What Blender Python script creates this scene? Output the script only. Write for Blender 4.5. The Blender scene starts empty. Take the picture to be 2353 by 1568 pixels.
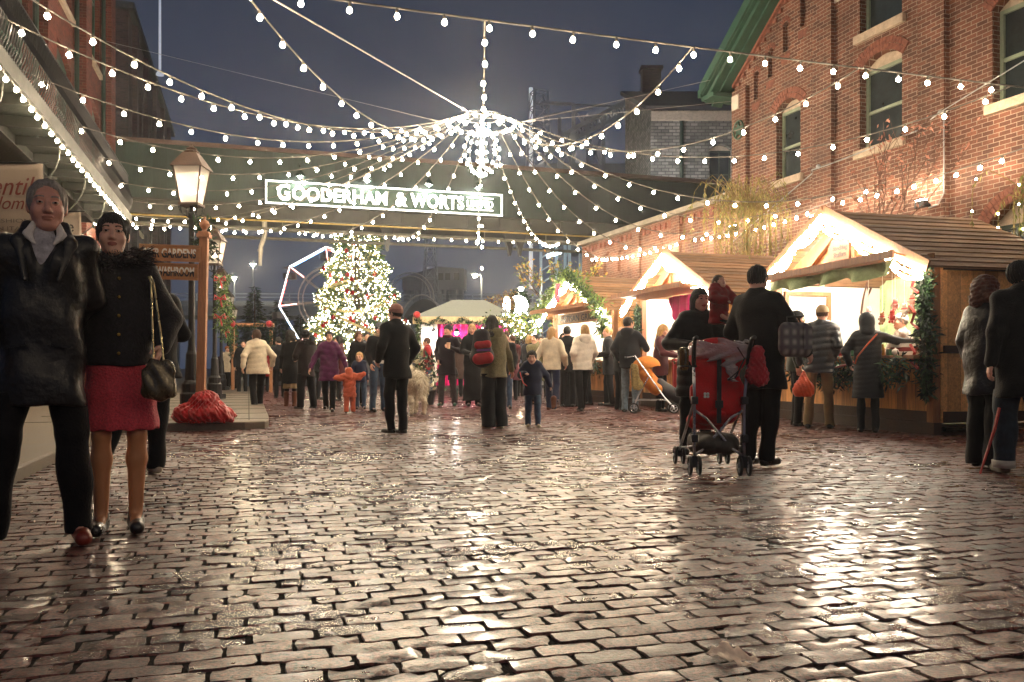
import bpy, math, random
import numpy as np
from mathutils import Vector, Matrix
R = math.radians
rng = random.Random(7)
nr = np.random.RandomState(11)
S = bpy.context.scene
COL = S.collection
F, CU, CV, HC = 1953.0, 1176.0, 845.0, 0.86     # measured camera: focal (px), centre column, horizon row, height

def W(u, v, Y):
    return ((u-CU)*Y/F, Y, HC+(CV-v)*Y/F)
def GX(u, Y):
    return (u-CU)*Y/F

# ------------------------------------------------------------------ objects
def link(name, me, parent=None, loc=None):
    o = bpy.data.objects.new(name, me); COL.objects.link(o)
    if parent is not None: o.parent = parent
    if loc is not None: o.location = loc
    return o
def tag(o, label=None, cat=None, group=None, kind=None):
    if label:
        o['label'] = label
        
    if cat: o['category'] = cat
    if group: o['group'] = group
    if kind: o['kind'] = kind
    return o
def empty(name, loc=(0, 0, 0), rz=0.0, sc=1.0, **kw):
    o = bpy.data.objects.new(name, None); COL.objects.link(o)
    o.location = loc; o.rotation_euler = (0, 0, rz); o.scale = (sc, sc, sc)
    o.empty_display_size = .2
    return tag(o, **kw)
def copy_tree(o, parent=None):
    c = o.copy(); COL.objects.link(c); c.parent = parent
    for ch in list(o.children): copy_tree(ch, c)
    return c

def frame_rz(d):          # rotation so local +X runs along d, local +Y is 90 deg left of it
    return math.atan2(d[1], d[0])

class MB:
    """collects shapes into ONE mesh"""
    def __init__(s): s.v = []; s.f = []; s.m = []; s.n = 0
    def add(s, vs, fs, mi=0):
        b = s.n; s.v.extend(vs); s.n += len(vs)
        s.f.extend([tuple(i+b for i in f) for f in fs]); s.m.extend([mi]*len(fs)); return s
    def box(s, lo, hi, mi=0):
        x0, y0, z0 = lo; x1, y1, z1 = hi
        vs = [(x0,y0,z0),(x1,y0,z0),(x1,y1,z0),(x0,y1,z0),(x0,y0,z1),(x1,y0,z1),(x1,y1,z1),(x0,y1,z1)]
        return s.add(vs, [(0,3,2,1),(4,5,6,7),(0,1,5,4),(1,2,6,5),(2,3,7,6),(3,0,4,7)], mi)
    def bar(s, a, b, w, h=None, up=(0,0,1), mi=0):
        """square bar from a to b"""
        h = h or w; a = Vector(a); b = Vector(b); d = (b-a).normalized(); u = Vector(up)
        if abs(d.dot(u)) > .98: u = Vector((0,1,0))
        x = d.cross(u).normalized(); y = x.cross(d).normalized()
        vs = []
        for p in (a, b):
            for sx, sy in ((-1,-1),(1,-1),(1,1),(-1,1)): vs.append(tuple(p+x*(sx*w/2)+y*(sy*h/2)))
        return s.add(vs, [(0,1,2,3),(7,6,5,4),(0,4,5,1),(1,5,6,2),(2,6,7,3),(3,7,4,0)], mi)
    def tube(s, pts, r, n=8, mi=0, cap=True, closed=False):
        pts = [Vector(p) for p in pts]; rr = r if isinstance(r, (list, tuple)) else [r]*len(pts)
        N = len(pts); vs = []; prev = None
        for i, p in enumerate(pts):
            if closed: d = (pts[(i+1) % N]-pts[i-1])
            else: d = (pts[min(i+1, N-1)]-pts[max(i-1, 0)])
            if d.length < 1e-9: d = Vector((0,0,1))
            d.normalize()
            if prev is None:
                u = Vector((0,0,1)) if abs(d.z) < .9 else Vector((1,0,0))
                x = d.cross(u).normalized()
            else:
                x = (prev-d*prev.dot(d))
                x = x.normalized() if x.length > 1e-6 else d.cross(Vector((0,0,1))).normalized()
            prev = x; y = d.cross(x)
            for k in range(n):
                a = 2*math.pi*k/n
                vs.append(tuple(p+(x*math.cos(a)+y*math.sin(a))*rr[i]))
        fs = []
        for i in range(N if closed else N-1):
            j = (i+1) % N
            for k in range(n):
                k2 = (k+1) % n
                fs.append((i*n+k, i*n+k2, j*n+k2, j*n+k))
        if cap and not closed:
            fs.append(tuple(range(n-1, -1, -1))); fs.append(tuple((N-1)*n+k for k in range(n)))
        return s.add(vs, fs, mi)
    def lathe(s, prof, n=16, c=(0,0,0), mi=0, sq=False):
        """prof: list of (r,z)"""
        vs = []; off = math.pi/4 if sq else 0; n = 4 if sq else n
        for r, z in prof:
            for k in range(n):
                a = 2*math.pi*k/n+off; q = r*(math.sqrt(2) if sq else 1)
                vs.append((c[0]+q*math.cos(a), c[1]+q*math.sin(a), c[2]+z))
        fs = []
        for i in range(len(prof)-1):
            for k in range(n):
                k2 = (k+1) % n
                fs.append((i*n+k, i*n+k2, (i+1)*n+k2, (i+1)*n+k))
        fs.append(tuple(range(n-1,-1,-1))); fs.append(tuple((len(prof)-1)*n+k for k in range(n)))
        return s.add(vs, fs, mi)
    def ball(s, c, r, n=10, m=7, mi=0, sc=(1,1,1)):
        vs = [(c[0], c[1], c[2]-r*sc[2])]
        for i in range(1, m):
            t = math.pi*i/m
            for k in range(n):
                a = 2*math.pi*k/n
                vs.append((c[0]+r*sc[0]*math.sin(t)*math.cos(a), c[1]+r*sc[1]*math.sin(t)*math.sin(a), c[2]-r*sc[2]*math.cos(t)))
        vs.append((c[0], c[1], c[2]+r*sc[2])); L = len(vs)-1
        fs = [(0, 1+(k+1)%n, 1+k) for k in range(n)]
        for i in range(m-2):
            for k in range(n):
                k2 = (k+1)%n; fs.append((1+i*n+k, 1+i*n+k2, 1+(i+1)*n+k2, 1+(i+1)*n+k))
        fs += [(L, 1+(m-2)*n+k, 1+(m-2)*n+(k+1)%n) for k in range(n)]
        return s.add(vs, fs, mi)
    def prism(s, poly, y0, y1, mi=0):
        """poly in (x,z), extruded along y"""
        n = len(poly)
        vs = [(x, y0, z) for x, z in poly]+[(x, y1, z) for x, z in poly]
        fs = [tuple(range(n)), tuple(range(2*n-1, n-1, -1))]+[(k, k+n, (k+1)%n+n, (k+1)%n) for k in range(n)]
        return s.add(vs, fs, mi)
    def slab(s, poly, z0, z1, mi=0):
        n = len(poly)
        vs = [(x, y, z0) for x, y in poly]+[(x, y, z1) for x, y in poly]
        fs = [tuple(range(n-1,-1,-1)), tuple(range(n, 2*n))]+[(k, (k+1)%n, (k+1)%n+n, k+n) for k in range(n)]
        return s.add(vs, fs, mi)
    def sheet(s, fn, nu, nv, mi=0):
        vs = [fn(i/nu, j/nv) for i in range(nu+1) for j in range(nv+1)]
        fs = [(i*(nv+1)+j, (i+1)*(nv+1)+j, (i+1)*(nv+1)+j+1, i*(nv+1)+j+1) for i in range(nu) for j in range(nv)]
        return s.add(vs, fs, mi)
    def build(s, name, mats, parent=None, loc=None, smooth=False, bevel=0, solid=0):
        me = bpy.data.meshes.new(name); me.from_pydata(s.v, [], s.f)
        if not isinstance(mats, (list, tuple)): mats = [mats]
        for m in mats: me.materials.append(m)
        if len(mats) > 1: me.polygons.foreach_set('material_index', s.m)
        if smooth: me.shade_smooth()
        o = link(name, me, parent, loc)
        if solid:
            q = o.modifiers.new('s', 'SOLIDIFY'); q.thickness = solid; q.offset = 0
        if bevel:
            q = o.modifiers.new('b', 'BEVEL'); q.width = bevel; q.segments = 2; q.limit_method = 'ANGLE'; q.angle_limit = R(50)
        return o

def quads_mesh(name, V, Q, mat, parent=None, mi=None, smooth=False):
    """numpy quads -> object"""
    me = bpy.data.meshes.new(name); V = np.asarray(V, np.float32); Q = np.asarray(Q, np.int32)
    k = Q.shape[1]
    me.vertices.add(len(V)); me.vertices.foreach_set('co', V.ravel())
    me.loops.add(Q.size); me.loops.foreach_set('vertex_index', Q.ravel())
    me.polygons.add(len(Q)); me.polygons.foreach_set('loop_start', np.arange(0, Q.size, k, dtype=np.int32))
    me.polygons.foreach_set('loop_total', np.full(len(Q), k, np.int32))
    ms = mat if isinstance(mat, (list, tuple)) else [mat]
    for m in ms: me.materials.append(m)
    if mi is not None: me.polygons.foreach_set('material_index', np.asarray(mi, np.int32))
    me.update(calc_edges=True); me.validate()
    if smooth: me.shade_smooth()
    return link(name, me, parent)

# ------------------------------------------------------------------ materials
MATS = {}
def rgb(h):
    """sRGB hex -> linear"""
    h = h.lstrip('#'); c = [int(h[i:i+2], 16)/255 for i in (0, 2, 4)]
    return tuple(x/12.92 if x <= .04045 else ((x+.055)/1.055)**2.4 for x in c)
def nodes(name):
    m = bpy.data.materials.new(name); m.use_nodes = True
    nt = m.node_tree; nt.nodes.clear()
    o = nt.nodes.new('ShaderNodeOutputMaterial'); p = nt.nodes.new('ShaderNodeBsdfPrincipled')
    nt.links.new(p.outputs[0], o.inputs[0])
    return m, nt, p
def N(nt, t, **kw):
    n = nt.nodes.new(t)
    for k, v in kw.items(): setattr(n, k, v)
    return n
def ramp(nt, pts, fac):
    r = nt.nodes.new('ShaderNodeValToRGB'); e = r.color_ramp.elements
    while len(e) < len(pts): e.new(.5)
    for q, (p, c) in zip(e, pts):
        q.position = p; q.color = tuple(c)+(1,) if not isinstance(c, (int, float)) else (c, c, c, 1)
    nt.links.new(fac, r.inputs[0]); return r.outputs[0]
def mat(name, col, rough=.6, metal=0.0, var=.22, scale=6.0, bump=.15, bscale=None, coat=0.0, spec=.5, stretch=(1,1,1), sheen=0.0, detail=6.0, trans=0.0):
    if name in MATS: return MATS[name]
    m, nt, p = nodes(name); L = nt.links
    tc = N(nt, 'ShaderNodeTexCoord'); mp = N(nt, 'ShaderNodeMapping'); mp.inputs['Scale'].default_value = stretch
    L.new(tc.outputs['Object'], mp.inputs[0])
    a = N(nt, 'ShaderNodeTexNoise'); a.inputs['Scale'].default_value = scale; a.inputs['Detail'].default_value = detail; a.inputs['Roughness'].default_value = .65
    L.new(mp.outputs[0], a.inputs['Vector'])
    lo = tuple(c*(1-var) for c in col); hi = tuple(min(1, c*(1+var)) for c in col)
    L.new(ramp(nt, [(.3, lo), (.7, hi)], a.outputs[0]), p.inputs['Base Color'])
    r2 = ramp(nt, [(.3, max(0, rough-.09)), (.7, min(1, rough+.09))], a.outputs[0]); L.new(r2, p.inputs['Roughness'])
    p.inputs['Metallic'].default_value = metal
    p.inputs['Specular IOR Level'].default_value = spec
    if coat: p.inputs['Coat Weight'].default_value = coat; p.inputs['Coat Roughness'].default_value = .15
    if sheen: p.inputs['Sheen Weight'].default_value = sheen
    if trans: p.inputs['Transmission Weight'].default_value = trans
    if bump:
        b = N(nt, 'ShaderNodeTexNoise'); b.inputs['Scale'].default_value = bscale or scale*6; b.inputs['Detail'].default_value = 5
        L.new(mp.outputs[0], b.inputs['Vector'])
        bn = N(nt, 'ShaderNodeBump'); bn.inputs['Strength'].default_value = bump; bn.inputs['Distance'].default_value = .02
        L.new(b.outputs[0], bn.inputs['Height']); L.new(bn.outputs[0], p.inputs['Normal'])
    MATS[name] = m; return m
def emis(name, col, strength, light=True):
    if name in MATS: return MATS[name]
    m, nt, p = nodes(name)
    p.inputs['Base Color'].default_value = (*col, 1); p.inputs['Roughness'].default_value = .3
    p.inputs['Emission Color'].default_value = (*col, 1); p.inputs['Emission Strength'].default_value = strength
    if not light: m.cycles.emission_sampling = 'NONE'
    MATS[name] = m; return m
def brick_mat(name, c1, c2, mortar, bw=.215, bh=.075, ms=.012, dirt=.5, rough=.8, bump=.6, offset=.5, msm=.1):
    """bricks laid in the local XZ plane; returns (facing y) use y instead of x"""
    if name in MATS: return MATS[name]
    m, nt, p = nodes(name); L = nt.links
    tc = N(nt, 'ShaderNodeTexCoord'); sep = N(nt, 'ShaderNodeSeparateXYZ'); L.new(tc.outputs['Object'], sep.inputs[0])
    add = N(nt, 'ShaderNodeMath', operation='ADD'); L.new(sep.outputs[0], add.inputs[0]); L.new(sep.outputs[1], add.inputs[1])
    cmb = N(nt, 'ShaderNodeCombineXYZ'); L.new(add.outputs[0], cmb.inputs[0]); L.new(sep.outputs[2], cmb.inputs[1])
    # slight wobble
    nz = N(nt, 'ShaderNodeTexNoise'); nz.inputs['Scale'].default_value = 3.0; L.new(tc.outputs['Object'], nz.inputs['Vector'])
    vs = N(nt, 'ShaderNodeVectorMath', operation='MULTIPLY_ADD'); L.new(nz.outputs['Color'], vs.inputs[0]); vs.inputs[1].default_value = (.02, .012, 0); L.new(cmb.outputs[0], vs.inputs[2])
    b = N(nt, 'ShaderNodeTexBrick'); L.new(vs.outputs[0], b.inputs['Vector'])
    b.offset = offset; b.inputs['Scale'].default_value = 1; b.inputs['Brick Width'].default_value = bw; b.inputs['Row Height'].default_value = bh
    b.inputs['Mortar Size'].default_value = ms/2; b.inputs['Mortar Smooth'].default_value = msm; b.inputs['Bias'].default_value = -.1
    b.inputs['Color1'].default_value = (*c1, 1); b.inputs['Color2'].default_value = (*c2, 1); b.inputs['Mortar'].default_value = (*mortar, 1)
    big = N(nt, 'ShaderNodeTexNoise'); big.inputs['Scale'].default_value = 1.1; big.inputs['Detail'].default_value = 8; big.inputs['Roughness'].default_value = .7; L.new(tc.outputs['Object'], big.inputs['Vector'])
    fine = N(nt, 'ShaderNodeTexNoise'); fine.inputs['Scale'].default_value = 45; fine.inputs['Detail'].default_value = 4; L.new(tc.outputs['Object'], fine.inputs['Vector'])
    f1 = ramp(nt, [(.3, 1-dirt), (.65, 1.0)], big.outputs[0]); f2 = ramp(nt, [(.3, .72), (.7, 1.12)], fine.outputs[0])
    mx = N(nt, 'ShaderNodeMix', data_type='RGBA', blend_type='MULTIPLY'); mx.inputs[0].default_value = 1; L.new(b.outputs['Color'], mx.inputs[6]); L.new(f1, mx.inputs[7])
    m2 = N(nt, 'ShaderNodeMix', data_type='RGBA', blend_type='MULTIPLY'); m2.inputs[0].default_value = 1; L.new(mx.outputs[2], m2.inputs[6]); L.new(f2, m2.inputs[7])
    L.new(m2.outputs[2], p.inputs['Base Color']); p.inputs['Roughness'].default_value = rough
    hh = N(nt, 'ShaderNodeMath', operation='MULTIPLY_ADD'); L.new(b.outputs['Fac'], hh.inputs[0]); hh.inputs[1].default_value = -1.0; L.new(fine.outputs[0], hh.inputs[2])
    bn = N(nt, 'ShaderNodeBump'); bn.inputs['Strength'].default_value = bump; bn.inputs['Distance'].default_value = .012
    L.new(hh.outputs[0], bn.inputs['Height']); L.new(bn.outputs[0], p.inputs['Normal'])
    MATS[name] = m; return m
def plank_mat(name, col, pitch=.14, axis=0, dark=.35, var=.3, rough=.65, gap=.06):
    """boards with seams repeating along local axis (0=x,1=y,2=z), grain along the others"""
    if name in MATS: return MATS[name]
    m, nt, p = nodes(name); L = nt.links
    tc = N(nt, 'ShaderNodeTexCoord'); sep = N(nt, 'ShaderNodeSeparateXYZ'); L.new(tc.outputs['Object'], sep.inputs[0])
    if axis == 3:
        ad = N(nt, 'ShaderNodeMath', operation='ADD'); L.new(sep.outputs[0], ad.inputs[0]); L.new(sep.outputs[1], ad.inputs[1]); src = ad.outputs[0]
    else: src = sep.outputs[axis]
    dv = N(nt, 'ShaderNodeMath', operation='DIVIDE'); L.new(src, dv.inputs[0]); dv.inputs[1].default_value = pitch
    fr = N(nt, 'ShaderNodeMath', operation='FRACT'); L.new(dv.outputs[0], fr.inputs[0])
    fl = N(nt, 'ShaderNodeMath', operation='FLOOR'); L.new(dv.outputs[0], fl.inputs[0])
    wn = N(nt, 'ShaderNodeTexWhiteNoise', noise_dimensions='1D'); L.new(fl.outputs[0], wn.inputs['W'])
    mp = N(nt, 'ShaderNodeMapping'); sc = [12, 12, 12]
    if axis in (0, 3): sc = [14, 14, 1.6]
    elif axis == 1: sc = [1.6, 16, 16]
    else: sc = [1.6, 1.6, 18]
    mp.inputs['Scale'].default_value = sc; L.new(tc.outputs['Object'], mp.inputs[0])
    g = N(nt, 'ShaderNodeTexNoise'); g.inputs['Scale'].default_value = 1.6; g.inputs['Detail'].default_value = 8; g.inputs['Distortion'].default_value = 1.2; L.new(mp.outputs[0], g.inputs['Vector'])
    lo = tuple(c*(1-var) for c in col); hi = tuple(min(1, c*(1+var)) for c in col)
    c1 = ramp(nt, [(.3, lo), (.7, hi)], g.outputs[0]); f1 = ramp(nt, [(0, .72), (1, 1.15)], wn.outputs[0])
    seam = ramp(nt, [(0, dark), (gap, 1), (1-gap*.3, 1), (1, dark)], fr.outputs[0])
    mx = N(nt, 'ShaderNodeMix', data_type='RGBA', blend_type='MULTIPLY'); mx.inputs[0].default_value = 1; L.new(c1, mx.inputs[6]); L.new(f1, mx.inputs[7])
    m2 = N(nt, 'ShaderNodeMix', data_type='RGBA', blend_type='MULTIPLY'); m2.inputs[0].default_value = 1; L.new(mx.outputs[2], m2.inputs[6]); L.new(seam, m2.inputs[7])
    L.new(m2.outputs[2], p.inputs['Base Color']); p.inputs['Roughness'].default_value = rough
    ad2 = N(nt, 'ShaderNodeMath', operation='MULTIPLY_ADD'); L.new(g.outputs[0], ad2.inputs[0]); ad2.inputs[1].default_value = .25; L.new(seam, ad2.inputs[2])
    bn = N(nt, 'ShaderNodeBump'); bn.inputs['Strength'].default_value = .5; bn.inputs['Distance'].default_value = .01
    L.new(ad2.outputs[0], bn.inputs['Height']); L.new(bn.outputs[0], p.inputs['Normal'])
    MATS[name] = m; return m

# ------------------------------------------------------------------ implicit surfaces (continuous organic bodies)
def _seg(P, a, b, ra, rb, fl):
    a = np.array(a, np.float32); b = np.array(b, np.float32); q = P
    if fl is not None:
        s = np.array(fl, np.float32); a = a/s; b = b/s; q = P/s
    d = b-a; L = float(d@d)
    w = q-a
    t = np.clip((w@d)/max(L, 1e-9), 0, 1)
    r = ra+(rb-ra)*t
    w = w-t[..., None]*d
    D = np.sqrt(np.einsum('...i,...i', w, w))-r
    return D*(min(fl) if fl is not None else 1)
def _ell(P, c, r, rz=0.0, rx=0.0):
    w = P-np.array(c, np.float32)
    if rz:
        cs, sn = math.cos(-rz), math.sin(-rz); x = w[..., 0]*cs-w[..., 1]*sn; y = w[..., 0]*sn+w[..., 1]*cs; w = np.stack([x, y, w[..., 2]], -1)
    if rx:
        cs, sn = math.cos(-rx), math.sin(-rx); y = w[..., 1]*cs-w[..., 2]*sn; z = w[..., 1]*sn+w[..., 2]*cs; w = np.stack([w[..., 0], y, z], -1)
    r = np.array(r, np.float32); k0 = np.sqrt(((w/r)**2).sum(-1)); k1 = np.sqrt(((w/(r*r))**2).sum(-1))+1e-9
    return k0*(k0-1)/k1
def sdf_mesh(prims, res, noise=None, pad=.03):
    """prims: ('c',a,b,ra,rb[,flat]) ('e',c,r[,rz,rx]) with optional dict: k smooth, op 'u'/'s'/'x'; ('p',n,d) keeps n.p<=d. -> verts, quads"""
    lo = np.array([1e9]*3); hi = -lo
    for p in prims:
        if p[-1].get('op', 'u') != 'u' or p[0] == 'p': continue
        if p[0] == 'c':
            fl = np.array(p[5] if len(p) > 6 and p[5] is not None else (1, 1, 1))
            for q, r in ((p[1], p[3]), (p[2], p[4])):
                lo = np.minimum(lo, np.array(q)-r*fl); hi = np.maximum(hi, np.array(q)+r*fl)
        else:
            rr = max(p[2]) if len(p) > 4 else np.array(p[2])
            lo = np.minimum(lo, np.array(p[1])-rr); hi = np.maximum(hi, np.array(p[1])+rr)
    lo -= pad; hi += pad; n = np.ceil((hi-lo)/res).astype(int)+1
    ax = [lo[i]+res*np.arange(n[i], dtype=np.float32) for i in range(3)]
    P = np.stack(np.meshgrid(*ax, indexing='ij'), -1).astype(np.float32)
    f = None
    for p in prims:
        o = p[-1]; k = o.get('k', .03); op = o.get('op', 'u')
        if p[0] == 'c': d = _seg(P, p[1], p[2], p[3], p[4], p[5] if len(p) > 6 else None)
        elif p[0] == 'e': d = _ell(P, p[1], p[2], *(p[3:5] if len(p) > 4 else ()))
        elif p[0] == 'p':
            nn = np.array(p[1], np.float32); f = np.maximum(f, P@nn-p[2]); continue
        if f is None: f = d; continue
        if op == 'u':
            h = np.clip(.5+.5*(d-f)/k, 0, 1); f = d*(1-h)+f*h-k*h*(1-h)
        elif op == 's':
            h = np.clip(.5-.5*(f+d)/k, 0, 1); f = f*(1-h)-d*h+k*h*(1-h)
        elif op == 'x': f = np.maximum(f, d)
    if noise is not None: f = f+noise(P)
    f[0] = f[-1] = 1; f[:, 0] = f[:, -1] = 1; f[:, :, 0] = f[:, :, -1] = 1
    return snets(f, lo, res)
def snets(f, lo, res):
    sx, sy, sz = f.shape; ins = f < 0
    cs = (sx-1, sy-1, sz-1)
    acc = np.zeros(cs+(3,), np.float32); cnt = np.zeros(cs, np.float32)
    I = np.indices(cs).astype(np.float32)
    for ax in range(3):
        for o1 in (0, 1):
            for o2 in (0, 1):
                off = [0, 0, 0]; oth = [a for a in range(3) if a != ax]; off[oth[0]] = o1; off[oth[1]] = o2
                s0 = tuple(slice(off[a], off[a]+cs[a]) for a in range(3)); off2 = list(off); off2[ax] += 1
                s1 = tuple(slice(off2[a], off2[a]+cs[a]) for a in range(3))
                f0 = f[s0]; f1 = f[s1]; c = (f0 < 0) != (f1 < 0)
                t = np.where(c, f0/np.where(c, f0-f1, 1), 0)
                for a in range(3): acc[..., a] += np.where(c, off[a]+(t if a == ax else 0), 0)
                cnt += c
    act = cnt > 0; idx = np.full(cs, -1, np.int64); idx[act] = np.arange(act.sum())
    V = np.stack([I[a][act]+acc[..., a][act]/cnt[act] for a in range(3)], -1)*res+np.array(lo, np.float32)
    Q = []
    for ax in range(3):
        o = [a for a in range(3) if a != ax]
        sl0 = [slice(1, -1)]*3; sl1 = [slice(1, -1)]*3; sl0[ax] = slice(0, -1); sl1[ax] = slice(1, None)
        a0 = ins[tuple(sl0)]; a1 = ins[tuple(sl1)]; c = a0 != a1
        w = np.argwhere(c); flip = a0[c]
        base = w.copy(); base[:, o[0]] += 1; base[:, o[1]] += 1
        def cell(d0, d1):
            b = base.copy(); b[:, o[0]] -= d0; b[:, o[1]] -= d1
            return idx[b[:, 0], b[:, 1], b[:, 2]]
        q = np.stack([cell(1, 1), cell(0, 1), cell(0, 0), cell(1, 0)], -1)
        if ax == 1: flip = ~flip
        q[~flip] = q[~flip][:, ::-1]; Q.append(q)
    return V, np.concatenate(Q)
def fold_noise(amp, fz=9.0, fa=6.0, seed=0.0):
    def g(P):
        x, y, z = P[..., 0], P[..., 1], P[..., 2]
        return amp*(np.sin(z*fz*3+x*7+seed+2*np.sin(y*11+seed))*.5+np.sin(x*fa*6+z*5+seed*2)*.35+np.sin(y*fa*5-z*9+seed)*.3)
    return g
def sdf_obj(name, prims, res, m, parent=None, noise=None, sub=0):
    V, Q = sdf_mesh(prims, res, noise)
    o = quads_mesh(name, V, Q, m, parent, smooth=True)
    return o
# ------------------------------------------------------------------ camera, world
cam = bpy.data.cameras.new('camera'); co = bpy.data.objects.new('camera', cam); COL.objects.link(co)
co.location = (0, 0, HC); co.rotation_euler = (R(90), 0, 0)
cam.sensor_width = 36; cam.lens = 36*F/2353; cam.shift_y = (CV-784)/2353; cam.clip_end = 2000; cam.clip_start = .05
S.camera = co
S.view_settings.view_transform = 'Standard'; S.view_settings.look = 'None'; S.view_settings.gamma = 1
S.view_settings.exposure = 0.28
w = bpy.data.worlds.new('World'); S.world = w; w.use_nodes = True; nt = w.node_tree; bg = nt.nodes['Background']
tc = nt.nodes.new('ShaderNodeTexCoord'); sp = nt.nodes.new('ShaderNodeSeparateXYZ'); nt.links.new(tc.outputs['Generated'], sp.inputs[0])
nz = nt.nodes.new('ShaderNodeTexNoise'); nz.inputs['Scale'].default_value = 2.2; nz.inputs['Detail'].default_value = 5; nt.links.new(tc.outputs['Generated'], nz.inputs['Vector'])
ma = nt.nodes.new('ShaderNodeMath'); ma.operation = 'MULTIPLY_ADD'; nt.links.new(nz.outputs[0], ma.inputs[0]); ma.inputs[1].default_value = .22; nt.links.new(sp.outputs[2], ma.inputs[2])
c = ramp(nt, [(0.0, (.036, .050, .092)), (.14, (.048, .064, .110)), (.30, (.036, .050, .088)), (.5, (.025, .037, .066)), (1.0, (.020, .030, .054))], ma.outputs[0])
mb_ = nt.nodes.new('ShaderNodeMath'); mb_.operation = 'MULTIPLY_ADD'; nt.links.new(sp.outputs[1], mb_.inputs[0]); mb_.inputs[1].default_value = -.4; mb_.inputs[2].default_value = 1.0  # sky raised behind the camera, added as fill on faces
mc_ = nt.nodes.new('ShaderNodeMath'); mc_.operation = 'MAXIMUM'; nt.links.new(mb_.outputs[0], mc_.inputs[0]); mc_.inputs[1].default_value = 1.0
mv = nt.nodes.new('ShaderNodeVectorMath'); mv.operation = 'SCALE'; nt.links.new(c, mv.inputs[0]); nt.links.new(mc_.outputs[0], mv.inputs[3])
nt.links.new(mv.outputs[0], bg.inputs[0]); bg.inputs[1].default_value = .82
S.cycles.use_denoising = True
S.cycles.max_bounces = 6; S.cycles.diffuse_bounces = 3; S.cycles.glossy_bounces = 3; S.cycles.transmission_bounces = 4; S.cycles.transparent_max_bounces = 8
S.cycles.sample_clamp_indirect = 6.0; S.cycles.sample_clamp_direct = 0
S.cycles.use_light_tree = True; S.cycles.caustics_reflective = False; S.cycles.caustics_refractive = False
S.cycles.use_adaptive_sampling = True; S.cycles.adaptive_threshold = .01

TH = math.atan(.31); E1 = np.array([-math.sin(TH), math.cos(TH)]); E2 = np.array([math.cos(TH), math.sin(TH)])

# ------------------------------------------------------------------ common materials
m_redbrick = brick_mat('red_brick', rgb('8c5842'), rgb('5f392e'), rgb('bca896'), dirt=.62)
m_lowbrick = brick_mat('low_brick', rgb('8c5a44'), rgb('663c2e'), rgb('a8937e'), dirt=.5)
m_leftbrick = brick_mat('left_brick', rgb('7e3a2c'), rgb('56251e'), rgb('7d5a4a'), dirt=.35)
m_darkbrick = brick_mat('dark_brick', rgb('5d4248'), rgb('43303a'), rgb('54484e'), dirt=.4)
m_stone = brick_mat('grey_stone', rgb('aaa69e'), rgb('6e6c68'), rgb('55534f'), bw=.36, bh=.16, ms=.035, dirt=.5, bump=1.0)
m_green = mat('green_paint', rgb('2e5042'), .45, var=.25, scale=3, bump=.1)
m_frame = mat('pale_green_frame', rgb('86937e'), .5, var=.15, scale=4); m_dkgreen = mat('dark_green_paint', rgb('26382f'), .5, var=.3, scale=3)
m_glass = mat('dark_glass', (.03, .04, .045), .06, var=.3, bump=.03, scale=2, spec=.8)
m_sill = mat('limestone', rgb('b8a894'), .8, var=.25, scale=8, bump=.5)
m_slate = mat('slate_roof', rgb('2b2f3c'), .7, var=.3, scale=5, bump=.4)
m_iron = mat('black_iron', (.012, .012, .014), .4, metal=.3, var=.3, scale=9, bump=.1)
m_steel = mat('galvanised_steel', (.45, .47, .5), .4, metal=.8, var=.2, scale=8)
m_conc = mat('sidewalk_concrete', rgb('756b5e'), .55, var=.28, scale=2.5, bump=.35, bscale=60)
m_wood = mat('warm_timber', rgb('a87850'), .6, var=.3, scale=5, stretch=(1, 1, 1), bump=.3)
m_voussoir = mat('arch_brick', rgb('835040'), .8, var=.4, scale=14, bump=.5, bscale=50)

# ------------------------------------------------------------------ ground + brick paving
def side_poly():
    # kerb line of the left sidewalk with its bump-out at the lamp posts
    a = lambda k, Y: (k-.31*Y, Y)
    return [(-16, -2), a(-1.76, 2), a(-1.76, 11.35), (-3.72, 11.85), (-3.5, 12.05), (-3.52, 12.3), a(.32, 13.5), a(.32, 50), (-60, 50), (-60, -2)]
def pip(x, y, poly):
    n = len(poly); ins = np.zeros(x.shape, bool); j = n-1
    for i in range(n):
        xi, yi = poly[i]; xj, yj = poly[j]
        c = ((yi > y) != (yj > y)) & (x < (xj-xi)*(y-yi)/(yj-yi+1e-12)+xi); ins ^= c; j = i
    return ins
SP = side_poly()
m, nt, p = nodes('ground_soil'); L = nt.links     # dark bed between bricks, brick pattern far away
tc = N(nt, 'ShaderNodeTexCoord'); mp = N(nt, 'ShaderNodeMapping'); mp.inputs['Rotation'].default_value = (0, 0, -TH); L.new(tc.outputs['Object'], mp.inputs[0])
b = N(nt, 'ShaderNodeTexBrick'); b.inputs['Scale'].default_value = 1; b.inputs['Brick Width'].default_value = .21; b.inputs['Row Height'].default_value = .105; b.inputs['Mortar Size'].default_value = .008
b.inputs['Color1'].default_value = (.09, .05, .04, 1); b.inputs['Color2'].default_value = (.045, .03, .028, 1); b.inputs['Mortar'].default_value = (.012, .01, .01, 1); L.new(mp.outputs[0], b.inputs['Vector'])
L.new(b.outputs[0], p.inputs['Base Color']); p.inputs['Roughness'].default_value = .45
m_bed = m
o = MB().add([(-400, -20, -.03), (400, -20, -.03), (400, 600, -.03), (-400, 600, -.03)], [(0, 1, 2, 3)]).build('ground', m_bed); tag(o, kind='structure')

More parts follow.
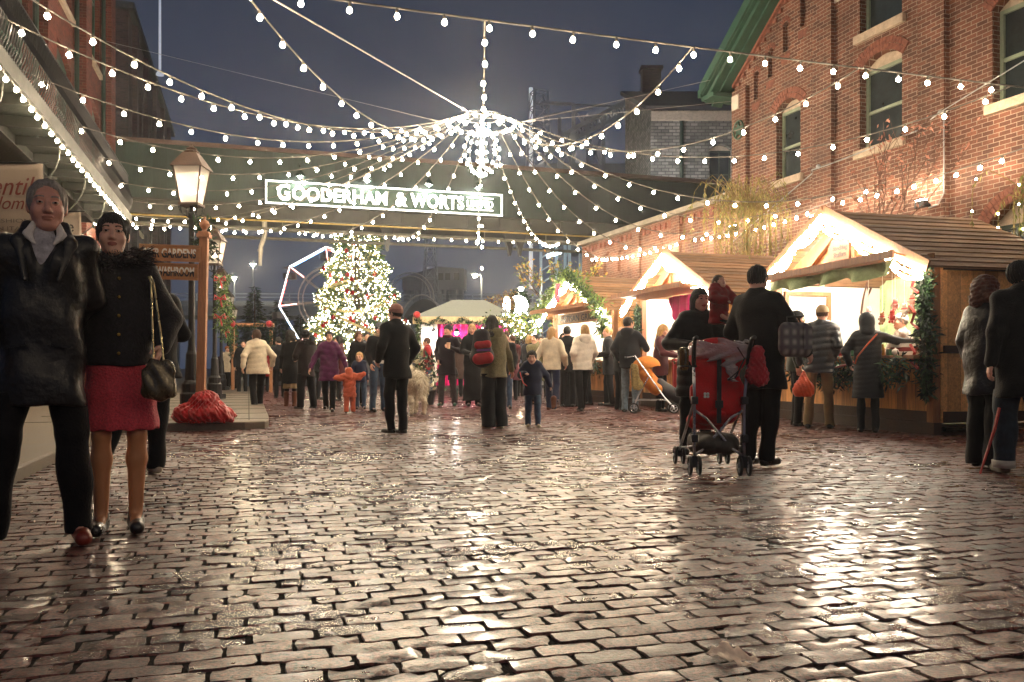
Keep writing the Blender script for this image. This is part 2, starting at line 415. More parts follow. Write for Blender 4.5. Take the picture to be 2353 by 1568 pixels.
m, nt, p = nodes('wet_paver'); L = nt.links
tc = N(nt, 'ShaderNodeTexCoord'); ge = N(nt, 'ShaderNodeNewGeometry')
n1 = N(nt, 'ShaderNodeTexNoise'); n1.inputs['Scale'].default_value = 75; n1.inputs['Detail'].default_value = 8; n1.inputs['Roughness'].default_value = .7; L.new(tc.outputs['Object'], n1.inputs['Vector'])
n2 = N(nt, 'ShaderNodeTexNoise'); n2.inputs['Scale'].default_value = 9; n2.inputs['Detail'].default_value = 6; L.new(tc.outputs['Object'], n2.inputs['Vector'])
n3 = N(nt, 'ShaderNodeTexNoise'); n3.inputs['Scale'].default_value = .55; n3.inputs['Detail'].default_value = 4; L.new(tc.outputs['Object'], n3.inputs['Vector'])
c1 = ramp(nt, [(0, rgb('3c1a1a')), (.25, rgb('6c342c')), (.5, rgb('7c4238')), (.75, rgb('522220')), (1, rgb('8c5a50'))], ge.outputs['Random Per Island'])
c2 = ramp(nt, [(.3, .7), (.62, 1.1)], n2.outputs[0]); c3 = ramp(nt, [(.40, .08), (.52, 1), (.66, 1.35)], n1.outputs[0])
mx = N(nt, 'ShaderNodeMix', data_type='RGBA', blend_type='MULTIPLY'); mx.inputs[0].default_value = 1; L.new(c1, mx.inputs[6]); L.new(c2, mx.inputs[7])
m2 = N(nt, 'ShaderNodeMix', data_type='RGBA', blend_type='MULTIPLY'); m2.inputs[0].default_value = 1; L.new(mx.outputs[2], m2.inputs[6]); L.new(c3, m2.inputs[7])
L.new(m2.outputs[2], p.inputs['Base Color'])
mu = N(nt, 'ShaderNodeMath', operation='MULTIPLY_ADD'); L.new(ge.outputs['Random Per Island'], mu.inputs[0]); mu.inputs[1].default_value = .22; L.new(n3.outputs[0], mu.inputs[2]); rr = ramp(nt, [(.44, .13), (.78, .42)], mu.outputs[0]); r2 = ramp(nt, [(.3, -.0), (.7, .16)], n2.outputs[0])
ad = N(nt, 'ShaderNodeMath', operation='ADD'); L.new(rr, ad.inputs[0]); L.new(r2, ad.inputs[1]); L.new(ad.outputs[0], p.inputs['Roughness'])
p.inputs['Specular IOR Level'].default_value = .7
p.inputs['Coat Weight'].default_value = .35; p.inputs['Coat Roughness'].default_value = .14; p.inputs['Coat IOR'].default_value = 1.45
bh = N(nt, 'ShaderNodeMath', operation='MULTIPLY_ADD'); L.new(n2.outputs[0], bh.inputs[0]); bh.inputs[1].default_value = 1.2; L.new(n1.outputs[0], bh.inputs[2])
bn = N(nt, 'ShaderNodeBump'); bn.inputs['Strength'].default_value = 1.0; bn.inputs['Distance'].default_value = .010; L.new(bh.outputs[0], bn.inputs['Height']); L.new(bn.outputs[0], p.inputs['Normal'])
m_paver = m

def pavers():
    RP, LP = .1005, .204
    T = np.arange(0.6, 48, RP); Ss = np.arange(-16, 30, LP)
    tt, ss = np.meshgrid(T, Ss, indexing='ij'); row = np.repeat(np.arange(len(T))[:, None], len(Ss), 1)
    ss = ss+((row % 2)*.5*LP)+nr.uniform(-.03, .03, len(T))[:, None]
    x = ss*E2[0]+tt*E1[0]; y = ss*E2[1]+tt*E1[1]
    x = x.ravel(); y = y.ravel(); 
    ok = (y > 1.75) & (y < 40) & (np.abs(x-0) < y*.62+1.4) & ~pip(x, y, SP) & (x < 12.2-.36*y+2)
    x = x[ok]; y = y[ok]; n = len(x)
    hx = nr.uniform(.0938, .0982, n); hy = nr.uniform(.0440, .0468, n); rot = TH+nr.normal(0, .012, n)
    zz = nr.normal(0, .0016, n); tx = nr.normal(0, .014, n); ty = nr.normal(0, .020, n)
    # ground undulation, tyre-worn hollows
    und = .008*np.sin(x*.9+y*.3)+.007*np.sin(y*.6-x*.4+1)
    gx_, gy_ = np.meshgrid(np.arange(-20, 27, .25), np.arange(1.0, 42, .25), indexing='ij'); u_ = .008*np.sin(gx_*.9+gy_*.3)+.007*np.sin(gy_*.6-gx_*.4+1)
    V_ = np.stack([gx_, gy_, u_-.0075], -1).reshape(-1, 3); a_, b_ = gx_.shape; ii = (np.arange(a_-1)[:, None]*b_+np.arange(b_-1)[None]).ravel()
    js = quads_mesh('joint_sand', V_, np.stack([ii, ii+b_, ii+b_+1, ii+1], -1), mat('joint_sand', (.012, .008, .008), .9, var=.4, scale=20, bump=.6, spec=.1), smooth=True); tag(js, kind='structure')
    Vs, Qs, base = [], [], 0
    for lo, hi, (nx, ny) in ((0, 8.5, (9, 6)), (8.5, 15, (6, 4)), (15, 99, (4, 4))):
        k = (y >= lo) & (y < hi); m = k.sum()
        gx = np.linspace(-1, 1, nx-2); gy = np.linspace(-1, 1, ny-2)
        gx = np.concatenate([[-1.0], gx*.985, [1.0]]); gy = np.concatenate([[-1.0], gy*.972, [1.0]])
        X, Y = np.meshgrid(gx, gy, indexing='ij'); ring = (np.abs(X) == 1) | (np.abs(Y) == 1)
        inner = ((np.abs(np.abs(X)-.985) < 1e-6) | (np.abs(np.abs(Y)-.972) < 1e-6)) & ~ring
        Z = np.where(ring, -.012, np.where(inner, -.0012, 0))
        if nx < 5: Z = np.where(ring, -.03, 0)
        X = X.ravel(); Y = Y.ravel(); Z = Z.ravel(); rg = ring.ravel(); inn = inner.ravel()
        cut = 1-.035*(np.abs(X*Y) > .7)
        px = X*cut*hx[k][:, None]; py = Y*(1-.05*(np.abs(X*Y) > .7))*hy[k][:, None]
        if nx > 5:
            j = .0019 if nx > 6 else .0015
            px = px+nr.normal(0, j, px.shape)*(rg | inn); py = py+nr.normal(0, j, py.shape)*(rg | inn)
        pz = Z+px*tx[k][:, None]+py*ty[k][:, None]+zz[k][:, None]+und[k][:, None]
        if nx > 5:
            pz = pz+nr.normal(0, .0010, pz.shape)*(~rg)
            chip = (nr.rand(m) < .22)[:, None] & inn[None, :] & (nr.rand(m, len(X)) < .35); pz = pz-chip*nr.uniform(.003, .012, pz.shape)
        c, s_ = np.cos(rot[k])[:, None], np.sin(rot[k])[:, None]
        wx = x[k][:, None]+px*c-py*s_; wy = y[k][:, None]+px*s_+py*c
        V = np.stack([wx, wy, pz], -1); N_ = nx*ny
        q = np.array([(i*ny+j, (i+1)*ny+j, (i+1)*ny+j+1, i*ny+j+1) for i in range(nx-1) for j in range(ny-1)])
        edge = np.array([any(rg[c] for c in f) for f in q]); qt = q[~edge]; qs = q[edge]; dup = np.unique(qs); mp_ = np.full(N_, -1); mp_[dup] = np.arange(len(dup))+N_
        V = np.concatenate([V, V[:, dup]], 1); q = np.concatenate([qt, mp_[qs]]); N_ += len(dup)
        Q = (q[None]+(np.arange(m)*N_)[:, None, None]).reshape(-1, 4)+base
        Vs.append(V.reshape(-1, 3)); Qs.append(Q); base += m*N_
    o = quads_mesh('brick_pavement', np.concatenate(Vs), np.concatenate(Qs), m_paver, smooth=True)
    tag(o, kind='structure'); return o
pavers()

# sidewalk slabs with kerb (concrete), scored joints as real gaps
o = MB().slab(SP, -.2, .105).build('sidewalk', m_conc, bevel=.02); tag(o, kind='structure')
mb = MB()
for k in range(26):
    t = 12.6+k*1.5; mb.slab([(.32-.31*t-.03, t), (.32-.31*t-3.2, t-1.0), (.32-.31*t-3.2, t-.985), (.32-.31*t-.03, t+.015)], .104, .109)
m_joint = mat('joint_dark', (.03, .025, .02), .9)
mb.slab([(.0-.31*12.3, 12.3), (.015-.31*12.3, 12.3), (.015-.31*48, 48), (.0-.31*48, 48)], .104, .1085)
o = mb.build('sidewalk_joint_lines', m_joint); tag(o, kind='structure')

# ------------------------------------------------------------------ walls with openings
def wall(mb, x0, x1, z0, top, ops, y=0.0, dep=.3, mi=0):
    xs = {x0, x1}
    if callable(top): xs |= set(np.linspace(x0, x1, 25))
    T = top if callable(top) else (lambda x: top)
    for a, b, zs, zt, rise in ops:
        xs |= {a, b}
        if rise: xs |= set(a+(b-a)*i/10 for i in range(11))
    xs = sorted(x for x in xs if x0-1e-6 <= x <= x1+1e-6)
    def arch(op, x):
        a, b, zs, zt, rise = op
        if not rise: return zt
        t = (x-a)/(b-a)*2-1; return zt-rise*(t*t)
    for xa, xb in zip(xs[:-1], xs[1:]):
        if xb-xa < 1e-5: continue
        xm = (xa+xb)/2; cur = (z0, z0)
        for op in sorted([o for o in ops if o[0]-1e-6 < xm < o[1]+1e-6], key=lambda o: o[2]):
            mb.add([(xa, y, cur[0]), (xb, y, cur[1]), (xb, y, op[2]), (xa, y, op[2])], [(0, 1, 2, 3)], mi)
            za, zb = arch(op, xa), arch(op, xb)
            mb.add([(xa, y, za), (xb, y, zb), (xb, y+dep, zb), (xa, y+dep, za)], [(0, 1, 2, 3)], mi)
            cur = (za, zb)
        mb.add([(xa, y, cur[0]), (xb, y, cur[1]), (xb, y, T(xb)), (xa, y, T(xa))], [(0, 1, 2, 3)], mi)
    for op in ops:
        a, b, zs, zt, rise = op; za = arch(op, a)
        mb.add([(a, y, zs), (a, y+dep, zs), (a, y+dep, za), (a, y, za)], [(0, 1, 2, 3)], mi)
        mb.add([(b, y, zs), (b, y, za), (b, y+dep, za), (b, y+dep, zs)], [(0, 1, 2, 3)], mi)
        mb.add([(a, y, zs), (b, y, zs), (b, y+dep, zs), (a, y+dep, zs)], [(0, 1, 2, 3)], mi)
    return mb
def window(root, op, y, mframe, rails=(.5,), fw=.07, mull=0, sill=True, arch=True, msill=None, panel=None):
    a, b, zs, zt, rise = op; zsp = zt-rise if rise else zt
    f = MB(); g = .004
    f.box((a+g, y, zs+g), (a+fw, y+.08, zsp)); f.box((b-fw, y, zs+g), (b-g, y+.08, zsp))
    f.box((a+fw, y+.003, zs+g), (b-fw, y+.077, zs+fw)); f.box((a+fw, y+.003, zsp-fw), (b-fw, y+.077, zsp))
    for r in rails: z = zs+(zsp-zs)*r; f.box((a+fw, y+.006, z-.03), (b-fw, y+.07, z+.03))
    for k in range(mull): x = a+(b-a)*(k+1)/(mull+1); f.box((x-.02, y+.01, zs+fw), (x+.02, y+.065, zsp-fw))
    wo = f.build('window', mframe, root)
    MB().add([(a+fw, y+.05, zs+fw), (b-fw, y+.05, zs+fw), (b-fw, y+.05, zsp-fw), (a+fw, y+.05, zsp-fw)], [(0, 1, 2, 3)]).build('pane', m_glass, wo)
    if rise:
        pm = MB(); n = 10
        top = [(a+(b-a)*i/n, zt-rise*((i/n*2-1)**2)) for i in range(n+1)]
        pm.prism([(a+g, zsp+.001)]+[(min(max(x, a+g), b-g), z-.004) for x, z in top[1:-1]]+[(b-g, zsp+.001)], y+.0, y+.07); pm.build('arch_panel', panel or m_sill, wo)
    if sill: MB().box((a-.1, -.09, zs-.16), (b+.1, .2, zs+.002)).build('sill', msill or m_sill, wo, bevel=.012)
    if arch and rise:
        ab = MB(); w_ = (b-a)/2; Rr = (w_*w_+rise*rise)/(2*rise); cx = (a+b)/2; cz = zt-Rr; am = math.asin(min(1, (w_+.02)/Rr))
        for ring in range(2):
            r0 = Rr+.004+ring*.125; n = int(2*am*r0/.078)
            for k in range(n):
                t = -am+2*am*(k+.5)/n; h = .035
                pts = [(cx+r*math.sin(t+dt), cz+r*math.cos(t+dt)) for r, dt in ((r0, -h/r0), (r0+.115, -h/r0), (r0+.115, h/r0), (r0, h/r0))]
                ab.prism(pts[::-1], -.02-rng.random()*.006, .1)
        ab.build('arch', m_voussoir, wo)
    return wo

# ------------------------------------------------------------------ right-hand brick building (gable end to the street)
def right_building():
    n = math.hypot(.36, 1); d = (.36/n, -1/n)
    rt = empty('brick_building', (13-.36*20.9, 20.9, 0), frame_rz(d), label='tall red brick building with a green eaved gable above the market huts', cat='building')
    top = lambda x: 8.0+.72*min(x+.0, 14-x)
    ops = [(1.62, 2.46, 5.1, 6.86, .2), (4.25, 5.34, 5.16, 6.95, .22), (4.25, 5.34, 7.45, 9.4, .22), (7.28, 8.38, 5.2, 6.98, .22), (7.2, 8.4, 1.3, 3.55, .35), (10.2, 11.3, 5.2, 6.98, .22), (7.28, 8.38, 7.5, 9.4, .22)]
    nich = [(.78, .98, 7.2, 7.85, .06), (1.32, 1.52, 7.55, 8.2, .06), (1.86, 2.06, 7.95, 8.6, .06), (2.45, 2.65, 8.3, 8.98, .06), (3.72, 3.92, 9.0, 9.9, .06)]
    mb = MB(); wall(mb, 0, 14, 0, top, ops+nich, 0, .28)
    for a, b, z0, z1, r_ in nich: mb.add([(a, .1, z0), (b, .1, z0), (b, .1, z1), (a, .1, z1)], [(0, 1, 2, 3)])
    # far flank (returns into the depth at the corner) and back
    mb.add([(0, 0, 0), (0, 14, 0), (0, 14, 8), (0, 0, 8)], [(0, 3, 2, 1)])
    mb.build('wall', m_redbrick, rt)
    for a, b in ((.04, .6), (2.98, 3.55), (5.82, 6.4), (8.68, 9.26)):
        q = MB(); zt = 7.6 if a < 1 else 9.2
        q.box((a, -.11, 0), (b, .01, zt)); q.build('pilaster', m_redbrick, rt)
    for a, b, z0, z1, r_ in nich:
        ab = MB(); cx = (a+b)/2
        for k in range(7):
            t = -1.2+2.4*k/6; ab.prism([(cx+r*math.sin(t+dt), z1-.09+r*math.cos(t+dt)) for r, dt in ((.12, -.15), (.22, -.09), (.22, .09), (.12, .15))][::-1], -.015, .05)
        for k in range(5): ab.box((cx-.16+.001*k, -.012, z0-.12-.03*k), (cx+.16-.02*k, .05, z0-.1-.03*k+.022))
        ab.build('niche_arch', m_voussoir, rt)
    for i, op in enumerate(ops): window(rt, op, .16, m_frame if i != 4 else m_dkgreen, rails=(.47,) if i != 4 else (.5, .75), mull=0 if i != 4 else 2)
    # stepped corbel bricks under the rake
    ab = MB()
    for k in range(60):
        x = .15+k*.2; z = top(x)-.34 if x < 7 else top(x)-.34
        ab.box((x, -.05, z-.05), (x+.1, .02, z+.03))
    ab.build('dentil_brick', m_voussoir, rt)
    q = MB()
    for s0, s1 in ((.3, .22), ):
        pass
    q.prism([(0, 7.72), (7, 12.76), (7, 12.98), (0, 7.94)], -.08, .01); q.build('brick_band', m_voussoir, rt)
    # green moulded rake cornice, three stepped boards with soffit
    c = MB()
    for (y0, y1, d0, d1) in ((-.62, .3, .12, .22), (-.6, -.02, .0, .118), (-.5, -.02, -.13, -.002), (-.66, -.58, .03, .30), (-.3, -.02, -.2, -.132)):
        c.prism([(-.55, 8.0-.4+d0), (7, 8.0+5.04+d0), (7, 8.0+5.04+d1), (-.55, 8.0-.4+d1)], y0, y1)
    c.box((-.55, -.6, 7.5), (-.02, .4, 7.6)); c.box((-.62, -.66, 7.6), (-.5, .5, 7.78))
    c.build('cornice', m_green, rt)
    r_ = MB(); r_.prism([(-.6, 7.9), (7, 13.3), (14.6, 7.9), (14.6, 7.75), (7, 13.1), (-.6, 7.75)], .31, 14); r_.build('roof', m_slate, rt)
    for x, z in ((3.62, 8.55), (.2, 7.3)):
        q = MB(); q.box((x-.14, -.14 if x < 1 else -.03, z-.17), (x+.14, .0, z+.17)); 
        for sx, sz in ((-.11, -.14), (.11, .14), (-.11, .14), (.11, -.14)): q.ball((x+sx, -.145 if x < 1 else -.035, z+sz), .014, 6, 4)
        q.build('tie_plate', mat('pale_plate', rgb('c9c0b4'), .5, var=.1), rt, bevel=.006)
    q = MB(); q.v = []; 
    pts = [(.35+.2*math.cos(t*math.pi/5+.3)*(1 if t % 2 == 0 else .45), 6.6+.22*math.sin(t*math.pi/5+.3)*(1 if t % 2 == 0 else .45)) for t in range(10)]
    q.prism(pts, -.15, -.12); q.tube([(.35+.2*math.cos(t*.35), -.14, 6.6+.22*math.sin(t*.35)) for t in range(18)], .02, 6, closed=True)
    q.build('star_anchor', m_green, rt)
    c = MB(); c.tube([(.05, -.14, 3.9), (.6, -.14, 4.12), (2.9, -.03, 5.02), (3.0, -.14, 5.05), (3.5, -.14, 5.05), (5.75, -.03, 5.18), (6.3, -.14, 5.32), (6.42, -.13, 5.25), (6.42, -.13, 3.9), (6.3, -.14, 3.72), (6.1, -.14, 3.7)], .014, 6)
    c.tube([(6.3, -.14, 5.32), (8.7, -.03, 5.9), (12, -.03, 6.4)], .01, 6); c.ball((6.36, -.14, 5.32), .05); c.ball((3.2, -.14, 5.08), .05)
    c.build('conduit', m_steel, rt)
    return rt
RB = right_building()

def low_wall():
    n = math.hypot(.36, 1); d = (.36/n, -1/n)
    rt = empty('brick_wall', (13-.36*29.2, 29.2, 0), frame_rz(d), label='long single storey red brick wall with stone coping running under the footbridge', cat='wall')
    Lh = 8.3*n
    nich = [(.5+k*1.0, 1.15+k*1.0, 3.9, 4.6, .12) for k in range(3)]
    mb = MB(); wall(mb, -.2, Lh-.01, 0, 5.05, nich, .0, .12)
    for a, b, z0, z1, _ in nich: mb.add([(a, .1, z0), (b, .1, z0), (b, .1, z1), (a, .1, z1)], [(0, 1, 2, 3)])
    mb.add([(-.2, 0, 0), (-.2, 5, 0), (-.2, 5, 5.05), (-.2, 0, 5.05)], [(0, 3, 2, 1)])
    mb.build('wall', m_lowbrick, rt)
    MB().box((-.3, -.14, 5.06), (Lh-.01, .5, 5.2)).build('coping', mat('coping_stone', rgb('8d8578'), .8, var=.3, scale=4, bump=.4), rt, bevel=.01)
    for x in (3.6, 5.9): MB().box((x, -.08, 0), (x+.45, .0, 5.04)).build('pier', m_lowbrick, rt)
    ab = MB()
    for k in range(int(Lh/.3)): ab.box((k*.3, -.05, 4.78), (k*.3+.14, .0, 4.95))
    ab.build('dentil_brick', m_voussoir, rt)
    MB().box((-.2, .5, 4.9), (Lh-.5, 7, 5.02)).build('roof', m_slate, rt)
low_wall()

# ------------------------------------------------------------------ left-hand building with iron balcony
def left_building():
    d = (float(E1[0]), float(E1[1])); sx = lambda Y: (Y-6)/d[1]
    rt = empty('brick_building', (-4.6-.31*6, 6, 0), frame_rz(d), label='dark red brick building with green framed windows and a bulb lit iron balcony', cat='building')
    Lh = sx(27.3); PY = [(9.2, 9.9), (13.5, 14.3), (18.1, 18.9), (22.4, 23.2), (26.5, 27.3)]
    ops = []
    for (a0, a1), (b0, b1) in zip(PY[:-1], PY[1:]):
        a = sx(a1)+.45; b = sx(b0)-.35; ops.append((a, b, 5.0, 8.8, .3)); ops.append((a, b, .9, 3.9, 0)); ops.append((a, b, 9.9, 13, 0))
    mb = MB(); wall(mb, 0, Lh, 0, 14.0, ops, 0, .35)
    mb.add([(Lh, 0, 0), (Lh, 10, 0), (Lh, 10, 14), (Lh, 0, 14)], [(0, 1, 2, 3)]); mb.build('wall', m_leftbrick, rt)
    for a, b in PY: MB().box((sx(a), -.3, 0), (sx(b), .01, 13.9)).build('pilaster', m_leftbrick, rt)
    for a, b in PY:
        q = MB(); q.tube([(sx(a)-.18, -.1, .2), (sx(a)-.18, -.1, 13.5)], .06, 8)
        for k in range(7): q.tube([(sx(a)-.18, -.1, 1+2*k), (sx(a)-.18, -.1, 1.08+2*k)], .075, 8)
        q.build('downpipe', m_dkgreen, rt)
    for op in ops: window(rt, op, .12, m_green, rails=(.33, .66) if op[2] > 4 else (.7,), mull=2, fw=.1, arch=False, sill=op[2] > 9, panel=m_dkgreen)
    for op in ops[::3]: MB().box((op[0]-.25, -.06, op[2]-.2), (op[0]-.004, .0, op[3]+.2)).build('casing', m_dkgreen, rt)
    # shop cornice under the balcony
    MB().box((0, -.22, 3.95), (Lh, -.001, 4.2)).box((0, -.34, 4.2), (Lh, -.001, 4.28)).build('shop_fascia', m_dkgreen, rt)
    # balcony
    bl0, bl1, w_ = sx(6), sx(21.2), 1.5
    bal = MB(); k = 0; x = bl0
    while x < bl1: bal.box((x, -w_, 4.66), (x+.135, -.002, 4.7)); x += .14
    bal.build('balcony_deck', mat('deck_boards', rgb('3a403a'), .7, var=.3, scale=4, bump=.4), rt)
    fr = MB(); fr.box((bl0, -w_-.05, 4.52), (bl1, -w_, 4.74)); fr.box((bl1-.05, -w_, 4.5), (bl1, -.01, 4.655)); fr.box((bl0, -.75, 4.5), (bl1-.06, -.65, 4.655))
    x = bl0+.8
    while x < bl1-.2:
        fr.box((x, -w_+.004, 4.5), (x+.08, -.76, 4.652)); x += 1.2
    fr.build('balcony_beam', mat('beam_grey', rgb('2e312b'), .6, var=.3, scale=4), rt)
    for Yp in (10.5, 13.8, 16.0, 18.2, 20.6):
        q = MB(); x = sx(Yp); q.tube([(x, -.03+-1.35*math.sin(t*math.pi/2/10), 3.5+1.0*(1-math.cos(t*math.pi/2/10))) for t in range(11)], .014, 6)
        q.tube([(x+.04, -.15+.14*math.cos(t*.5), 3.75+.14*math.sin(t*.5)) for t in range(13)], .015, 5); q.build('bracket', mat('bracket_grey', rgb('4a4e48'), .5, metal=.3), rt)
    rl = MB(); yb = -w_+.04
    rl.box((bl0, yb-.016, 5.73), (bl1, yb+.016, 5.755)); rl.box((bl0, yb-.01, 4.85), (bl1, yb+.01, 4.87)); rl.box((bl1-.06, yb+.017, 5.73), (bl1-.03, -.3, 5.755)); rl.box((bl1-.06, yb+.012, 4.85), (bl1-.03, -.3, 4.87))
    x = bl0
    while x < bl1:
        rl.tube([(x, yb, 4.72), (x+.03, yb-.08, 4.95), (x-.02, yb-.13, 5.12), (x+.02, yb-.03, 5.4), (x, yb, 5.73)], .0105, 4, cap=False)
        x += .11
    x = bl0+.05
    while x < bl1:
        rl.tube([(x+.05*math.cos(t*.8), yb, 5.62+.05*math.sin(t*.8)) for t in range(8)], .007, 4, cap=False, closed=True)
        x += .44
    rl.build('balcony_railing', m_iron, rt)
    return rt
LB = left_building()

# dark brick block behind it
def back_block():
    d = (float(E1[0]), float(E1[1])); rt = empty('brick_warehouse', (-15.8, 35, 0), frame_rz(d), label='tall dark brick warehouse behind the end of the balcony building', cat='building')
    ops = [(3+4*k, 4.6+4*k, z, z+2.6, .3) for k in range(4) for z in (7, 11)]
    mb = MB(); wall(mb, 0, 20, 0, 15.6, ops, 0, .3); mb.add([(0, 0, 0), (0, 9, 0), (0, 9, 15.6), (0, 0, 15.6)], [(0, 3, 2, 1)]); mb.build('wall', m_darkbrick, rt)
    MB().box((-.2, -.25, 15.6), (20.2, 9, 15.85)).build('parapet', m_slate, rt)
    for op in ops: window(rt, op, .15, m_dkgreen, mull=1, arch=False)
    for k in range(5): MB().box((1.2+4*k, -.2, 0), (1.9+4*k, 0.01, 15.4)).build('pilaster', m_darkbrick, rt)
back_block()
q = MB(); q.tube([(0, 0, 0), (0, 0, 14)], [.07, .04], 8); q.lathe([(.2, 0), (.2, .05), (.1, .2)], 8)
o = q.build('mast', emis('mast_glow', (.55, .6, .7), .4, False)); o.location = (-18.3+.9, 42, 15.3); tag(o, 'thin pale lit mast rising above the dark warehouse roof', 'mast')  # mast material glows by itself, standing in for light falling on it

# ------------------------------------------------------------------ footbridge + sign
m_bridge = plank_mat('bridge_panel', rgb('2a3b35'), pitch=.42, axis=0, dark=.75, var=.22, rough=.5, gap=.02)
m_bridge2 = plank_mat('bridge_panel_grey', rgb('2c3838'), pitch=.9, axis=0, dark=.7, var=.2, rough=.5, gap=.02)
def bridge():
    n = math.hypot(1, .31); rt = empty('footbridge', (-13.4, 31.57-.31*13.4, 0), frame_rz((1, .31)), label='covered dark green footbridge crossing high over the street', cat='bridge')
    L1 = 15.8*n; L2 = 23.5*n
    MB().box((0, 0, 6.42), (L1, 2.6, 8.22)).build('side_panel', m_bridge, rt); MB().box((L1+.01, .06, 6.42), (L2, 2.55, 8.2)).build('side_panel', m_bridge2, rt)
    MB().box((0, -.08, 8.225), (L2, 2.7, 8.36)).build('roof_edge', mat('bridge_trim', rgb('5b4840'), .6, var=.3), rt)
    mb = MB(); mb.box((0, -.1, 5.98), (L2, .12, 6.415)); mb.box((0, -.2, 5.9), (L2, .3, 5.975)); mb.box((0, -.2, 6.36), (L2, -.105, 6.4)); mb.box((0, 2.2, 5.9), (L2, 2.5, 6.4)); mb.box((0, .31, 6.2), (L2, 2.19, 6.3))
    x = .3
    while x < L2: mb.box((x, -.16, 5.98), (x+.03, -.101, 6.355)); x += 1.2
    mb.build('girder', mat('girder_paint', rgb('33342e'), .6, var=.4, scale=2), rt)
    mb = MB(); mb.tube([(0, -.26, 5.82), (L1+2, -.26, 5.82)], .03, 6); mb.build('yellow_pipe', mat('yellow_pipe', rgb('a88f48'), .5), rt)
    mb = MB(); mb.tube([(0, .1, 5.6), (L2, .1, 5.6)], .05, 6); mb.tube([(0, .9, 5.72), (L2, .9, 5.72)], .08, 8); mb.tube([(3, 1.6, 5.5), (L2, 1.6, 5.5)], .06, 8)
    x = 1
    while x < L2: mb.bar((x, .1, 5.55), (x, .1, 5.9), .03); mb.bar((x, 0, 5.62), (x, 1.7, 5.66), .03); x += 2.4
    mb.build('pipe_run', mat('pipe_grey', rgb('77756a'), .5, metal=.3), rt)
    mb = MB(); x = 5.2; mb.tube([(x, .2, 5.88), (x+.02, .2, 5.4), (x-.12, .2, 5.0), (x-.14, .2, 4.35)], [.09, .085, .08, .06], 10); mb.tube([(x-.13, .2, 4.9), (x-.14, .2, 4.83)], .1, 10)
    mb.build('drain_spout', mat('spout', rgb('b0aca0'), .5, metal=.2), rt)
    for x in (9.2, 13.8, 14.2): MB().prism([(x, 5.9), (x+.5, 5.9), (x+.35, 5.4), (x+.28, 5.05), (x+.22, 5.05), (x+.15, 5.4)], .3, .5).build('hanger', m_iron, rt)
bridge()
def text_obj(body, name, size, m, parent=None, loc=(0, 0, 0), rot=(R(90), 0, 0), ext=.01, off=0.0, sx=1.0, shear=0.0, align='CENTER', sp=1.0, dims=None):
    cu = bpy.data.curves.new(name, 'FONT'); cu.body = body; cu.size = size; cu.extrude = ext; cu.offset = off; cu.align_x = align; cu.align_y = 'CENTER'; cu.shear = shear; cu.space_character = sp; cu.resolution_u = 4
    to = bpy.data.objects.new(name, cu); dg = bpy.context.evaluated_depsgraph_get(); COL.objects.link(to); dg.update()
    me = bpy.data.meshes.new_from_object(to.evaluated_get(dg)); bpy.data.objects.remove(to); me.name = name
    if dims:   # fit width, height
        vs = np.array([v.co[:] for v in me.vertices]); a = vs.min(0); b_ = vs.max(0); c_ = (a+b_)/2
        for v in me.vertices:
            v.co.x = (v.co.x-c_[0])*dims[0]/(b_[0]-a[0]); v.co.y = (v.co.y-c_[1])*dims[1]/(b_[1]-a[1])
    elif sx != 1:
        for v in me.vertices: v.co.x *= sx
    me.materials.clear(); me.materials.append(m)
    o = link(name, me, parent, loc); o.rotation_euler = rot; return o
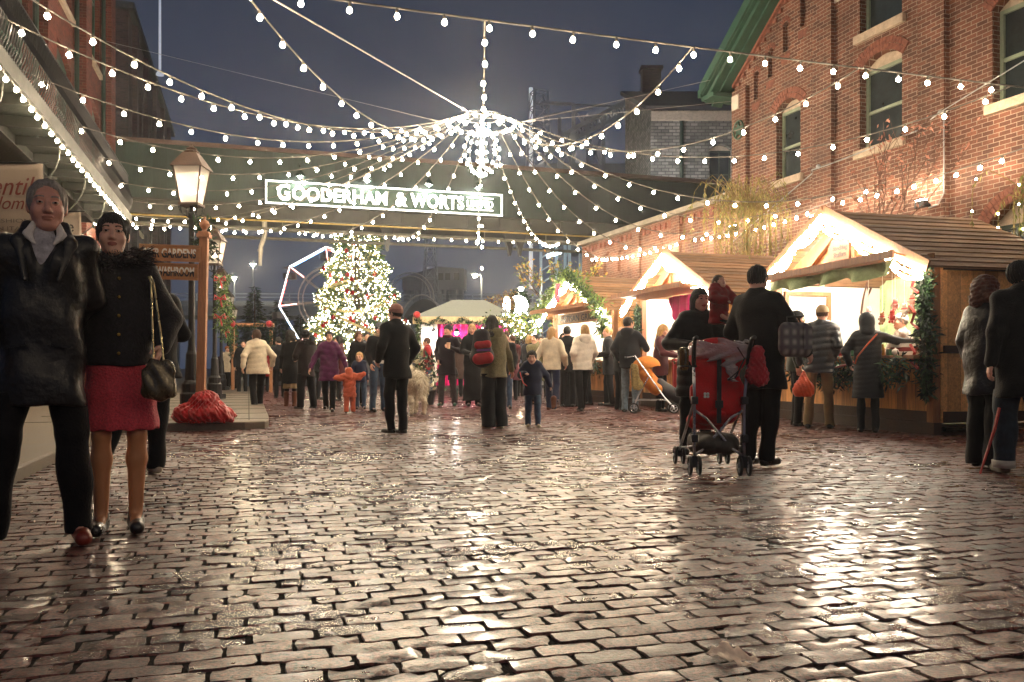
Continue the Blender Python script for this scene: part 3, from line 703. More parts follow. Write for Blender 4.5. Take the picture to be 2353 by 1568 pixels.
def big_sign():
    Yl = 28.96; xl = GX(609, Yl); rt = empty('name_sign', (xl+.08, 31.57+.31*xl-.28, 6.40), frame_rz((1, .31)), label='long dark sign reading GOODERHAM & WORTS LIMITED on the footbridge', cat='sign')
    Wd, H = 8.35, .80
    MB().box((0, 0, 0), (Wd, .08, H)).build('board', mat('sign_board', rgb('3a4f42'), .5, var=.2), rt)
    m_wh = emis('neon_white', (1, .97, .9), 2.6, False)
    f = MB(); t = .055; f.box((0, -.03, 0), (Wd, -.001, t)); f.box((0, -.03, H-t), (Wd, -.001, H)); f.box((0, -.03, t), (t, -.001, H-t)); f.box((Wd-t, -.03, t), (Wd, -.001, H-t)); f.build('border', m_wh, rt)
    text_obj('G', 'lettering', 1, m_wh, rt, (.6, -.02, .42), off=.035, dims=(.42, .58))
    text_obj('OODERHAM', 'lettering', 1, m_wh, rt, (2.5, -.02, .40), off=.035, dims=(3.25, .48), sp=1.05)
    text_obj('&', 'lettering', 1, m_wh, rt, (4.62, -.02, .40), off=.035, dims=(.42, .5))
    text_obj('WORTS', 'lettering', 1, m_wh, rt, (5.92, -.02, .40), off=.035, dims=(1.95, .5), sp=1.05)
    text_obj('LIMITED', 'lettering', 1, m_wh, rt, (7.5, -.02, .40), off=.02, dims=(.98, .25))
    MB().box((7.0, -.03, .6), (8.0, -.001, .635)).box((7.0, -.03, .17), (8.0, -.001, .205)).build('rule', m_wh, rt)
    # four gooseneck lamps
    m_lamp = emis('sign_lamp_glow', (1, .97, .88), 420)
    a = empty('sign_lamp'); 
    q = MB(); q.tube([(0, .24, .55), (0, .1, .62), (0, -.12, .6), (0, -.26, .48), (0, -.28, .32)], .014, 6); q.lathe([(.05, .34), (.07, .3), (.15, .2), (.17, .12), (.16, .12)], 14, (0, -.28, 0)); q.build('shade', m_dkgreen, a)
    b = MB(); b.ball((0, -.28, .13), .075, 10, 7); b.build('bulb', m_lamp, a)
    for i, x in enumerate((1.13, 3.38, 5.55, 7.35)):
        c = a if i == 0 else copy_tree(a)
        v = Matrix.Rotation(frame_rz((1, .31)), 3, 'Z') @ Vector((x, -.02, 0)); c.location = (rt.location.x+v.x, rt.location.y+v.y, 6.40+H); c.rotation_euler = (0, 0, frame_rz((1, .31)))
        tag(c, ['gooseneck lamp over the letters GO, first from the left on the long sign', 'gooseneck lamp over the letters RH, second along the long sign', 'gooseneck lamp over the W of WORTS on the long sign', 'gooseneck lamp over the word LIMITED on the long sign'][i], 'lamp', 'gooseneck lamps over the name sign')
big_sign()
# ------------------------------------------------------------------ string lights
BULB_E = 185.0
m_bulb = emis('warm_bulb', (1, .78, .52), BULB_E); m_hub = emis('hub_bulb', (1, .84, .62), 260)
_nt = m_bulb.node_tree; _oi = _nt.nodes.new('ShaderNodeObjectInfo'); _mr = _nt.nodes.new('ShaderNodeMapRange'); _mr.inputs[3].default_value = BULB_E*.55; _mr.inputs[4].default_value = BULB_E*1.35; _nt.links.new(_oi.outputs['Random'], _mr.inputs[0]); _nt.links.new(_mr.outputs[0], _nt.nodes['Principled BSDF'].inputs['Emission Strength'])
m_cable = mat('cable_rubber', (.10, .09, .08), .5, var=.2)
m_wire = mat('wire_rope', (.45, .43, .42), .4, metal=.5, var=.2)
_b = MB(); _b.lathe([(.012, .006), (.022, -.008), (.031, -.024), (.034, -.038), (.029, -.054), (.016, -.067), (.003, -.071)], 10); BULB_ME = None
HUB_ME = None
def bulb(parent, p, r=.05, m=None):
    global BULB_ME, HUB_ME
    if m is not None:
        if HUB_ME is None:
            me = bpy.data.meshes.new('bulb'); me.from_pydata(_b.v, [], _b.f); me.materials.append(m); me.shade_smooth(); HUB_ME = me
        o = link('bulb', HUB_ME, parent, p); o.scale = (r/.05,)*3; return o
    if BULB_ME is None:
        me = bpy.data.meshes.new('bulb'); me.from_pydata(_b.v, [], _b.f); me.materials.append(m_bulb); me.shade_smooth(); BULB_ME = me
    o = link('bulb', BULB_ME, parent, p)
    if r != .05: o.scale = (r/.05,)*3
    return o
def light_string(a, b, sag, label, group='strings of warm bulbs overhead', sp=.6, r=.05, drop=.05, cab=.011, start=.35, end=.3, mid=None, name='light_string'):
    rt = empty(name, a, label=label, cat='string lights', group=group); a = Vector(a); b = Vector(b)
    n = 40; pts = []
    for i in range(n+1):
        t = i/n; p = a.lerp(b, t)-a; p.z -= 4*sag*t*(1-t); pts.append(p)
    mb = MB(); mb.tube(pts, cab, 5, cap=False)
    L = [0.0]
    for i in range(n): L.append(L[-1]+(pts[i+1]-pts[i]).length)
    s = start; k = 0
    while s < L[-1]-end and k < 100:
        i = max(j for j in range(n+1) if L[j] <= s); i = min(i, n-1); t = (s-L[i])/(L[i+1]-L[i]); p = pts[i].lerp(pts[i+1], t)
        dx, dy = rng.uniform(-.012, .012), rng.uniform(-.012, .012)
        mb.tube([p, (p.x+dx, p.y+dy, p.z-drop)], .02, 5); bulb(rt, (p.x+dx, p.y+dy, p.z-drop), r)
        s += sp*rng.uniform(.93, 1.07); k += 1
    mb.build('cable', m_cable, rt); return rt
HUB = Vector((-.71, 20.0, 6.62))
def hubpt(p, r=.78, dz=0):
    d = Vector((p[0]-HUB.x, p[1]-HUB.y, 0)).normalized(); return (HUB.x+d.x*r, HUB.y+d.y*r, HUB.z+dz)
ORD = ['first', 'second', 'third', 'fourth', 'fifth', 'sixth', 'seventh', 'eighth', 'ninth', 'tenth']
def nodeN(x): return (x, 11+.31*x, 5.3)
def nodeF(x): return (x, 29.5+.31*x, 5.3)
for i, x in enumerate((-5.9, -3.16, -.35, 2.5, 5.15, 7.87)):
    a = nodeN(x); light_string(a, hubpt(a), 1.02 if i != 2 else .75, 'bulb string from the near cable to the glowing ring, %s from the left' % ORD[i])
for i, Y in enumerate((8.74, 11.4, 14.1, 16.7, 19.4, 22.0, 24.7)):
    a = (-4.42-.31*Y, Y, 5.5); light_string(a, hubpt(a), 1.05, 'bulb string from the balcony facade to the ring, %s from the near end' % ORD[i])
for i, x in enumerate((-12.4, -9.6, -6.8, -4.0, -1.2, 1.6)):
    a = nodeF(x); light_string(a, hubpt(a), .95, 'bulb string from the ring to the far cable, %s from the left' % ORD[i])
for i, Y in enumerate((16.0, 18.6, 21.2, 23.8, 26.4)):
    a = (13-.36*Y-.2, Y, 4.35); light_string(a, hubpt(a), 1.0, 'bulb string from the ring to the wall behind the huts, %s from the big hut' % ORD[i])
light_string((-7.3, 8.74, 5.42), (8.15, 13.53, 5.32), .06, 'near bulb cable stretched straight across the top of the street', sp=.58, drop=.07, cab=.014)
for i_, (k_, n_) in enumerate(((-2.0, 'first'), (-5.5, 'second'))):     # the canopy carries on down the street behind the camera
    light_string((-3.9-.31*k_, k_, 5.3), (12.6-.36*(k_+4), k_+4, 5.3), .5, 'crosswise bulb cable over the street behind the viewer, %s from it' % n_, sp=.5, drop=.07, cab=.014)
light_string((-12.4, 25.66, 5.32), (2.3, 30.21, 5.32), .06, 'far bulb cable stretched straight across under the footbridge', sp=.55)
light_string((13-.36*28.4-.25, 28.4, 4.55), (13-.36*22.5-.25, 22.5, 4.3), .16, 'dense bulb swag on the low brick wall above the farthest hut', sp=.36)
light_string((13-.36*22.5-.25, 22.4, 4.3), (13-.36*17.4-.25, 17.4, 4.25), .14, 'dense bulb swag on the brick wall behind the hut roofs', sp=.36)
light_string((13-.36*17.3-.28, 17.3, 4.25), (13-.36*12.0-.25, 12.0, 4.4), .12, 'bulb string along the tall brick building above the big hut', sp=.45)
bd = lambda Y: (-3.00-.31*Y, Y, 4.50)
light_string(bd(8.6), bd(21.0), .03, 'row of bulbs along the lower edge of the iron balcony', sp=.42, drop=.02, r=.045)
light_string((-3.9-.31*21.3, 21.3, 4.7), nodeF(-12.0), .5, 'short bulb string from the end of the balcony to the footbridge cable', sp=.5)
def ring():
    rt = empty('ring_chandelier', HUB, label='blazing ring chandelier with hanging oval hoops at the hub of all the strings', cat='chandelier')
    f = MB(); c = lambda r, z, n=32: [(r*math.cos(2*math.pi*k/n), r*math.sin(2*math.pi*k/n), z) for k in range(n)]
    f.tube(c(.78, 0), .02, 6, closed=True); f.tube(c(.5, .14), .015, 6, closed=True); f.tube(c(.78, -.1), .012, 6, closed=True)
    for k in range(8):
        t = k*math.pi/4; f.tube([(.78*math.cos(t), .78*math.sin(t), 0), (.5*math.cos(t), .5*math.sin(t), .14), (0, 0, .2)], .01, 5)
    f.tube([(0, 0, .2), (0, 0, -1.3)], .012, 5)
    for h in range(3):
        a = .3+h*math.pi/3; pts = [(.4*math.sin(t)*math.cos(a), .4*math.sin(t)*math.sin(a), -.68+.52*math.cos(t)) for t in [2*math.pi*k/24 for k in range(24)]]
        f.tube(pts, .012, 5, closed=True)
    f.build('frame', m_iron, rt)
    for k in range(22): t = 2*math.pi*k/22; bulb(rt, (.78*math.cos(t), .78*math.sin(t), -.02), .052, m_hub)
    for k in range(10): t = 2*math.pi*k/10; bulb(rt, (.5*math.cos(t), .5*math.sin(t), .1), .052, m_hub)
    for h in range(3):
        a = .3+h*math.pi/3
        for k in range(16):
            t = 2*math.pi*(k+.5)/16; bulb(rt, (.43*math.sin(t)*math.cos(a), .43*math.sin(t)*math.sin(a), -.66+.54*math.cos(t)), .048, m_hub)
    for k in range(5): bulb(rt, (0, 0, -.42-.13*k), .075, m_hub)
    for k in range(4): bulb(rt, (0, 0, -1.9-.5*k), .042)
    return rt
ring()
def guy(a, b, r, lab):
    a = Vector(a); b = Vector(b); mb = MB(); mb.tube([b-a*0-a, (0, 0, 0)], r, 5); q = (b-a).normalized()
    mb.tube([(b-a)-q*.5, (b-a)-q*.3], r*2.6, 6); o = mb.build('support_wire', m_wire, loc=a); tag(o, lab, 'wire', 'wires holding the ring'); return o
guy(W(560, -40, 9.5), hubpt((-4, 12), .78, .05), .012, 'thick steel wire from the upper left of the sky to the ring')
guy(W(243, 95, 22.5), hubpt((-10, 22), .78, .02), .006, 'thin wire from the balcony building to the ring')
guy((5.2, 20.9, 8.0), hubpt((5, 21), .78, .02), .006, 'upper thin wire from the green eave to the ring')
guy((5.4, 20.7, 7.35), hubpt((5, 20), .78, 0), .006, 'lower thin wire from the brick gable corner to the ring')

# ------------------------------------------------------------------ wall lights on the right building
m_flood = emis('flood_glow', (1, .84, .6), 110)
def wall_light(s, z, lab, r=.09, parent_box=True):
    n = math.hypot(.36, 1); d = Vector((.36/n, -1/n, 0)); out = Vector((-d.y*-1*-1, 0, 0))
    base = Vector((13-.36*20.9, 20.9, 0))+d*s; nrm = Vector((-1/n, -.36/n, 0))
    rt = empty('wall_light', base+nrm*.12+Vector((0, 0, z)), frame_rz((d.x, d.y)), label=lab, cat='wall light', group='floodlights on the brick building')
    q = MB(); q.box((-.12, -.24, -.06), (.12, -.14, .06)); q.box((-.03, -.14, -.03), (.03, 0, .03)); q.build('housing', m_iron, rt, bevel=.01)
    q = MB(); q.box((-.1, -.22, .062), (.1, -.15, .085)); q.build('lens', m_flood, rt)
wall_light(6.1, 3.75, 'small floodlight on the brick pilaster above the big hut')
wall_light(3.28, 3.95, 'small floodlight on the pilaster behind the peak of the big hut')
wall_light(.35, 4.2, 'small floodlight at the outer corner of the brick gable building')

# ------------------------------------------------------------------ street lamps
m_lglass = emis('lantern_glow', (1, .80, .56), 1.6)
m_mantle = emis('mantle', (1, .85, .6), 20)
m_copper = mat('lantern_roof', rgb('4a382e'), .55, metal=.3, var=.3)
def street_lamp():
    rt = empty('street_lamp')
    q = MB(); q.lathe([(.2, 0), (.2, .35), (.17, .38), (.17, .5), (.12, .56), (.1, .95), (.075, 1.0), (.06, 1.1), (.05, 3.0), (.065, 3.02), (.065, 3.08), (.04, 3.1), (.04, 3.2)], 14, (0, 0, 0))
    q.box((-.24, -.24, 0), (.24, .24, .12))
    for k in range(4):
        a = k*math.pi/2+math.pi/4; q.tube([(.05*math.cos(a), .05*math.sin(a), 3.02), (.18*math.cos(a), .18*math.sin(a), 3.07), (.22*math.cos(a), .22*math.sin(a), 3.17), (.17*math.cos(a), .17*math.sin(a), 3.22)], .012, 5)
        q.tube([(.22*math.cos(a)+.03*math.cos(t*.9)*math.cos(a), .22*math.sin(a)+.03*math.cos(t*.9)*math.sin(a), 3.14+.03*math.sin(t*.9)) for t in range(7)], .008, 4)
    q.build('post', m_iron, rt)
    q = MB()
    for sx, sy in ((-1, -1), (1, -1), (1, 1), (-1, 1)): q.bar((sx*.15, sy*.15, 3.22), (sx*.25, sy*.25, 3.78), .022)
    q.box((-.18, -.18, 3.19), (.18, .18, 3.225)); q.build('lantern_frame', m_copper, rt)
    q = MB(); q.lathe([(.148, 3.226), (.245, 3.775)], c=(0, 0, 0), sq=True)
    gl = q.build('lantern_glass', m_lantern, rt)
    q = MB(); q.tube([(0, 0, 3.23), (0, 0, 3.36)], .012, 5); q.tube([(.05, 0, 3.23), (.05, 0, 3.36)], .012, 5); q.tube([(-.05, 0, 3.23), (-.05, 0, 3.34)], .012, 5); q.build('burner', m_iron, rt)
    q = MB(); q.ball((0, 0, 3.42), .05, 8, 6); q.ball((.05, 0, 3.4), .025, 6, 5); q.build('mantle', m_mantle, rt)
    q = MB(); q.lathe([(.29, 3.76), (.28, 3.78), (.12, 3.99)], sq=True); q.lathe([(.13, 3.99), (.14, 4.01), (.10, 4.03), (.08, 4.04), (.1, 4.06), (.04, 4.09), (.02, 4.11), (.005, 4.14)], 12); q.build('lantern_roof', m_copper, rt)
    return rt
m, nt, p = nodes('lantern_pane'); p.inputs['Base Color'].default_value = (1, .9, .75, 1); p.inputs['Roughness'].default_value = .35; p.inputs['Transmission Weight'].default_value = .8; p.inputs['Alpha'].default_value = .55
p.inputs['Emission Color'].default_value = (1, .78, .52, 1); p.inputs['Emission Strength'].default_value = .16; m_lantern = m
m_leafA = mat('fir_needles', rgb('33502f'), .6, var=.45, scale=9, bump=0)
m_leafB = mat('fir_needles_light', rgb('6f8a45'), .6, var=.4, scale=9, bump=0)
m_leafD = mat('dark_needles', rgb('16261c'), .65, var=.4, scale=6, bump=0)
m_leafY = mat('yellow_leaves', rgb('c9a04a'), .6, var=.4, scale=9, bump=0)
m_willow = mat('willow_leaves', rgb('a09a50'), .6, var=.4, scale=9, bump=0)
m_ribred = mat('red_ribbon', rgb('b01218'), .4, var=.3, sheen=.5)
m_bark = mat('bark', rgb('4c3a2e'), .85, var=.4, scale=9, bump=.6)
def leaves(points, size, el=3.0, seed=0, up=.3, jitter=.0, dirs=None):
    """leaf blades (diamond quads) at points -> V,Q"""
    r = np.random.RandomState(seed); P = np.asarray(points, float); n = len(P)
    d = r.normal(0, 1, (n, 3)) if dirs is None else np.asarray(dirs)+r.normal(0, .35, (n, 3)); d[:, 2] += up; d /= np.linalg.norm(d, axis=1)[:, None]+1e-9
    s = np.cross(d, r.normal(0, 1, (n, 3))); s /= np.linalg.norm(s, axis=1)[:, None]+1e-9
    Lg = size*r.uniform(.6, 1.3, n)[:, None]; wd = Lg/el
    V = np.stack([P, P+d*Lg*.5+s*wd*.5, P+d*Lg, P+d*Lg*.5-s*wd*.5], 1).reshape(-1, 3)
    return V, np.arange(4*n).reshape(-1, 4)
def leafobj(name, pts, size, mats, parent=None, el=3.0, seed=0, up=.3, dirs=None, **tg):
    V, Q = leaves(pts, size, el, seed, up, dirs=dirs); r = np.random.RandomState(seed+5)
    ms = mats if isinstance(mats, list) else [mats]
    mi = r.randint(0, len(ms), len(Q)); o = quads_mesh(name, V, Q, ms, parent, mi if len(ms) > 1 else None); tag(o, **tg); return o
lamp0 = street_lamp(); lamps = [(-4.9, 13.0), (-7.17, 20.5), (-9.75, 28.5), (-12.3, 36.8), (-14.8, 45)]
ll = ['tall black street lamp with lit lantern behind the wooden signpost', 'second lit lantern lamp along the sidewalk, hung with a pine garland', 'third lantern lamp along the sidewalk with a red bowed garland', 'fourth lantern lamp far down the sidewalk', 'farthest lantern lamp at the end of the sidewalk']
for i, (x, y) in enumerate(lamps):
    c = lamp0 if i == 0 else copy_tree(lamp0); c.location = (x, y, .105); c.scale = (.84, .84, 1.01); tag(c, ll[i], 'street lamp', 'lantern lamps along the sidewalk')
    g = empty('garland', (x+.12, y-.1, 0), label=['dark pine garland hung behind the lantern lamp at the signpost', 'thick pine garland with red bows on the second lantern lamp', 'leafy pine garland with red bows on the third lantern lamp', 'pine garland on the fourth lantern lamp', 'pine garland on the farthest lantern lamp'][i], cat='garland', group='pine garlands on the lamps')
    r = np.random.RandomState(i); zs = r.uniform(1.75, 3.1, 900) if i else r.uniform(2.55, 3.1, 500)
    a = r.uniform(0, 6.28, len(zs)); rad = (.08+.14*np.abs(np.sin(zs*3.2+i)))*r.uniform(.3, 1, len(zs))
    pts = np.stack([.1+rad*np.cos(a), rad*np.sin(a), zs], -1)
    leafobj('greenery', pts, .13, [m_leafA, m_leafB] if i else [m_leafD, m_leafA], g, el=4, seed=i, up=-.5)
    if i:
        for k, z in enumerate((2.95, 2.5, 2.05)):
            q = MB(); q.tube([(.1, -.16, z), (.22, -.2, z+.08), (.24, -.18, z-.02), (.1, -.16, z), (-.02, -.2, z+.08), (-.04, -.18, z-.02), (.1, -.16, z), (.16, -.2, z-.2)], .022, 5); q.build('bow', m_ribred, g)
# ------------------------------------------------------------------ garland helper
def garland_line(rt, pts, r, n, mats, seed=0, name='garland', size=.1, droop=0.0, el=4):
    pts = [Vector(p) for p in pts]; rr = np.random.RandomState(seed); L = [0]
    for a, b in zip(pts[:-1], pts[1:]): L.append(L[-1]+(b-a).length)
    out = []
    for s in rr.uniform(0, L[-1], n):
        i = max(j for j in range(len(L)) if L[j] <= s); i = min(i, len(pts)-2); p = pts[i].lerp(pts[i+1], (s-L[i])/max(1e-6, L[i+1]-L[i]))
        q = rr.normal(0, 1, 3); q /= np.linalg.norm(q); k = r*rr.uniform(.1, 1)*(.75+.35*math.sin(s*5+seed)); out.append((p.x+q[0]*k, p.y+q[1]*k, p.z+q[2]*k-droop*rr.rand()))
    return leafobj(name, out, size, mats, rt, el=el, seed=seed, up=-.3)
# ------------------------------------------------------------------ market huts
m_board = plank_mat('hut_boards', rgb('d39a60'), pitch=.17, axis=0, dark=.3, rough=.55, gap=.05)
m_boardy = plank_mat('hut_side_boards', rgb('dba468'), pitch=.19, axis=1, dark=.3, rough=.55, gap=.05)
m_roofb = plank_mat('hut_roof_boards', rgb('8e6a4c'), pitch=.15, axis=2, dark=.22, rough=.7, gap=.1)
m_gable = plank_mat('hut_gable_boards', rgb('b0764a'), pitch=.16, axis=0, dark=.5, rough=.55, gap=.04)
m_dkwood = mat('dark_timber', rgb('3a2a22'), .6, var=.4, scale=5, bump=.3)
m_postw = mat('post_timber', rgb('8b5e3c'), .6, var=.35, scale=7, bump=.3, stretch=(3, 3, .5))
m_icicle = emis('icicle_bulbs', (1, .84, .62), 70)
m_tube = emis('tube_light', (1, .90, .72), 430)
m_plaque = mat('plaque', rgb('7d4a30'), .5, var=.15)
m_ink = mat('ink_black', (.01, .01, .01), .5, var=.1, bump=0)
m_white = mat('white_board', rgb('ece4d8'), .6, var=.08)
m_greencloth = mat('green_cloth', rgb('93a87a'), .8, var=.35, scale=5, bump=.5)
m_magenta = mat('magenta_cloth', rgb('d81878'), .6, var=.2, scale=3, bump=.3)
def hut(R0, L0, label, zE=2.2, rise=.95, depth=2.1, roofd=2.3, open_=(.35, .45), garl=False, icic=True, tube=True, flap=(.5, .1)):
    """R0 near front corner (ground), L0 far front corner; local x from L0(0) to R0(W); local y into the hut"""
    dx, dy = R0[0]-L0[0], R0[1]-L0[1]; Wd = math.hypot(dx, dy)
    rt = empty('market_hut', (L0[0], L0[1], 0), frame_rz((dx, dy)), label=label, cat='hut')
    c = Wd/2; zc = 1.02
    fr = MB(); fr.box((0, -.02, .0), (Wd, .1, .16)); MBf = fr.build('plinth', m_dkwood, rt)
    MB().box((.1, 0.0, .3), (Wd-.1, .04, zc-.05)).build('front_panel', m_board, rt)
    fr = MB(); fr.box((.1, -.025, .165), (Wd-.1, .05, .30)); fr.build('bottom_rail', m_dkwood, rt)
    for x in (0, Wd-.11): MB().box((x, -.03, .162), (x+.11, .08, zE+.03)).build('post', m_postw, rt)
    MB().box((-.12, -.32, zc-.048), (Wd+.0, .5, zc)).build('counter', m_postw, rt, bevel=.008)
    # sides and back
    for x in (Wd-.035, 0):
        s = MB(); s.box((x, .09, .16), (x+.035, depth, zE)); s.build('side_panel', m_boardy, rt)
    s = MB(); s.box((Wd, .12, 1.04), (Wd+.03, depth, 1.14)); s.box((Wd, .12, .16), (Wd+.03, depth, .3)); s.box((Wd, .12, zE-.12), (Wd+.03, depth, zE)); s.build('side_rail', m_dkwood, rt)
    MB().box((.0, depth-.04, .1), (Wd, depth, zE)).build('back_panel', m_board, rt); MB().box((.04, depth-.06, .15), (Wd-.04, depth-.041, zE)).build('bright_lining', m_white, rt)  # white linings here and on the far side, added to brighten the inside
    MB().box((0.05, .1, .1), (Wd-.05, depth-.05, .14)).build('floor_boards', m_dkwood, rt)
    MB().box((.036, .1, .15), (.05, depth-.07, zE+.3)).build('bright_lining', m_white, rt)
    # roof: two slopes of lapped boards
    ov = .28; oy = .32; sl = rise/c; zR = zE+rise
    for sgn in (-1, 1):
        r_ = MB(); nb = 12
        for k in range(nb):
            a0 = k/nb; a1 = (k+1.12)/nb
            h0 = c+sgn*(c+ov)*(1-a0); h1 = c+sgn*(c+ov)*(1-min(a1, 1)); z0 = zR-sl*(c+ov)*(1-a0)+.035; z1 = zR-sl*(c+ov)*(1-min(a1, 1))+.015
            vs = [(h0, -oy, z0), (h1, -oy, z1), (h1, roofd, z1), (h0, roofd, z0), (h0, -oy, z0-.03), (h1, -oy, z1-.02), (h1, roofd, z1-.02), (h0, roofd, z0-.03)]
            fs = [(0, 1, 2, 3), (7, 6, 5, 4), (0, 4, 5, 1), (2, 6, 7, 3), (0, 3, 7, 4), (1, 5, 6, 2)]
            r_.add(vs, fs if sgn > 0 else [f[::-1] for f in fs])
        r_.build('roof', m_roofb, rt)
    # gable
    g = MB(); g.prism([(.02, zE), (Wd-.02, zE), (c, zR-.04)], .0, .04); g.build('gable', m_gable, rt)
    g = MB(); g.prism([(.02, zE), (Wd-.02, zE), (c, zR-.04)], depth-.04, depth); g.build('gable', m_gable, rt)
    t = MB()
    t.box((.0, -.03, zE-.02), (Wd, -.002, zE+.09)); t.bar((c-.95*c*.55, -.05, zE+.1), (c-.12, -.05, zR-.28), .09, .05, up=(0, 1, 0)); t.bar((c+.95*c*.55, -.05, zE+.1), (c+.12, -.05, zR-.28), .09, .05, up=(0, 1, 0))
    for x in (c-.32, c+.24): t.box((x, -.04, zE+.09), (x+.08, -.001, zR-sl*abs(x+.04-c)-.1))
    t.build('gable_timber', m_postw, rt)
    fb = MB()
    for sgn in (-1, 1): fb.bar((c, -oy-.015, zR+.02), (c+sgn*(c+ov), -oy-.015, zR-sl*(c+ov)+.02), .025, .15)
    fb.build('barge_board', m_postw, rt)
    # raised shutter (awning) over the opening
    x0, x1 = open_[0]*.5, Wd-.12; zf = zE-.02; yo = -flap[0]
    f = MB(); vs = [(x0, -.035, zf), (x1, -.035, zf), (x1, yo, zf+flap[1]), (x0, yo, zf+flap[1])]; vs += [(a, b, z+.03) for a, b, z in vs]
    f.add(vs, [(3, 2, 1, 0), (4, 5, 6, 7), (0, 1, 5, 4), (1, 2, 6, 5), (2, 3, 7, 6), (3, 0, 4, 7)]); f.box((x0, yo-.03, zf+flap[1]-.05), (x1, yo-.002, zf+flap[1]+.05)); f.build('raised_shutter', m_postw, rt)
    if icic:
        q = MB(); r = random.Random(3); L_ = c+ov
        for sgn in (-1, 1):
            k = 0
            while k*.055 < L_-.02:
                d = k*.055; drop = .09+.11*abs(math.sin(d*4.2+.5))
                for j in range(3):
                    zz = zR-sl*d-.03-drop*(j+.5)/2.2
                    q.ball((c+sgn*d+r.uniform(-.015, .015), -oy-.06+r.uniform(-.01, .01), zz), .024, 5, 4)
                k += 1
        tag(q.build('icicle_lights', m_icicle, rt), kind='stuff')
    if tube:
        for x in (Wd*.25, Wd*.7):
            q = MB(); q.tube([(x-.55, .55, zE+.12), (x+.55, .55, zE+.12)], .022, 8); q.build('tube_light', m_tube, rt)
    if garl:
        ptsg = [(c-c*1.05, -oy-.12, zR-sl*c*1.05), (c, -oy-.12, zR+.08), (c+c*1.05, -oy-.12, zR-sl*c*1.05), (c+c*1.1, -oy-.05, zE-.7)]
        garland_line(rt, ptsg, .24, 2600, [m_leafA, m_leafB], 5, 'roof_garland', .16)
    return rt, Wd
h1, W1 = hut((5.35, 10.75), (4.45, 14.4), 'largest wooden market hut with a STOCKING STUFFERS plaque on its gable', zE=2.22, rise=.93)
h2, W2 = hut((3.95, 16.0), (2.92, 19.2), 'middle wooden market hut with a pink drape and glowing gable', zE=2.38, rise=.86, flap=(.8, .06))
h3, W3 = hut((2.42, 20.0), (1.15, 23.4), 'small wooden market hut with a thick pine garland over its gable', zE=2.32, rise=.86, garl=True, flap=(.75, .04))
# big hut details
p_ = MB(); c = W1/2; p_.box((c-.22, -.06, 2.34), (c+.22, -.041, 2.78)); pl = p_.build('plaque', m_plaque, h1)
text_obj('Stocking\nStuffers', 'lettering', .1, m_ink, h1, (c, -.063, 2.58), ext=.002, off=.002)
MB().box((c-.95, -.06, 2.33), (c-.68, -.03, 2.43)).build('number_plate', m_plaque, h1)
def side_sign(h, Wd, body):
    MB().box((.5, -.1, 2.0), (Wd-.35, -.06, 2.27)).build('sign_board', mat('fascia_sign', rgb('a67d55'), .6, var=.2), h)
    text_obj(body, 'lettering', .2, m_ink, h, ((Wd+.15)/2, -.103, 2.13), ext=.002, dims=(Wd-1.2, .16))
side_sign(h3, W3, 'ARTISAN GRILLED')
# inside of big hut: white boards + green cloth backdrop, garlands, goods
q = MB(); q.box((.055, .15, .9), (.09, .22, 2.15)); q.box((.055, .95, .9), (.09, 1.03, 2.15)); q.box((.055, .22, 2.08), (.09, .95, 2.15)); q.build('door_frame', m_postw, h1)
q = MB(); q.sheet(lambda a, b: (.1+3.4*a, 1.98+.03*math.sin(a*70), .95+1.4*b), 60, 4); q.build('green_curtain', m_greencloth, h1, smooth=True)
q = MB(); q.sheet(lambda a, b: (.1+3.5*a, -.42+.12*b*math.sin(a*30)+.06*math.sin(a*17), 2.24-(.12+.10*abs(math.sin(a*14)))*b), 90, 5); q.build('valance', m_greencloth, h1, smooth=True)
garland_line(h1, [(W1*.28, -.36, .98), (W1*.6, -.38, .9), (W1-.1, -.36, .97)], .15, 1500, [m_leafA, m_leafD], 8, 'counter_garland', .12, droop=.28)
garland_line(h1, [(W1-.03, -.1, 2.1), (W1-.05, -.12, 1.6), (W1-.03, -.1, .95), (W1-.05, -.08, .5)], .15, 1500, [m_leafD, m_leafA], 9, 'post_garland', .12)
for z in (2.0, 1.55, 1.05): 
    q = MB(); q.tube([(W1-.15, -.24, z+.1), (W1-.02, -.28, z), (W1-.12, -.25, z-.12), (W1-.0, -.25, z-.2)], .02, 5); q.build('ribbon', m_ribred, h1)
q = MB(); q.tube([(W1*.5, -.5, .93), (W1*.55, -.52, .88), (W1*.6, -.5, .92)], .014, 5); q.tube([(W1*.65, -.52, .86), (W1*.72, -.53, .9), (W1*.77, -.5, .95)], .014, 5); q.build('ribbon', m_ribred, h1)
def h1p(x, y, z):
    v = Matrix.Rotation(h1.rotation_euler[2], 3, 'Z') @ Vector((x, y, z)); return v+h1.location
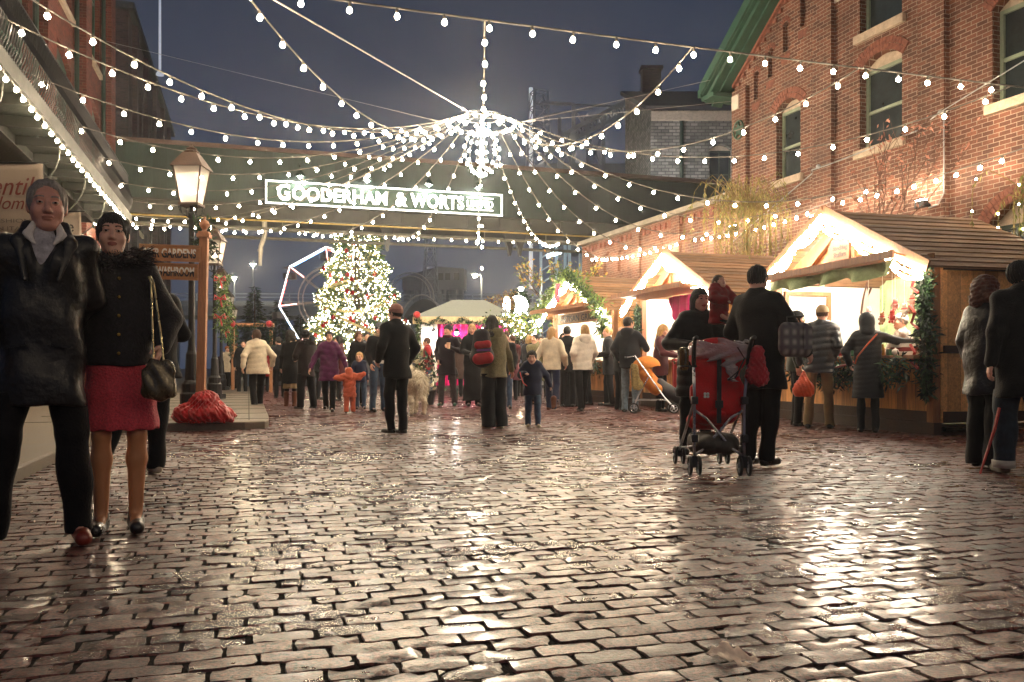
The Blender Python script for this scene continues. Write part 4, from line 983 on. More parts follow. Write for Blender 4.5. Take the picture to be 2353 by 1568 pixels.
# goods on the counter
gcols = [('d8cfc0', 'cream'), ('a83028', 'red'), ('c88a30', 'amber'), ('3c6a4a', 'green'), ('e6e2dc', 'white'), ('7a2430', 'wine red')]
k = 0
for i in range(22):
    col, cn = gcols[i % 6]; x = W1*.52+ (i % 11)*.135; y = -.2+.2*(i//11)+rng.uniform(-.03, .03); m_ = mat('gift_'+cn.replace(' ', '_'), rgb(col), .35, var=.15)
    q = MB(); t = i % 4
    if t == 0: q.lathe([(.035, 0), (.04, .02), (.04, .1), (.025, .12), (.025, .14), (.03, .15)], 10); nm = 'jar'; ds = '%s glass jar' % cn
    elif t == 1: q.box((-.05, -.04, 0), (.05, .04, .08)); q.box((-.052, -.008, 0), (.052, .008, .083)); q.box((-.008, -.042, 0), (.008, .042, .084)); nm = 'gift_box'; ds = 'small %s gift box' % cn
    elif t == 2: q.ball((0, 0, .045), .045, 10, 8); q.tube([(0, 0, .085), (0, 0, .1)], .01, 6); nm = 'bauble'; ds = '%s round bauble' % cn
    else: q.lathe([(.05, 0), (.045, .03), (.012, .16), (.004, .2)], 10); nm = 'candle'; ds = '%s cone candle' % cn
    o = q.build(nm, m_, smooth=(t != 1)); o.location = h1p(x, y, 1.021); o.rotation_euler = (0, 0, rng.random()*3)
    tag(o, '%s in the %s row on the big hut counter, %s along' % (ds, 'front' if i < 11 else 'back', (ORD+['eleventh'])[i % 11]), 'gift', 'small goods on the big hut counter')
for i, z in enumerate((0, .055, .11)):
    q = MB(); q.box((-.2, -.12, 0), (.2, .12, .05)); q.box((-.203, -.1, .012), (-.199, .1, .04)); o = q.build('book', [m_white, m_magenta, m_white][i] if i != 1 else mat('box_red', rgb('8e2a2a'), .5), bevel=.004); o.location = h1p(W1-.5, .02, 1.021+z); o.rotation_euler = (0, 0, h1.rotation_euler[2]+.1*i)
    tag(o, ['white flat box at the bottom of the pile at the right end of the counter', 'dark red flat box in the middle of the pile on the counter', 'white flat box on top of the pile at the right end of the counter'][i], 'box', 'flat boxes on the counter')
# hanging plush ornaments
m_plush = [mat('plush_'+n, rgb(c_), .9, var=.15, sheen=.5) for n, c_ in (('white', 'e8e0d4'), ('brown', 'a5714a'), ('pink', 'd89a90'), ('red', 'b8322c'))]
for i, (x, z) in enumerate([(.60, 1.62), (.66, 1.54), (.71, 1.72), (.735, 1.55), (.78, 1.62), (.80, 1.66), (.84, 1.74), (.87, 1.62), (.90, 1.70), (.93, 1.6)]):
    q = MB(); q.ball((0, 0, .0), .05, 8, 6, sc=(1, .8, 1.1)); q.ball((0, 0, .075), .036, 8, 6); q.ball((-.028, 0, .105), .014, 6, 5); q.ball((.028, 0, .105), .014, 6, 5)
    for sx in (-1, 1): q.ball((sx*.055, -.01, .01), .018, 6, 5, sc=(1.4, 1, 1)); q.ball((sx*.03, -.02, -.055), .022, 6, 5)
    rt = empty('plush_ornament', h1p(W1*x, .15+.06*(i % 3), z), h1.rotation_euler[2], label='small %s plush animal hanging in the big hut, %s from the left' % (['white', 'brown', 'pink', 'red'][i % 4], ORD[i]), cat='ornament', group='plush ornaments hanging in the big hut')
    q.build('plush_body', m_plush[i % 4], rt, smooth=True); t = MB(); t.tube([(0, 0, .11), (0, 0, 2.2-z)], .003, 4); t.build('thread', m_white, rt); s = MB(); s.tube([(.034*math.cos(a), .034*math.sin(a), .042) for a in [k*.7 for k in range(9)]], .009, 5, closed=True); s.build('scarf', m_plush[3], rt)
# hut 2: magenta drape, red counter cloth, bulbs
q = MB(); q.sheet(lambda a, b: (W2*.52+W2*.42*a, -.25+.03*math.sin(a*30), 2.3-(.1+.55*math.sin(math.pi*min(1, a*1.05))**.7)*b), 40, 8); q.build('pink_drape', m_magenta, h2, smooth=True)
q = MB(); q.sheet(lambda a, b: (W2*.62+W2*.36*a, -.36+.025*math.sin(a*50+b), 1.03-.75*b), 60, 5); q.build('red_counter_cloth', m_ribred, h2, smooth=True)
MB().box((W2*.25, .6, .95), (W2*.56, .64, 2.25)).build('white_panel', m_white, h2)
garland_line(h2, [(W2-.1, -.4, 1.05), (W2*.7, -.42, .98)], .1, 500, [m_leafA, m_ribred], 21, 'counter_garland', .08)
garland_line(h3, [(.3, -.36, 1.02), (W3*.5, -.38, .92), (W3-.1, -.36, 1.0)], .14, 1200, [m_leafA, m_leafD], 22, 'counter_garland', .12, droop=.25)
garland_line(h2, [(.02, -.1, 2.2), (.02, -.12, 1.2)], .12, 700, [m_leafD, m_leafA], 23, 'post_garland', .12)
MB().box((W3-.05, .1, 0.2), (W3+.0, 1.9, .21)).build('skirting', m_dkwood, h3)
# hut 3 red stocking + white inner panel
q = MB(); q.prism([(0, 0), (.1, 0), (.09, -.3), (.16, -.4), (.1, -.47), (0, -.4), (-.02, -.3)][::-1], -.05, .02); o = q.build('stocking', mat('stocking_red', rgb('c8103c'), .7, var=.2, sheen=.5)); o.location = h3.location+Matrix.Rotation(h3.rotation_euler[2], 3, 'Z') @ Vector((W3/2-.12, -.62, 3.0)); o.rotation_euler = (0, .2, h3.rotation_euler[2]); tag(o, 'bright red stocking hanging from the garland at the hut peak', 'stocking')
MB().box((.3, 1.1, 1.0), (W3-.4, 1.14, 2.2)).build('white_panel', m_white, h3)
for i, (hx, y, z) in enumerate([(.55, .1, 0), (.7, .05, 0), (.8, .15, 0)]):
    q = MB(); q.lathe([(.02, 0), (.15, .01), (.16, .03), (.15, .03)], 16); o = q.build('serving_tray', m_steel); o.location = h3.location+Matrix.Rotation(h3.rotation_euler[2], 3, 'Z') @ Vector((W3*hx, -y, 1.022+z)); tag(o, 'round steel tray on the garlanded hut counter, %s from its far end' % ORD[i], 'tray', 'trays on the garlanded hut counter')
# log stack by the middle hut
m_logend = mat('log_wood', rgb('a8794a'), .7, var=.4, scale=9)
i = 0
for row in range(4):
    for k in range(6-row % 2):
        q = MB(); r_ = rng.uniform(.055, .07); q.tube([(0, 0, 0), (0, .35, 0)], r_, 9); o = q.build('log', m_logend)
        x, y = 3.72+k*.135+(row % 2)*.067, 14.95+.02*k; o.location = (x, y, .065+row*.118); o.rotation_euler = (0, 0, rng.uniform(-.05, .05))
        tag(o, 'sawn firewood log, %s along in the %s row up of the stack' % (ORD[k], ORD[row]), 'log', 'logs stacked near the middle hut'); i += 1
# ------------------------------------------------------------------ people
def cloth(name, hexc, rough=.75, sheen=.15, bump=.3, var=.2, coat=0.0, scale=8, bscale=90, spec=.22):
    return mat('cloth_'+name, rgb(hexc), rough, var=var, scale=scale, bump=bump, bscale=bscale, sheen=sheen, coat=coat, spec=spec)
m_skin = mat('skin', rgb('e2b098'), .5, var=.1, scale=12, bump=.06, bscale=120); m_skin.node_tree.nodes['Principled BSDF'].inputs['Subsurface Weight'].default_value = .05
m_skin2 = mat('skin_ruddy', rgb('d69a86'), .5, var=.12, scale=14, bump=.06, bscale=120)
m_lip = mat('lips', rgb('b0685c'), .4, var=.05, bump=0); m_eyew = mat('eye_white', rgb('a89a8e'), .2, var=.02, bump=0); m_iris = mat('iris', rgb('2a1e18'), .15, var=.02, bump=0)
m_tights = mat('tights', rgb('c98c62'), .45, var=.08, scale=10, bump=.05)
HM = {k: mat('hair_'+k, rgb(c), .5, var=.4, scale=10, stretch=(6, 6, 1), bump=.5, bscale=70, spec=.5) for k, c in dict(dark='1d1512', brown='4a3022', auburn='5c2f20', blond='b8915a', grey='8d857e', black='100d0c').items()}
m_blackshoe = mat('black_shoe', (.012, .011, .011), .3, var=.2, coat=.3)
HEADC = {}
def head_geo(kind, res):
    key = (kind, res)
    if key in HEADC: return HEADC[key]
    f = kind == 'f'; c = kind == 'c'
    P = [('e', (0, .014, .022), (.074, .094, .095), dict()),
         ('e', (0, -.022, -.035), (.058 if f else .062, .068, .08), dict(k=.03)),
         ('e', (0, -.058, -.093 if not c else -.082), (.024 if f else .031, .026, .020), dict(k=.035)),
         ('c', (-.04, -.06, -.028), (-.034, -.058, -.03), .021, .021, dict(k=.025)), ('c', (.04, -.06, -.028), (.034, -.058, -.03), .021, .021, dict(k=.025)),
         ('c', (-.035, -.075, .034), (.035, -.075, .034), .012, .012, dict(k=.02)),
         ('e', (-.031, -.101, .010), (.018, .013, .012), dict(op='s', k=.012)), ('e', (.031, -.101, .010), (.018, .013, .012), dict(op='s', k=.012)),
         ('e', (-.031, -.0785, .009), (.0135, .0125, .0105), dict(k=.003)), ('e', (.031, -.0785, .009), (.0135, .0125, .0105), dict(k=.003)),
         ('c', (0, -.088, .014), (0, -.108 if not c else -.1, -.026), .007, .0125, dict(k=.012)),
         ('c', (-.011, -.094, -.03), (.011, -.094, -.03), .0085, .0085, dict(k=.01)),
         ('e', (0, -.0865, -.0545), (.022, .010, .0062), dict(k=.006)), ('e', (0, -.0845, -.0655), (.018, .010, .0068), dict(k=.006)),
         ('e', (-.076, .014, -.004), (.009, .019, .029), dict(k=.008)), ('e', (.076, .014, -.004), (.009, .019, .029), dict(k=.008)),
         ('c', (0, .02, -.05), (0, .035, -.19), .047 if f else .054, .052 if f else .062, dict(k=.03))]
    V, Q = sdf_mesh(P, res)
    C = V[Q].mean(1); mi = np.zeros(len(Q), int)
    for s in (-1, 1):
        d = C-np.array([s*.031, -.0785, .009]); e = (np.abs(d[:, 0]) < .0135) & (np.abs(d[:, 2]) < .0050-d[:, 0]**2*10) & (d[:, 1] < -.0005); mi[e] = 2
        ir = e & (np.hypot(d[:, 0], d[:, 2]) < .0058); mi[ir] = 3
        br = (np.abs(C[:, 0]-s*.034) < .021) & (np.abs(C[:, 2]-(.036-abs(1)*25*(C[:, 0]-s*.03)**2*.4)) < .0036) & (C[:, 1] < -.05); mi[br] = 4
        lash = (np.abs(d[:, 0]) < .0165) & (d[:, 2] > .0048) & (d[:, 2] < .0080) & (d[:, 1] < .0) & (C[:, 1] < -.07); mi[lash & (mi == 0)] = 4 if f else 0
    lp = (np.abs(C[:, 0]) < .023) & (np.abs(C[:, 2]+.060) < .0115-12*C[:, 0]**2) & (C[:, 1] < -.083); mi[lp] = 1
    HEADC[key] = (V, Q, mi); return HEADC[key]
def xf(V, o, yaw=0, pitch=0, roll=0, s=1.0):
    M = Matrix.Rotation(yaw, 3, 'Z') @ Matrix.Rotation(pitch, 3, 'X') @ Matrix.Rotation(roll, 3, 'Y')
    return (np.asarray(V)*s) @ np.array(M).T+np.array(o)
def hand_prims(w, d, wd, nrm, curl=.5, s=1.0):
    w, d, wd, nrm = (Vector(q) for q in (w, d, wd, nrm)); d.normalize(); wd = (wd-d*wd.dot(d)).normalized(); nrm = d.cross(wd)*(1 if d.cross(wd).dot(nrm) > 0 else -1)
    P = [('c', tuple(w-d*.03*s), tuple(w+d*.015*s), .026*s, .024*s, dict())]
    for i, (o, L) in enumerate(((.027, .068), (.009, .078), (-.009, .073), (-.026, .056))):
        k = w+d*.085*s+wd*o*s; P.append(('c', tuple(w+d*.015*s+wd*o*.6*s), tuple(k), .015*s, .0125*s, dict(k=.014)))
        a = curl*(.8+.12*i); p0 = k; dr = d.copy()
        for j, f in enumerate((.45, .32, .23)):
            ang = a*(j+.6); dr = d*math.cos(ang)+nrm*math.sin(ang); p1 = p0+dr*L*f*s
            P.append(('c', tuple(p0), tuple(p1), (.0092-.0008*j)*s, (.0086-.0008*j)*s, dict(k=.004))); p0 = p1
    t0 = w+d*.02*s+wd*.022*s; t1 = w+d*.05*s+wd*.048*s+nrm*.014*s; t2 = t1+(d*.8+wd*.15+nrm*.4).normalized()*.03*s; t3 = t2+(d*.9-wd*.1+nrm*.5).normalized()*.022*s
    P += [('c', tuple(t0), tuple(t1), .0145*s, .011*s, dict(k=.01)), ('c', tuple(t1), tuple(t2), .0105*s, .0095*s, dict(k=.005)), ('c', tuple(t2), tuple(t3), .0095*s, .008*s, dict(k=.004))]
    return P
def puff(amp, pitch, seed=0):
    def g(P):
        z = P[..., 2]; return -amp*(np.abs(np.sin(z*math.pi/pitch+.6*np.sin(P[..., 0]*9+seed)))-.6)+.35*amp*np.sin(P[..., 0]*31+P[..., 1]*23+z*19)
    return g
NPERS = [0]
def person(label, u, Y, H, yaw=0, top=None, bottom=None, hair=None, hat=None, pose=None, kind='m', skin=None, shoes='black', res=.016, hres=.0065, headturn=(0, 0), lean=(0, 0), scarf=None, collar=None, hands=True, group='people at the market', headk=1.0, z=0.0, extra=None, stout=1.0, x=None, head_s=None):
    NPERS[0] += 1; seed = NPERS[0]*1.37
    pose = pose or {}; top = top or {}; bottom = bottom or {}; s = H/1.75; yw = R(yaw)
    ch = kind == 'c'; hs = head_s or ((1.0 if not ch else 1.33)*headk)
    if lean == (0, 0): lean = (.03*math.sin(NPERS[0]*2.3), -.03+.03*math.sin(NPERS[0]*1.1))
    if headturn == (0, 0): headturn = (22*math.sin(NPERS[0]*3.7), 5*math.sin(NPERS[0]*2.9))
    lean = Vector((lean[0], lean[1], 0))
    def T(p):
        t = min(1.3, max(0, (p[2]-.93)/.5)); return (p[0]+lean.x*t, p[1]+lean.y*t, p[2])
    sh = .142 if kind == 'f' else (.135 if ch else .160); st = stout
    hp = .09
    feet = {-1: Vector(pose.get('fl', (-.10, 0, 0))), 1: Vector(pose.get('fr', (.10, 0, 0)))}
    kb = {-1: pose.get('kl', .03), 1: pose.get('kr', .03)}
    legs = {}
    for q in (-1, 1):
        hip = Vector((q*hp, 0, .92)); an = feet[q]+Vector((0, .0, .085)); kn = (hip+an)/2+Vector((0, -kb[q], .02)); legs[q] = (hip, kn, an)
    arms = {}
    for q, key in ((-1, 'al'), (1, 'ar')):
        S0 = Vector(T((q*sh, 0, 1.40))); d = pose.get(key)
        if d is None:
            v_ = (NPERS[0]*7+q*3) % 5; o_ = .012*((NPERS[0]*13+q) % 4)
            E, Wr = {0: ((q*(sh+.055*st), .03, 1.14), (q*(sh+.06*st), -.05, .90)), 1: ((q*(sh+.085), .08, 1.16), (q*(sh+.0), -.12, .97)), 2: ((q*(sh+.06), .02, 1.14), (q*(sh+.05), -.12, .92)), 3: ((q*(sh+.07+o_), -.02, 1.15), (q*(sh-.04), -.25, 1.10)), 4: ((q*(sh+.05), .06, 1.14), (q*(sh+.08), .02, .90))}[v_]; E, Wr = Vector(T(E)), Vector(T(Wr))
        else: E, Wr = Vector(T(d[0])), Vector(T(d[1]))
        arms[q] = (S0, E, Wr)
    tl = lambda v: tuple(v)
    # ---------- body (one continuous surface under the clothes, with head and hands grown onto it)
    sk_ = bottom.get('t') in ('skirt', 'bare'); legr = (.062, .048, .034) if sk_ else (.04, .034, .028)
    P = [('c', T((0, 0, 1.32)), T((0, 0, 1.1)), .135, .115, (1, .7, 1), dict()), ('c', T((0, 0, 1.1)), (0, 0, .95), .12, .13, (1, .75, 1), dict(k=.05)), ('c', T((-sh*.8, 0, 1.385)), T((sh*.8, 0, 1.385)), .05, .05, dict(k=.05)), ('c', T((0, .01, 1.38)), T((0, .025, 1.5)), .05, .045, dict(k=.04))]
    for q in (-1, 1):
        S0, E, Wr = arms[q]; P += [('c', tl(S0), tl(E), .045, .036, dict(k=.04)), ('c', tl(E), tl(Wr), .036, .026, dict(k=.02))]
        hip, kn, an = legs[q]; m1 = kn.lerp(an, .3)+Vector((0, .015, 0))
        P += [('c', tl(hip), tl(kn), legr[0]+.015, legr[1], dict(k=.04)), ('c', tl(kn), tl(m1), legr[1]-.002, legr[1]+.003, dict(k=.02)), ('c', tl(m1), tl(an), legr[1]+.001, legr[2], dict(k=.03)), ('c', tl(an), tl(an+Vector((0, -.1, -.05))), .03, .024, dict(k=.02))]
    bres = .011 if bottom.get('t') in ('skirt', 'bare') and hres < .005 else .022
    V0, Q0 = sdf_mesh(P, bres); Vs = [V0]; Qs = [Q0]; tz = np.where(V0[Q0].mean(1)[:, 2] < .86, 5, 0); Ms = [tz]
    hc = Vector(T((0, -.005, 1.60 if not ch else 1.56))); n = len(V0)
    hv, hq, hm = head_geo(kind, hres); yh, ph = R(headturn[0]), R(headturn[1])
    hv2 = xf(hv, hc, yh, ph, 0, hs); Vs.append(hv2); Qs.append(hq+n); Ms.append(hm); n += len(hv2)
    if hands:
        for q in (-1, 1):
            S0, E, Wr = arms[q]; d = (Wr-E).normalized(); cfg = pose.get('hl' if q < 0 else 'hr', {})
            wd = Vector(cfg.get('w', (0, -1, 0) if abs(d.y) < .8 else (-q, 0, .3))); nr_ = Vector(cfg.get('n', (-q, 0, 0) if abs(d.x) < .8 else (0, -.2, -1)))
            dd = Vector(cfg['d']) if 'd' in cfg else d
            v, qq = sdf_mesh(hand_prims(Wr, dd, wd, nr_, cfg.get('curl', .45), 1.0 if not ch else .85), .0055 if hres < .006 else .0065, pad=.012); Vs.append(v); Qs.append(qq+n); Ms.append(np.zeros(len(qq), int)); n += len(v)
    sk = skin or m_skin
    hairm = HM[hair[1]] if hair else HM['dark']
    leg_m = bottom.get('legm', sk)
    rt = quads_mesh('person', np.concatenate(Vs), np.concatenate(Qs), [sk, m_lip if kind != 'm' else mat('lips_m', rgb('b07464'), .5, bump=0), m_eyew, m_iris, hairm, leg_m], None, np.concatenate(Ms), smooth=True)
    rt.location = (GX(u, Y) if x is None else x, Y, z); rt.rotation_euler = (0, 0, yw); rt.scale = (s, s, s)
    tag(rt, label, 'person', group)
    rt.rotation_euler[2] += math.atan((CU-(u if x is None else u))/F)
    # ---------- top
    if top:
        hem = top.get('hem', .80); b = (1+(top.get('bulk', 1.0)-1)*.62)*st; m = top['m']; fl = top.get('flare', 1.0)
        am = top.get('arm', 1.0)
        P = [('c', T((0, 0, 1.31)), T((0, 0, 1.12)), .178*b, .158*b, (1, .70, 1), dict()), ('c', T((-sh*.78, .005, 1.385)), T((sh*.78, .005, 1.385)), .066*b, .066*b, dict(k=.06)),
             ('c', T((0, 0, 1.12)), (0, 0, min(hem, .95)-.12), .158*b, .185*b*fl, (1, .76, 1), dict(k=.05)), ('c', T((0, .01, 1.42)), T((0, .022, 1.475)), .075, .067, dict(k=.05))]
        P.append(('p', (0, 0, -1), -hem, {}))
        for q in (-1, 1):
            S0, E, Wr = arms[q]; P += [('c', tl(S0), tl(E), .068*b*am, .056*b*am, dict(k=.035)), ('c', tl(E), tl(Wr), .056*b*am, .044*b*am, dict(k=.025))]
        if top.get('open'): P.append(('c', T((0, -.125, 1.56)), (0, -.19, 1.10), top['open'], top['open']*.12, (1, 1.1, 1), dict(op='s', k=.012)))
        o = sdf_obj('coat' if hem < .85 else 'jacket', P, res, m, rt, top.get('noise') or fold_noise(top.get('amp', .011), 7, 4.5, seed))
        if top.get('shirt'):
            P = [('c', T((0, 0, 1.33)), T((0, 0, .95)), .158*st, .15*st, (1, .68, 1), dict()), ('c', T((0, 0, 1.40)), T((0, .012, 1.515)), .066, .066, dict(k=.03)), ('c', T((-.1, 0, 1.38)), T((.1, 0, 1.38)), .05, .05, dict(k=.03))]; sdf_obj('shirt', P, res, top['shirt'], rt, fold_noise(.004, seed=2))
        if top.get('lapel'):
            for q in (-1, 1):
                lp_ = [('c', T((q*.075, -.02, 1.50)), T((q*.108, -.085, 1.42)), .024, .028, (1, .8, 1), dict()), ('c', T((q*.108, -.09, 1.42)), T((q*.066, -.15, 1.24)), .024, .012, (1, .6, 1), dict(k=.02)), ('c', T((q*.065, .04, 1.51)), T((q*.075, -.02, 1.50)), .022, .024, dict(k=.02))]; sdf_obj('lapel', lp_, .007, m, rt, fold_noise(.002))
                sdf_obj('shirt_collar', [('c', T((q*.05, -.03, 1.515)), T((q*.07, -.085, 1.455)), .014, .02, (1, .7, 1), dict()), ('c', T((q*.07, -.085, 1.455)), T((q*.04, -.11, 1.41)), .018, .008, (1, .6, 1), dict(k=.01))], .006, cloth('white_collar', 'd8d2cc'), rt)
                w_ = MB(); w_.bar((q*.13, -.138, .93), (q*.05, -.150, .945), .012, .006, up=(0, 1, 0)); w_.build('pocket_flap', m_iron, rt)
        if top.get('hood'): 
            P = [('c', T((-.07, .085, 1.47)), T((.07, .085, 1.47)), .055, .055, dict()), ('e', T((0, .11, 1.42)), (.11, .05, .10), dict(k=.05))]; sdf_obj('hood', P, res, m, rt, fold_noise(.006, seed=1))
    if collar:
        a = np.linspace(0, 2*np.pi, 260); r2 = np.random.RandomState(int(seed)); a = r2.uniform(0, 6.283, 1700); k = .085+.07*r2.rand(1700)
        zc = 1.455+.05*np.sin(a+1.57)*.6+r2.uniform(-.045, .05, 1700)
        pts = np.stack([k*1.15*np.cos(a)+lean.x, k*np.sin(a)+.0+lean.y, zc], -1); leafobj('fur_collar', pts, .05, collar, rt, el=7, seed=3, up=.0, dirs=np.stack([np.cos(a), np.sin(a), a*0], -1)*1.2)
    if scarf:
        P = [('c', T((.075*math.cos(k*.9), -.005+.075*math.sin(k*.9), 1.475)), T((.075*math.cos(k*.9+.9), -.005+.075*math.sin(k*.9+.9), 1.475)), .034, .034, dict(k=.02)) for k in range(7)]; sdf_obj('scarf', P, max(.009, res*.7), scarf, rt, fold_noise(.004, 14, 9))
    # ---------- bottom
    t = bottom.get('t', 'trousers')
    if t in ('trousers', 'wide'):
        wd = bottom.get('w', 1.0); wk = 1.45 if t == 'wide' else 1.0
        P = [('c', (-.055, 0, .93), (.055, 0, .93), .118, .118, (1, .9, 1), dict())]
        for q in (-1, 1):
            hip, kn, an = legs[q]; P += [('c', tl(hip), tl(kn), .088*wd, .070*wd*(1+.2*(wk-1)), dict(k=.03)), ('c', tl(kn), tl(an+Vector((0, .0, -.06))), .070*wd*(1+.2*(wk-1)), .058*wd*wk, dict(k=.02))]
        zmin = min(feet[-1].z, feet[1].z)
        P.append(('p', (0, 0, -1), -(bottom.get('len', .045)+zmin), {})); P.append(('p', (0, 0, 1), min(1.0, max(top.get('hem', .9), .2)+.06), {}))
        sdf_obj('trousers', P, res, bottom['m'], rt, fold_noise(.010 if res < .014 else .006, 7, 4, seed))
        if bottom.get('cuff'):
            for q in (-1, 1): hip, kn, an = legs[q]; c_ = MB(); zt = bottom.get('len', .045); c_.lathe([(.085, zt), (.088, zt+.06), (.08, zt+.06)], 16, (an.x, an.y, 0)); c_.build('cuff', bottom['cuff'], rt, smooth=True)
    elif t == 'skirt':
        z0, z1 = bottom.get('hem', .52), .98; w0 = bottom.get('w', .2)
        P = [('c', (0, 0, z1), (0, 0, z0-.25), .165, w0*1.02, (1, .72, 1), dict()), ('p', (0, 0, -1), -z0, {}), ('p', (0, 0, 1), z1, {})]
        sdf_obj('skirt', P, res*.8, bottom['m'], rt, lambda P: .006*np.sin(np.arctan2(P[..., 1], P[..., 0])*9+seed)*np.clip((.95-P[..., 2])*2, 0, 1)+.003*np.sin(P[..., 2]*40))
    # ---------- shoes
    sm = {'black': m_blackshoe, 'none': None}.get(shoes, shoes)
    if sm is not None:
        for q in (-1, 1):
            f = feet[q]; tw = bottom.get('toe', .1)*q; fw = Vector((tw, -1, 0)).normalized(); hl = f+Vector((0, .03, .035)); to = f+fw*.155+Vector((0, 0, .032)); bt = bottom.get('boot', 0)
            pt = pose.get('toe_down_l' if q < 0 else 'toe_down_r', 0)
            if pt: hl = hl+Vector((0, .03, .05)); to = f+fw*.12+Vector((0, 0, .03)); 
            P = [('c', tl(hl), tl(to), .040, .038, dict()), ('c', tl(f+Vector((0, 0, .05))), tl(f+Vector((0, .005, .09+bt))), .042 if not bt else .05, .04 if not bt else .062, dict(k=.02)), ('p', (0, 0, -1), -(f.z+.003), {})]
            sdf_obj('boot' if bt else 'shoe', P, min(res, .011), sm, rt)
    # ---------- hair / hat in the head frame
    def hobj(nm, prims, r_, m, noise=None):
        V, Q = sdf_mesh(prims, r_, noise); V = xf(V, hc, yh, ph, 0, hs); return quads_mesh(nm, V, Q, m, rt, smooth=True)
    hr = max(.0055, hres*1.2)
    strand = lambda P: .0040*np.sin(np.arctan2(P[..., 1], P[..., 0])*34+P[..., 2]*18)+.0018*np.sin(P[..., 0]*160+P[..., 1]*130+P[..., 2]*40)
    if hair and hair[0] != 'bald':
        h = hair[0]; P = [('e', (0, .018, .026), (.083, .101, .102), dict())]
        if h == 'short': P += [('e', (0, -.12, -.045), (.08, .085, .098), dict(op='s', k=.012)), ('e', (0, .0, -.125), (.1, .14, .085), dict(op='s', k=.01))]
        elif h == 'swept': P += [('e', (0, -.122, .022), (.082, .094, .086), dict(op='s', k=.012)), ('e', (0, .0, -.125), (.1, .14, .085), dict(op='s', k=.01))]
        elif h == 'thin': P = [('e', (0, .03, .015), (.081, .088, .09), dict()), ('e', (0, -.10, .03), (.09, .09, .14), dict(op='s', k=.012)), ('e', (0, .0, -.135), (.1, .14, .085), dict(op='s', k=.01))]
        elif h == 'bob': P += [('c', (-.062, .035, -.0), (-.064, .032, -.085), .034, .034, dict(k=.03)), ('c', (.062, .035, -.0), (.064, .032, -.085), .034, .034, dict(k=.03)), ('c', (0, .06, 0), (0, .06, -.085), .055, .05, dict(k=.03)), ('e', (0, -.12, -.042), (.074, .108, .096), dict(op='s', k=.010))]
        elif h == 'updo': P += [('e', (0, -.125, -.045), (.07, .085, .086), dict(op='s', k=.012)), ('c', (0, .07, .03), (0, .085, .06), .05, .045, dict(k=.02)), ('e', (0, .0, -.14), (.1, .14, .085), dict(op='s', k=.01))]
        elif h in ('long', 'curly'):
            e = .02 if h == 'curly' else 0; L_ = hair[2] if len(hair) > 2 else .25
            P += [('c', (-.062, .03, 0), (-.075-e, .03, -L_), .038+e, .034+e, dict(k=.03)), ('c', (.062, .03, 0), (.075+e, .03, -L_), .038+e, .034+e, dict(k=.03)), ('c', (0, .065, 0), (0, .09, -L_-.02), .06+e, .055+e, dict(k=.03)), ('e', (0, -.118, -.045), (.062, .1, .094), dict(op='s', k=.012))]
            if h == 'curly': P.append(('e', (0, .03, .03), (.105, .115, .11), dict(k=.02))); P.append(('e', (0, -.125, -.03), (.06, .09, .1), dict(op='s', k=.012)))
        nz = strand if h != 'curly' else (lambda P: .007*np.sin(P[..., 0]*95+2)*np.sin(P[..., 1]*90)*np.sin(P[..., 2]*85)+.003*np.sin(P[..., 2]*160+P[..., 0]*60))
        hobj('hair', P, hr, hairm, nz)
    if hat:
        ht, hm_ = hat
        if ht in ('beanie', 'cap', 'fedora', 'santa'):
            P = [('e', (0, .015, .03), (.09, .108, .105 if ht != 'fedora' else .115), dict()), ('p', (0, -.25, -1), -.028 if ht != 'beanie' else -.02, {})]
            if ht == 'beanie': P += [('c', (0, .014, .034), (0, .014, .05), .093, .09, (1, 1.17, 1), dict(k=.008, op='x'))] if False else []
            if ht == 'santa': P = [('e', (0, .015, .03), (.095, .112, .105), dict()), ('c', (0, .02, .08), (.05, .04, .19), .07, .03, dict(k=.04)), ('c', (.05, .04, .19), (.1, .05, .17), .03, .025, dict(k=.03)), ('p', (0, -.25, -1), -.028, {})]
            hobj('hat', P, hr, hm_, (lambda P: .0018*np.sin(np.arctan2(P[..., 1], P[..., 0])*48)) if ht == 'beanie' else None)
            if ht == 'cap': hobj('visor', [('e', (0, -.12, .045), (.065, .06, .012), dict())], hr, hm_)
            if ht == 'fedora': hobj('brim', [('e', (0, .01, .04), (.15, .165, .014), dict())], hr, hm_)
            if ht == 'beanie': hobj('hat_cuff', [('e', (0, .012, .045), (.096, .114, .034), dict()), ('p', (0, -.2, -1), -.018, {})], hr, hm_)
        if ht == 'hood':
            P = [('e', (0, .03, .02), (.115, .125, .13), dict()), ('c', (0, .05, -.05), (0, .05, -.14), .095, .11, dict(k=.04)), ('e', (0, -.13, -.02), (.07, .1, .1), dict(op='s', k=.02))]; hobj('hood', P, hr*1.2, hm_, fold_noise(.005, 9, 7))
    if extra: extra(rt, T, arms, s)
    return rt
def world_of(o, p): return o.matrix_basis @ Vector(p)

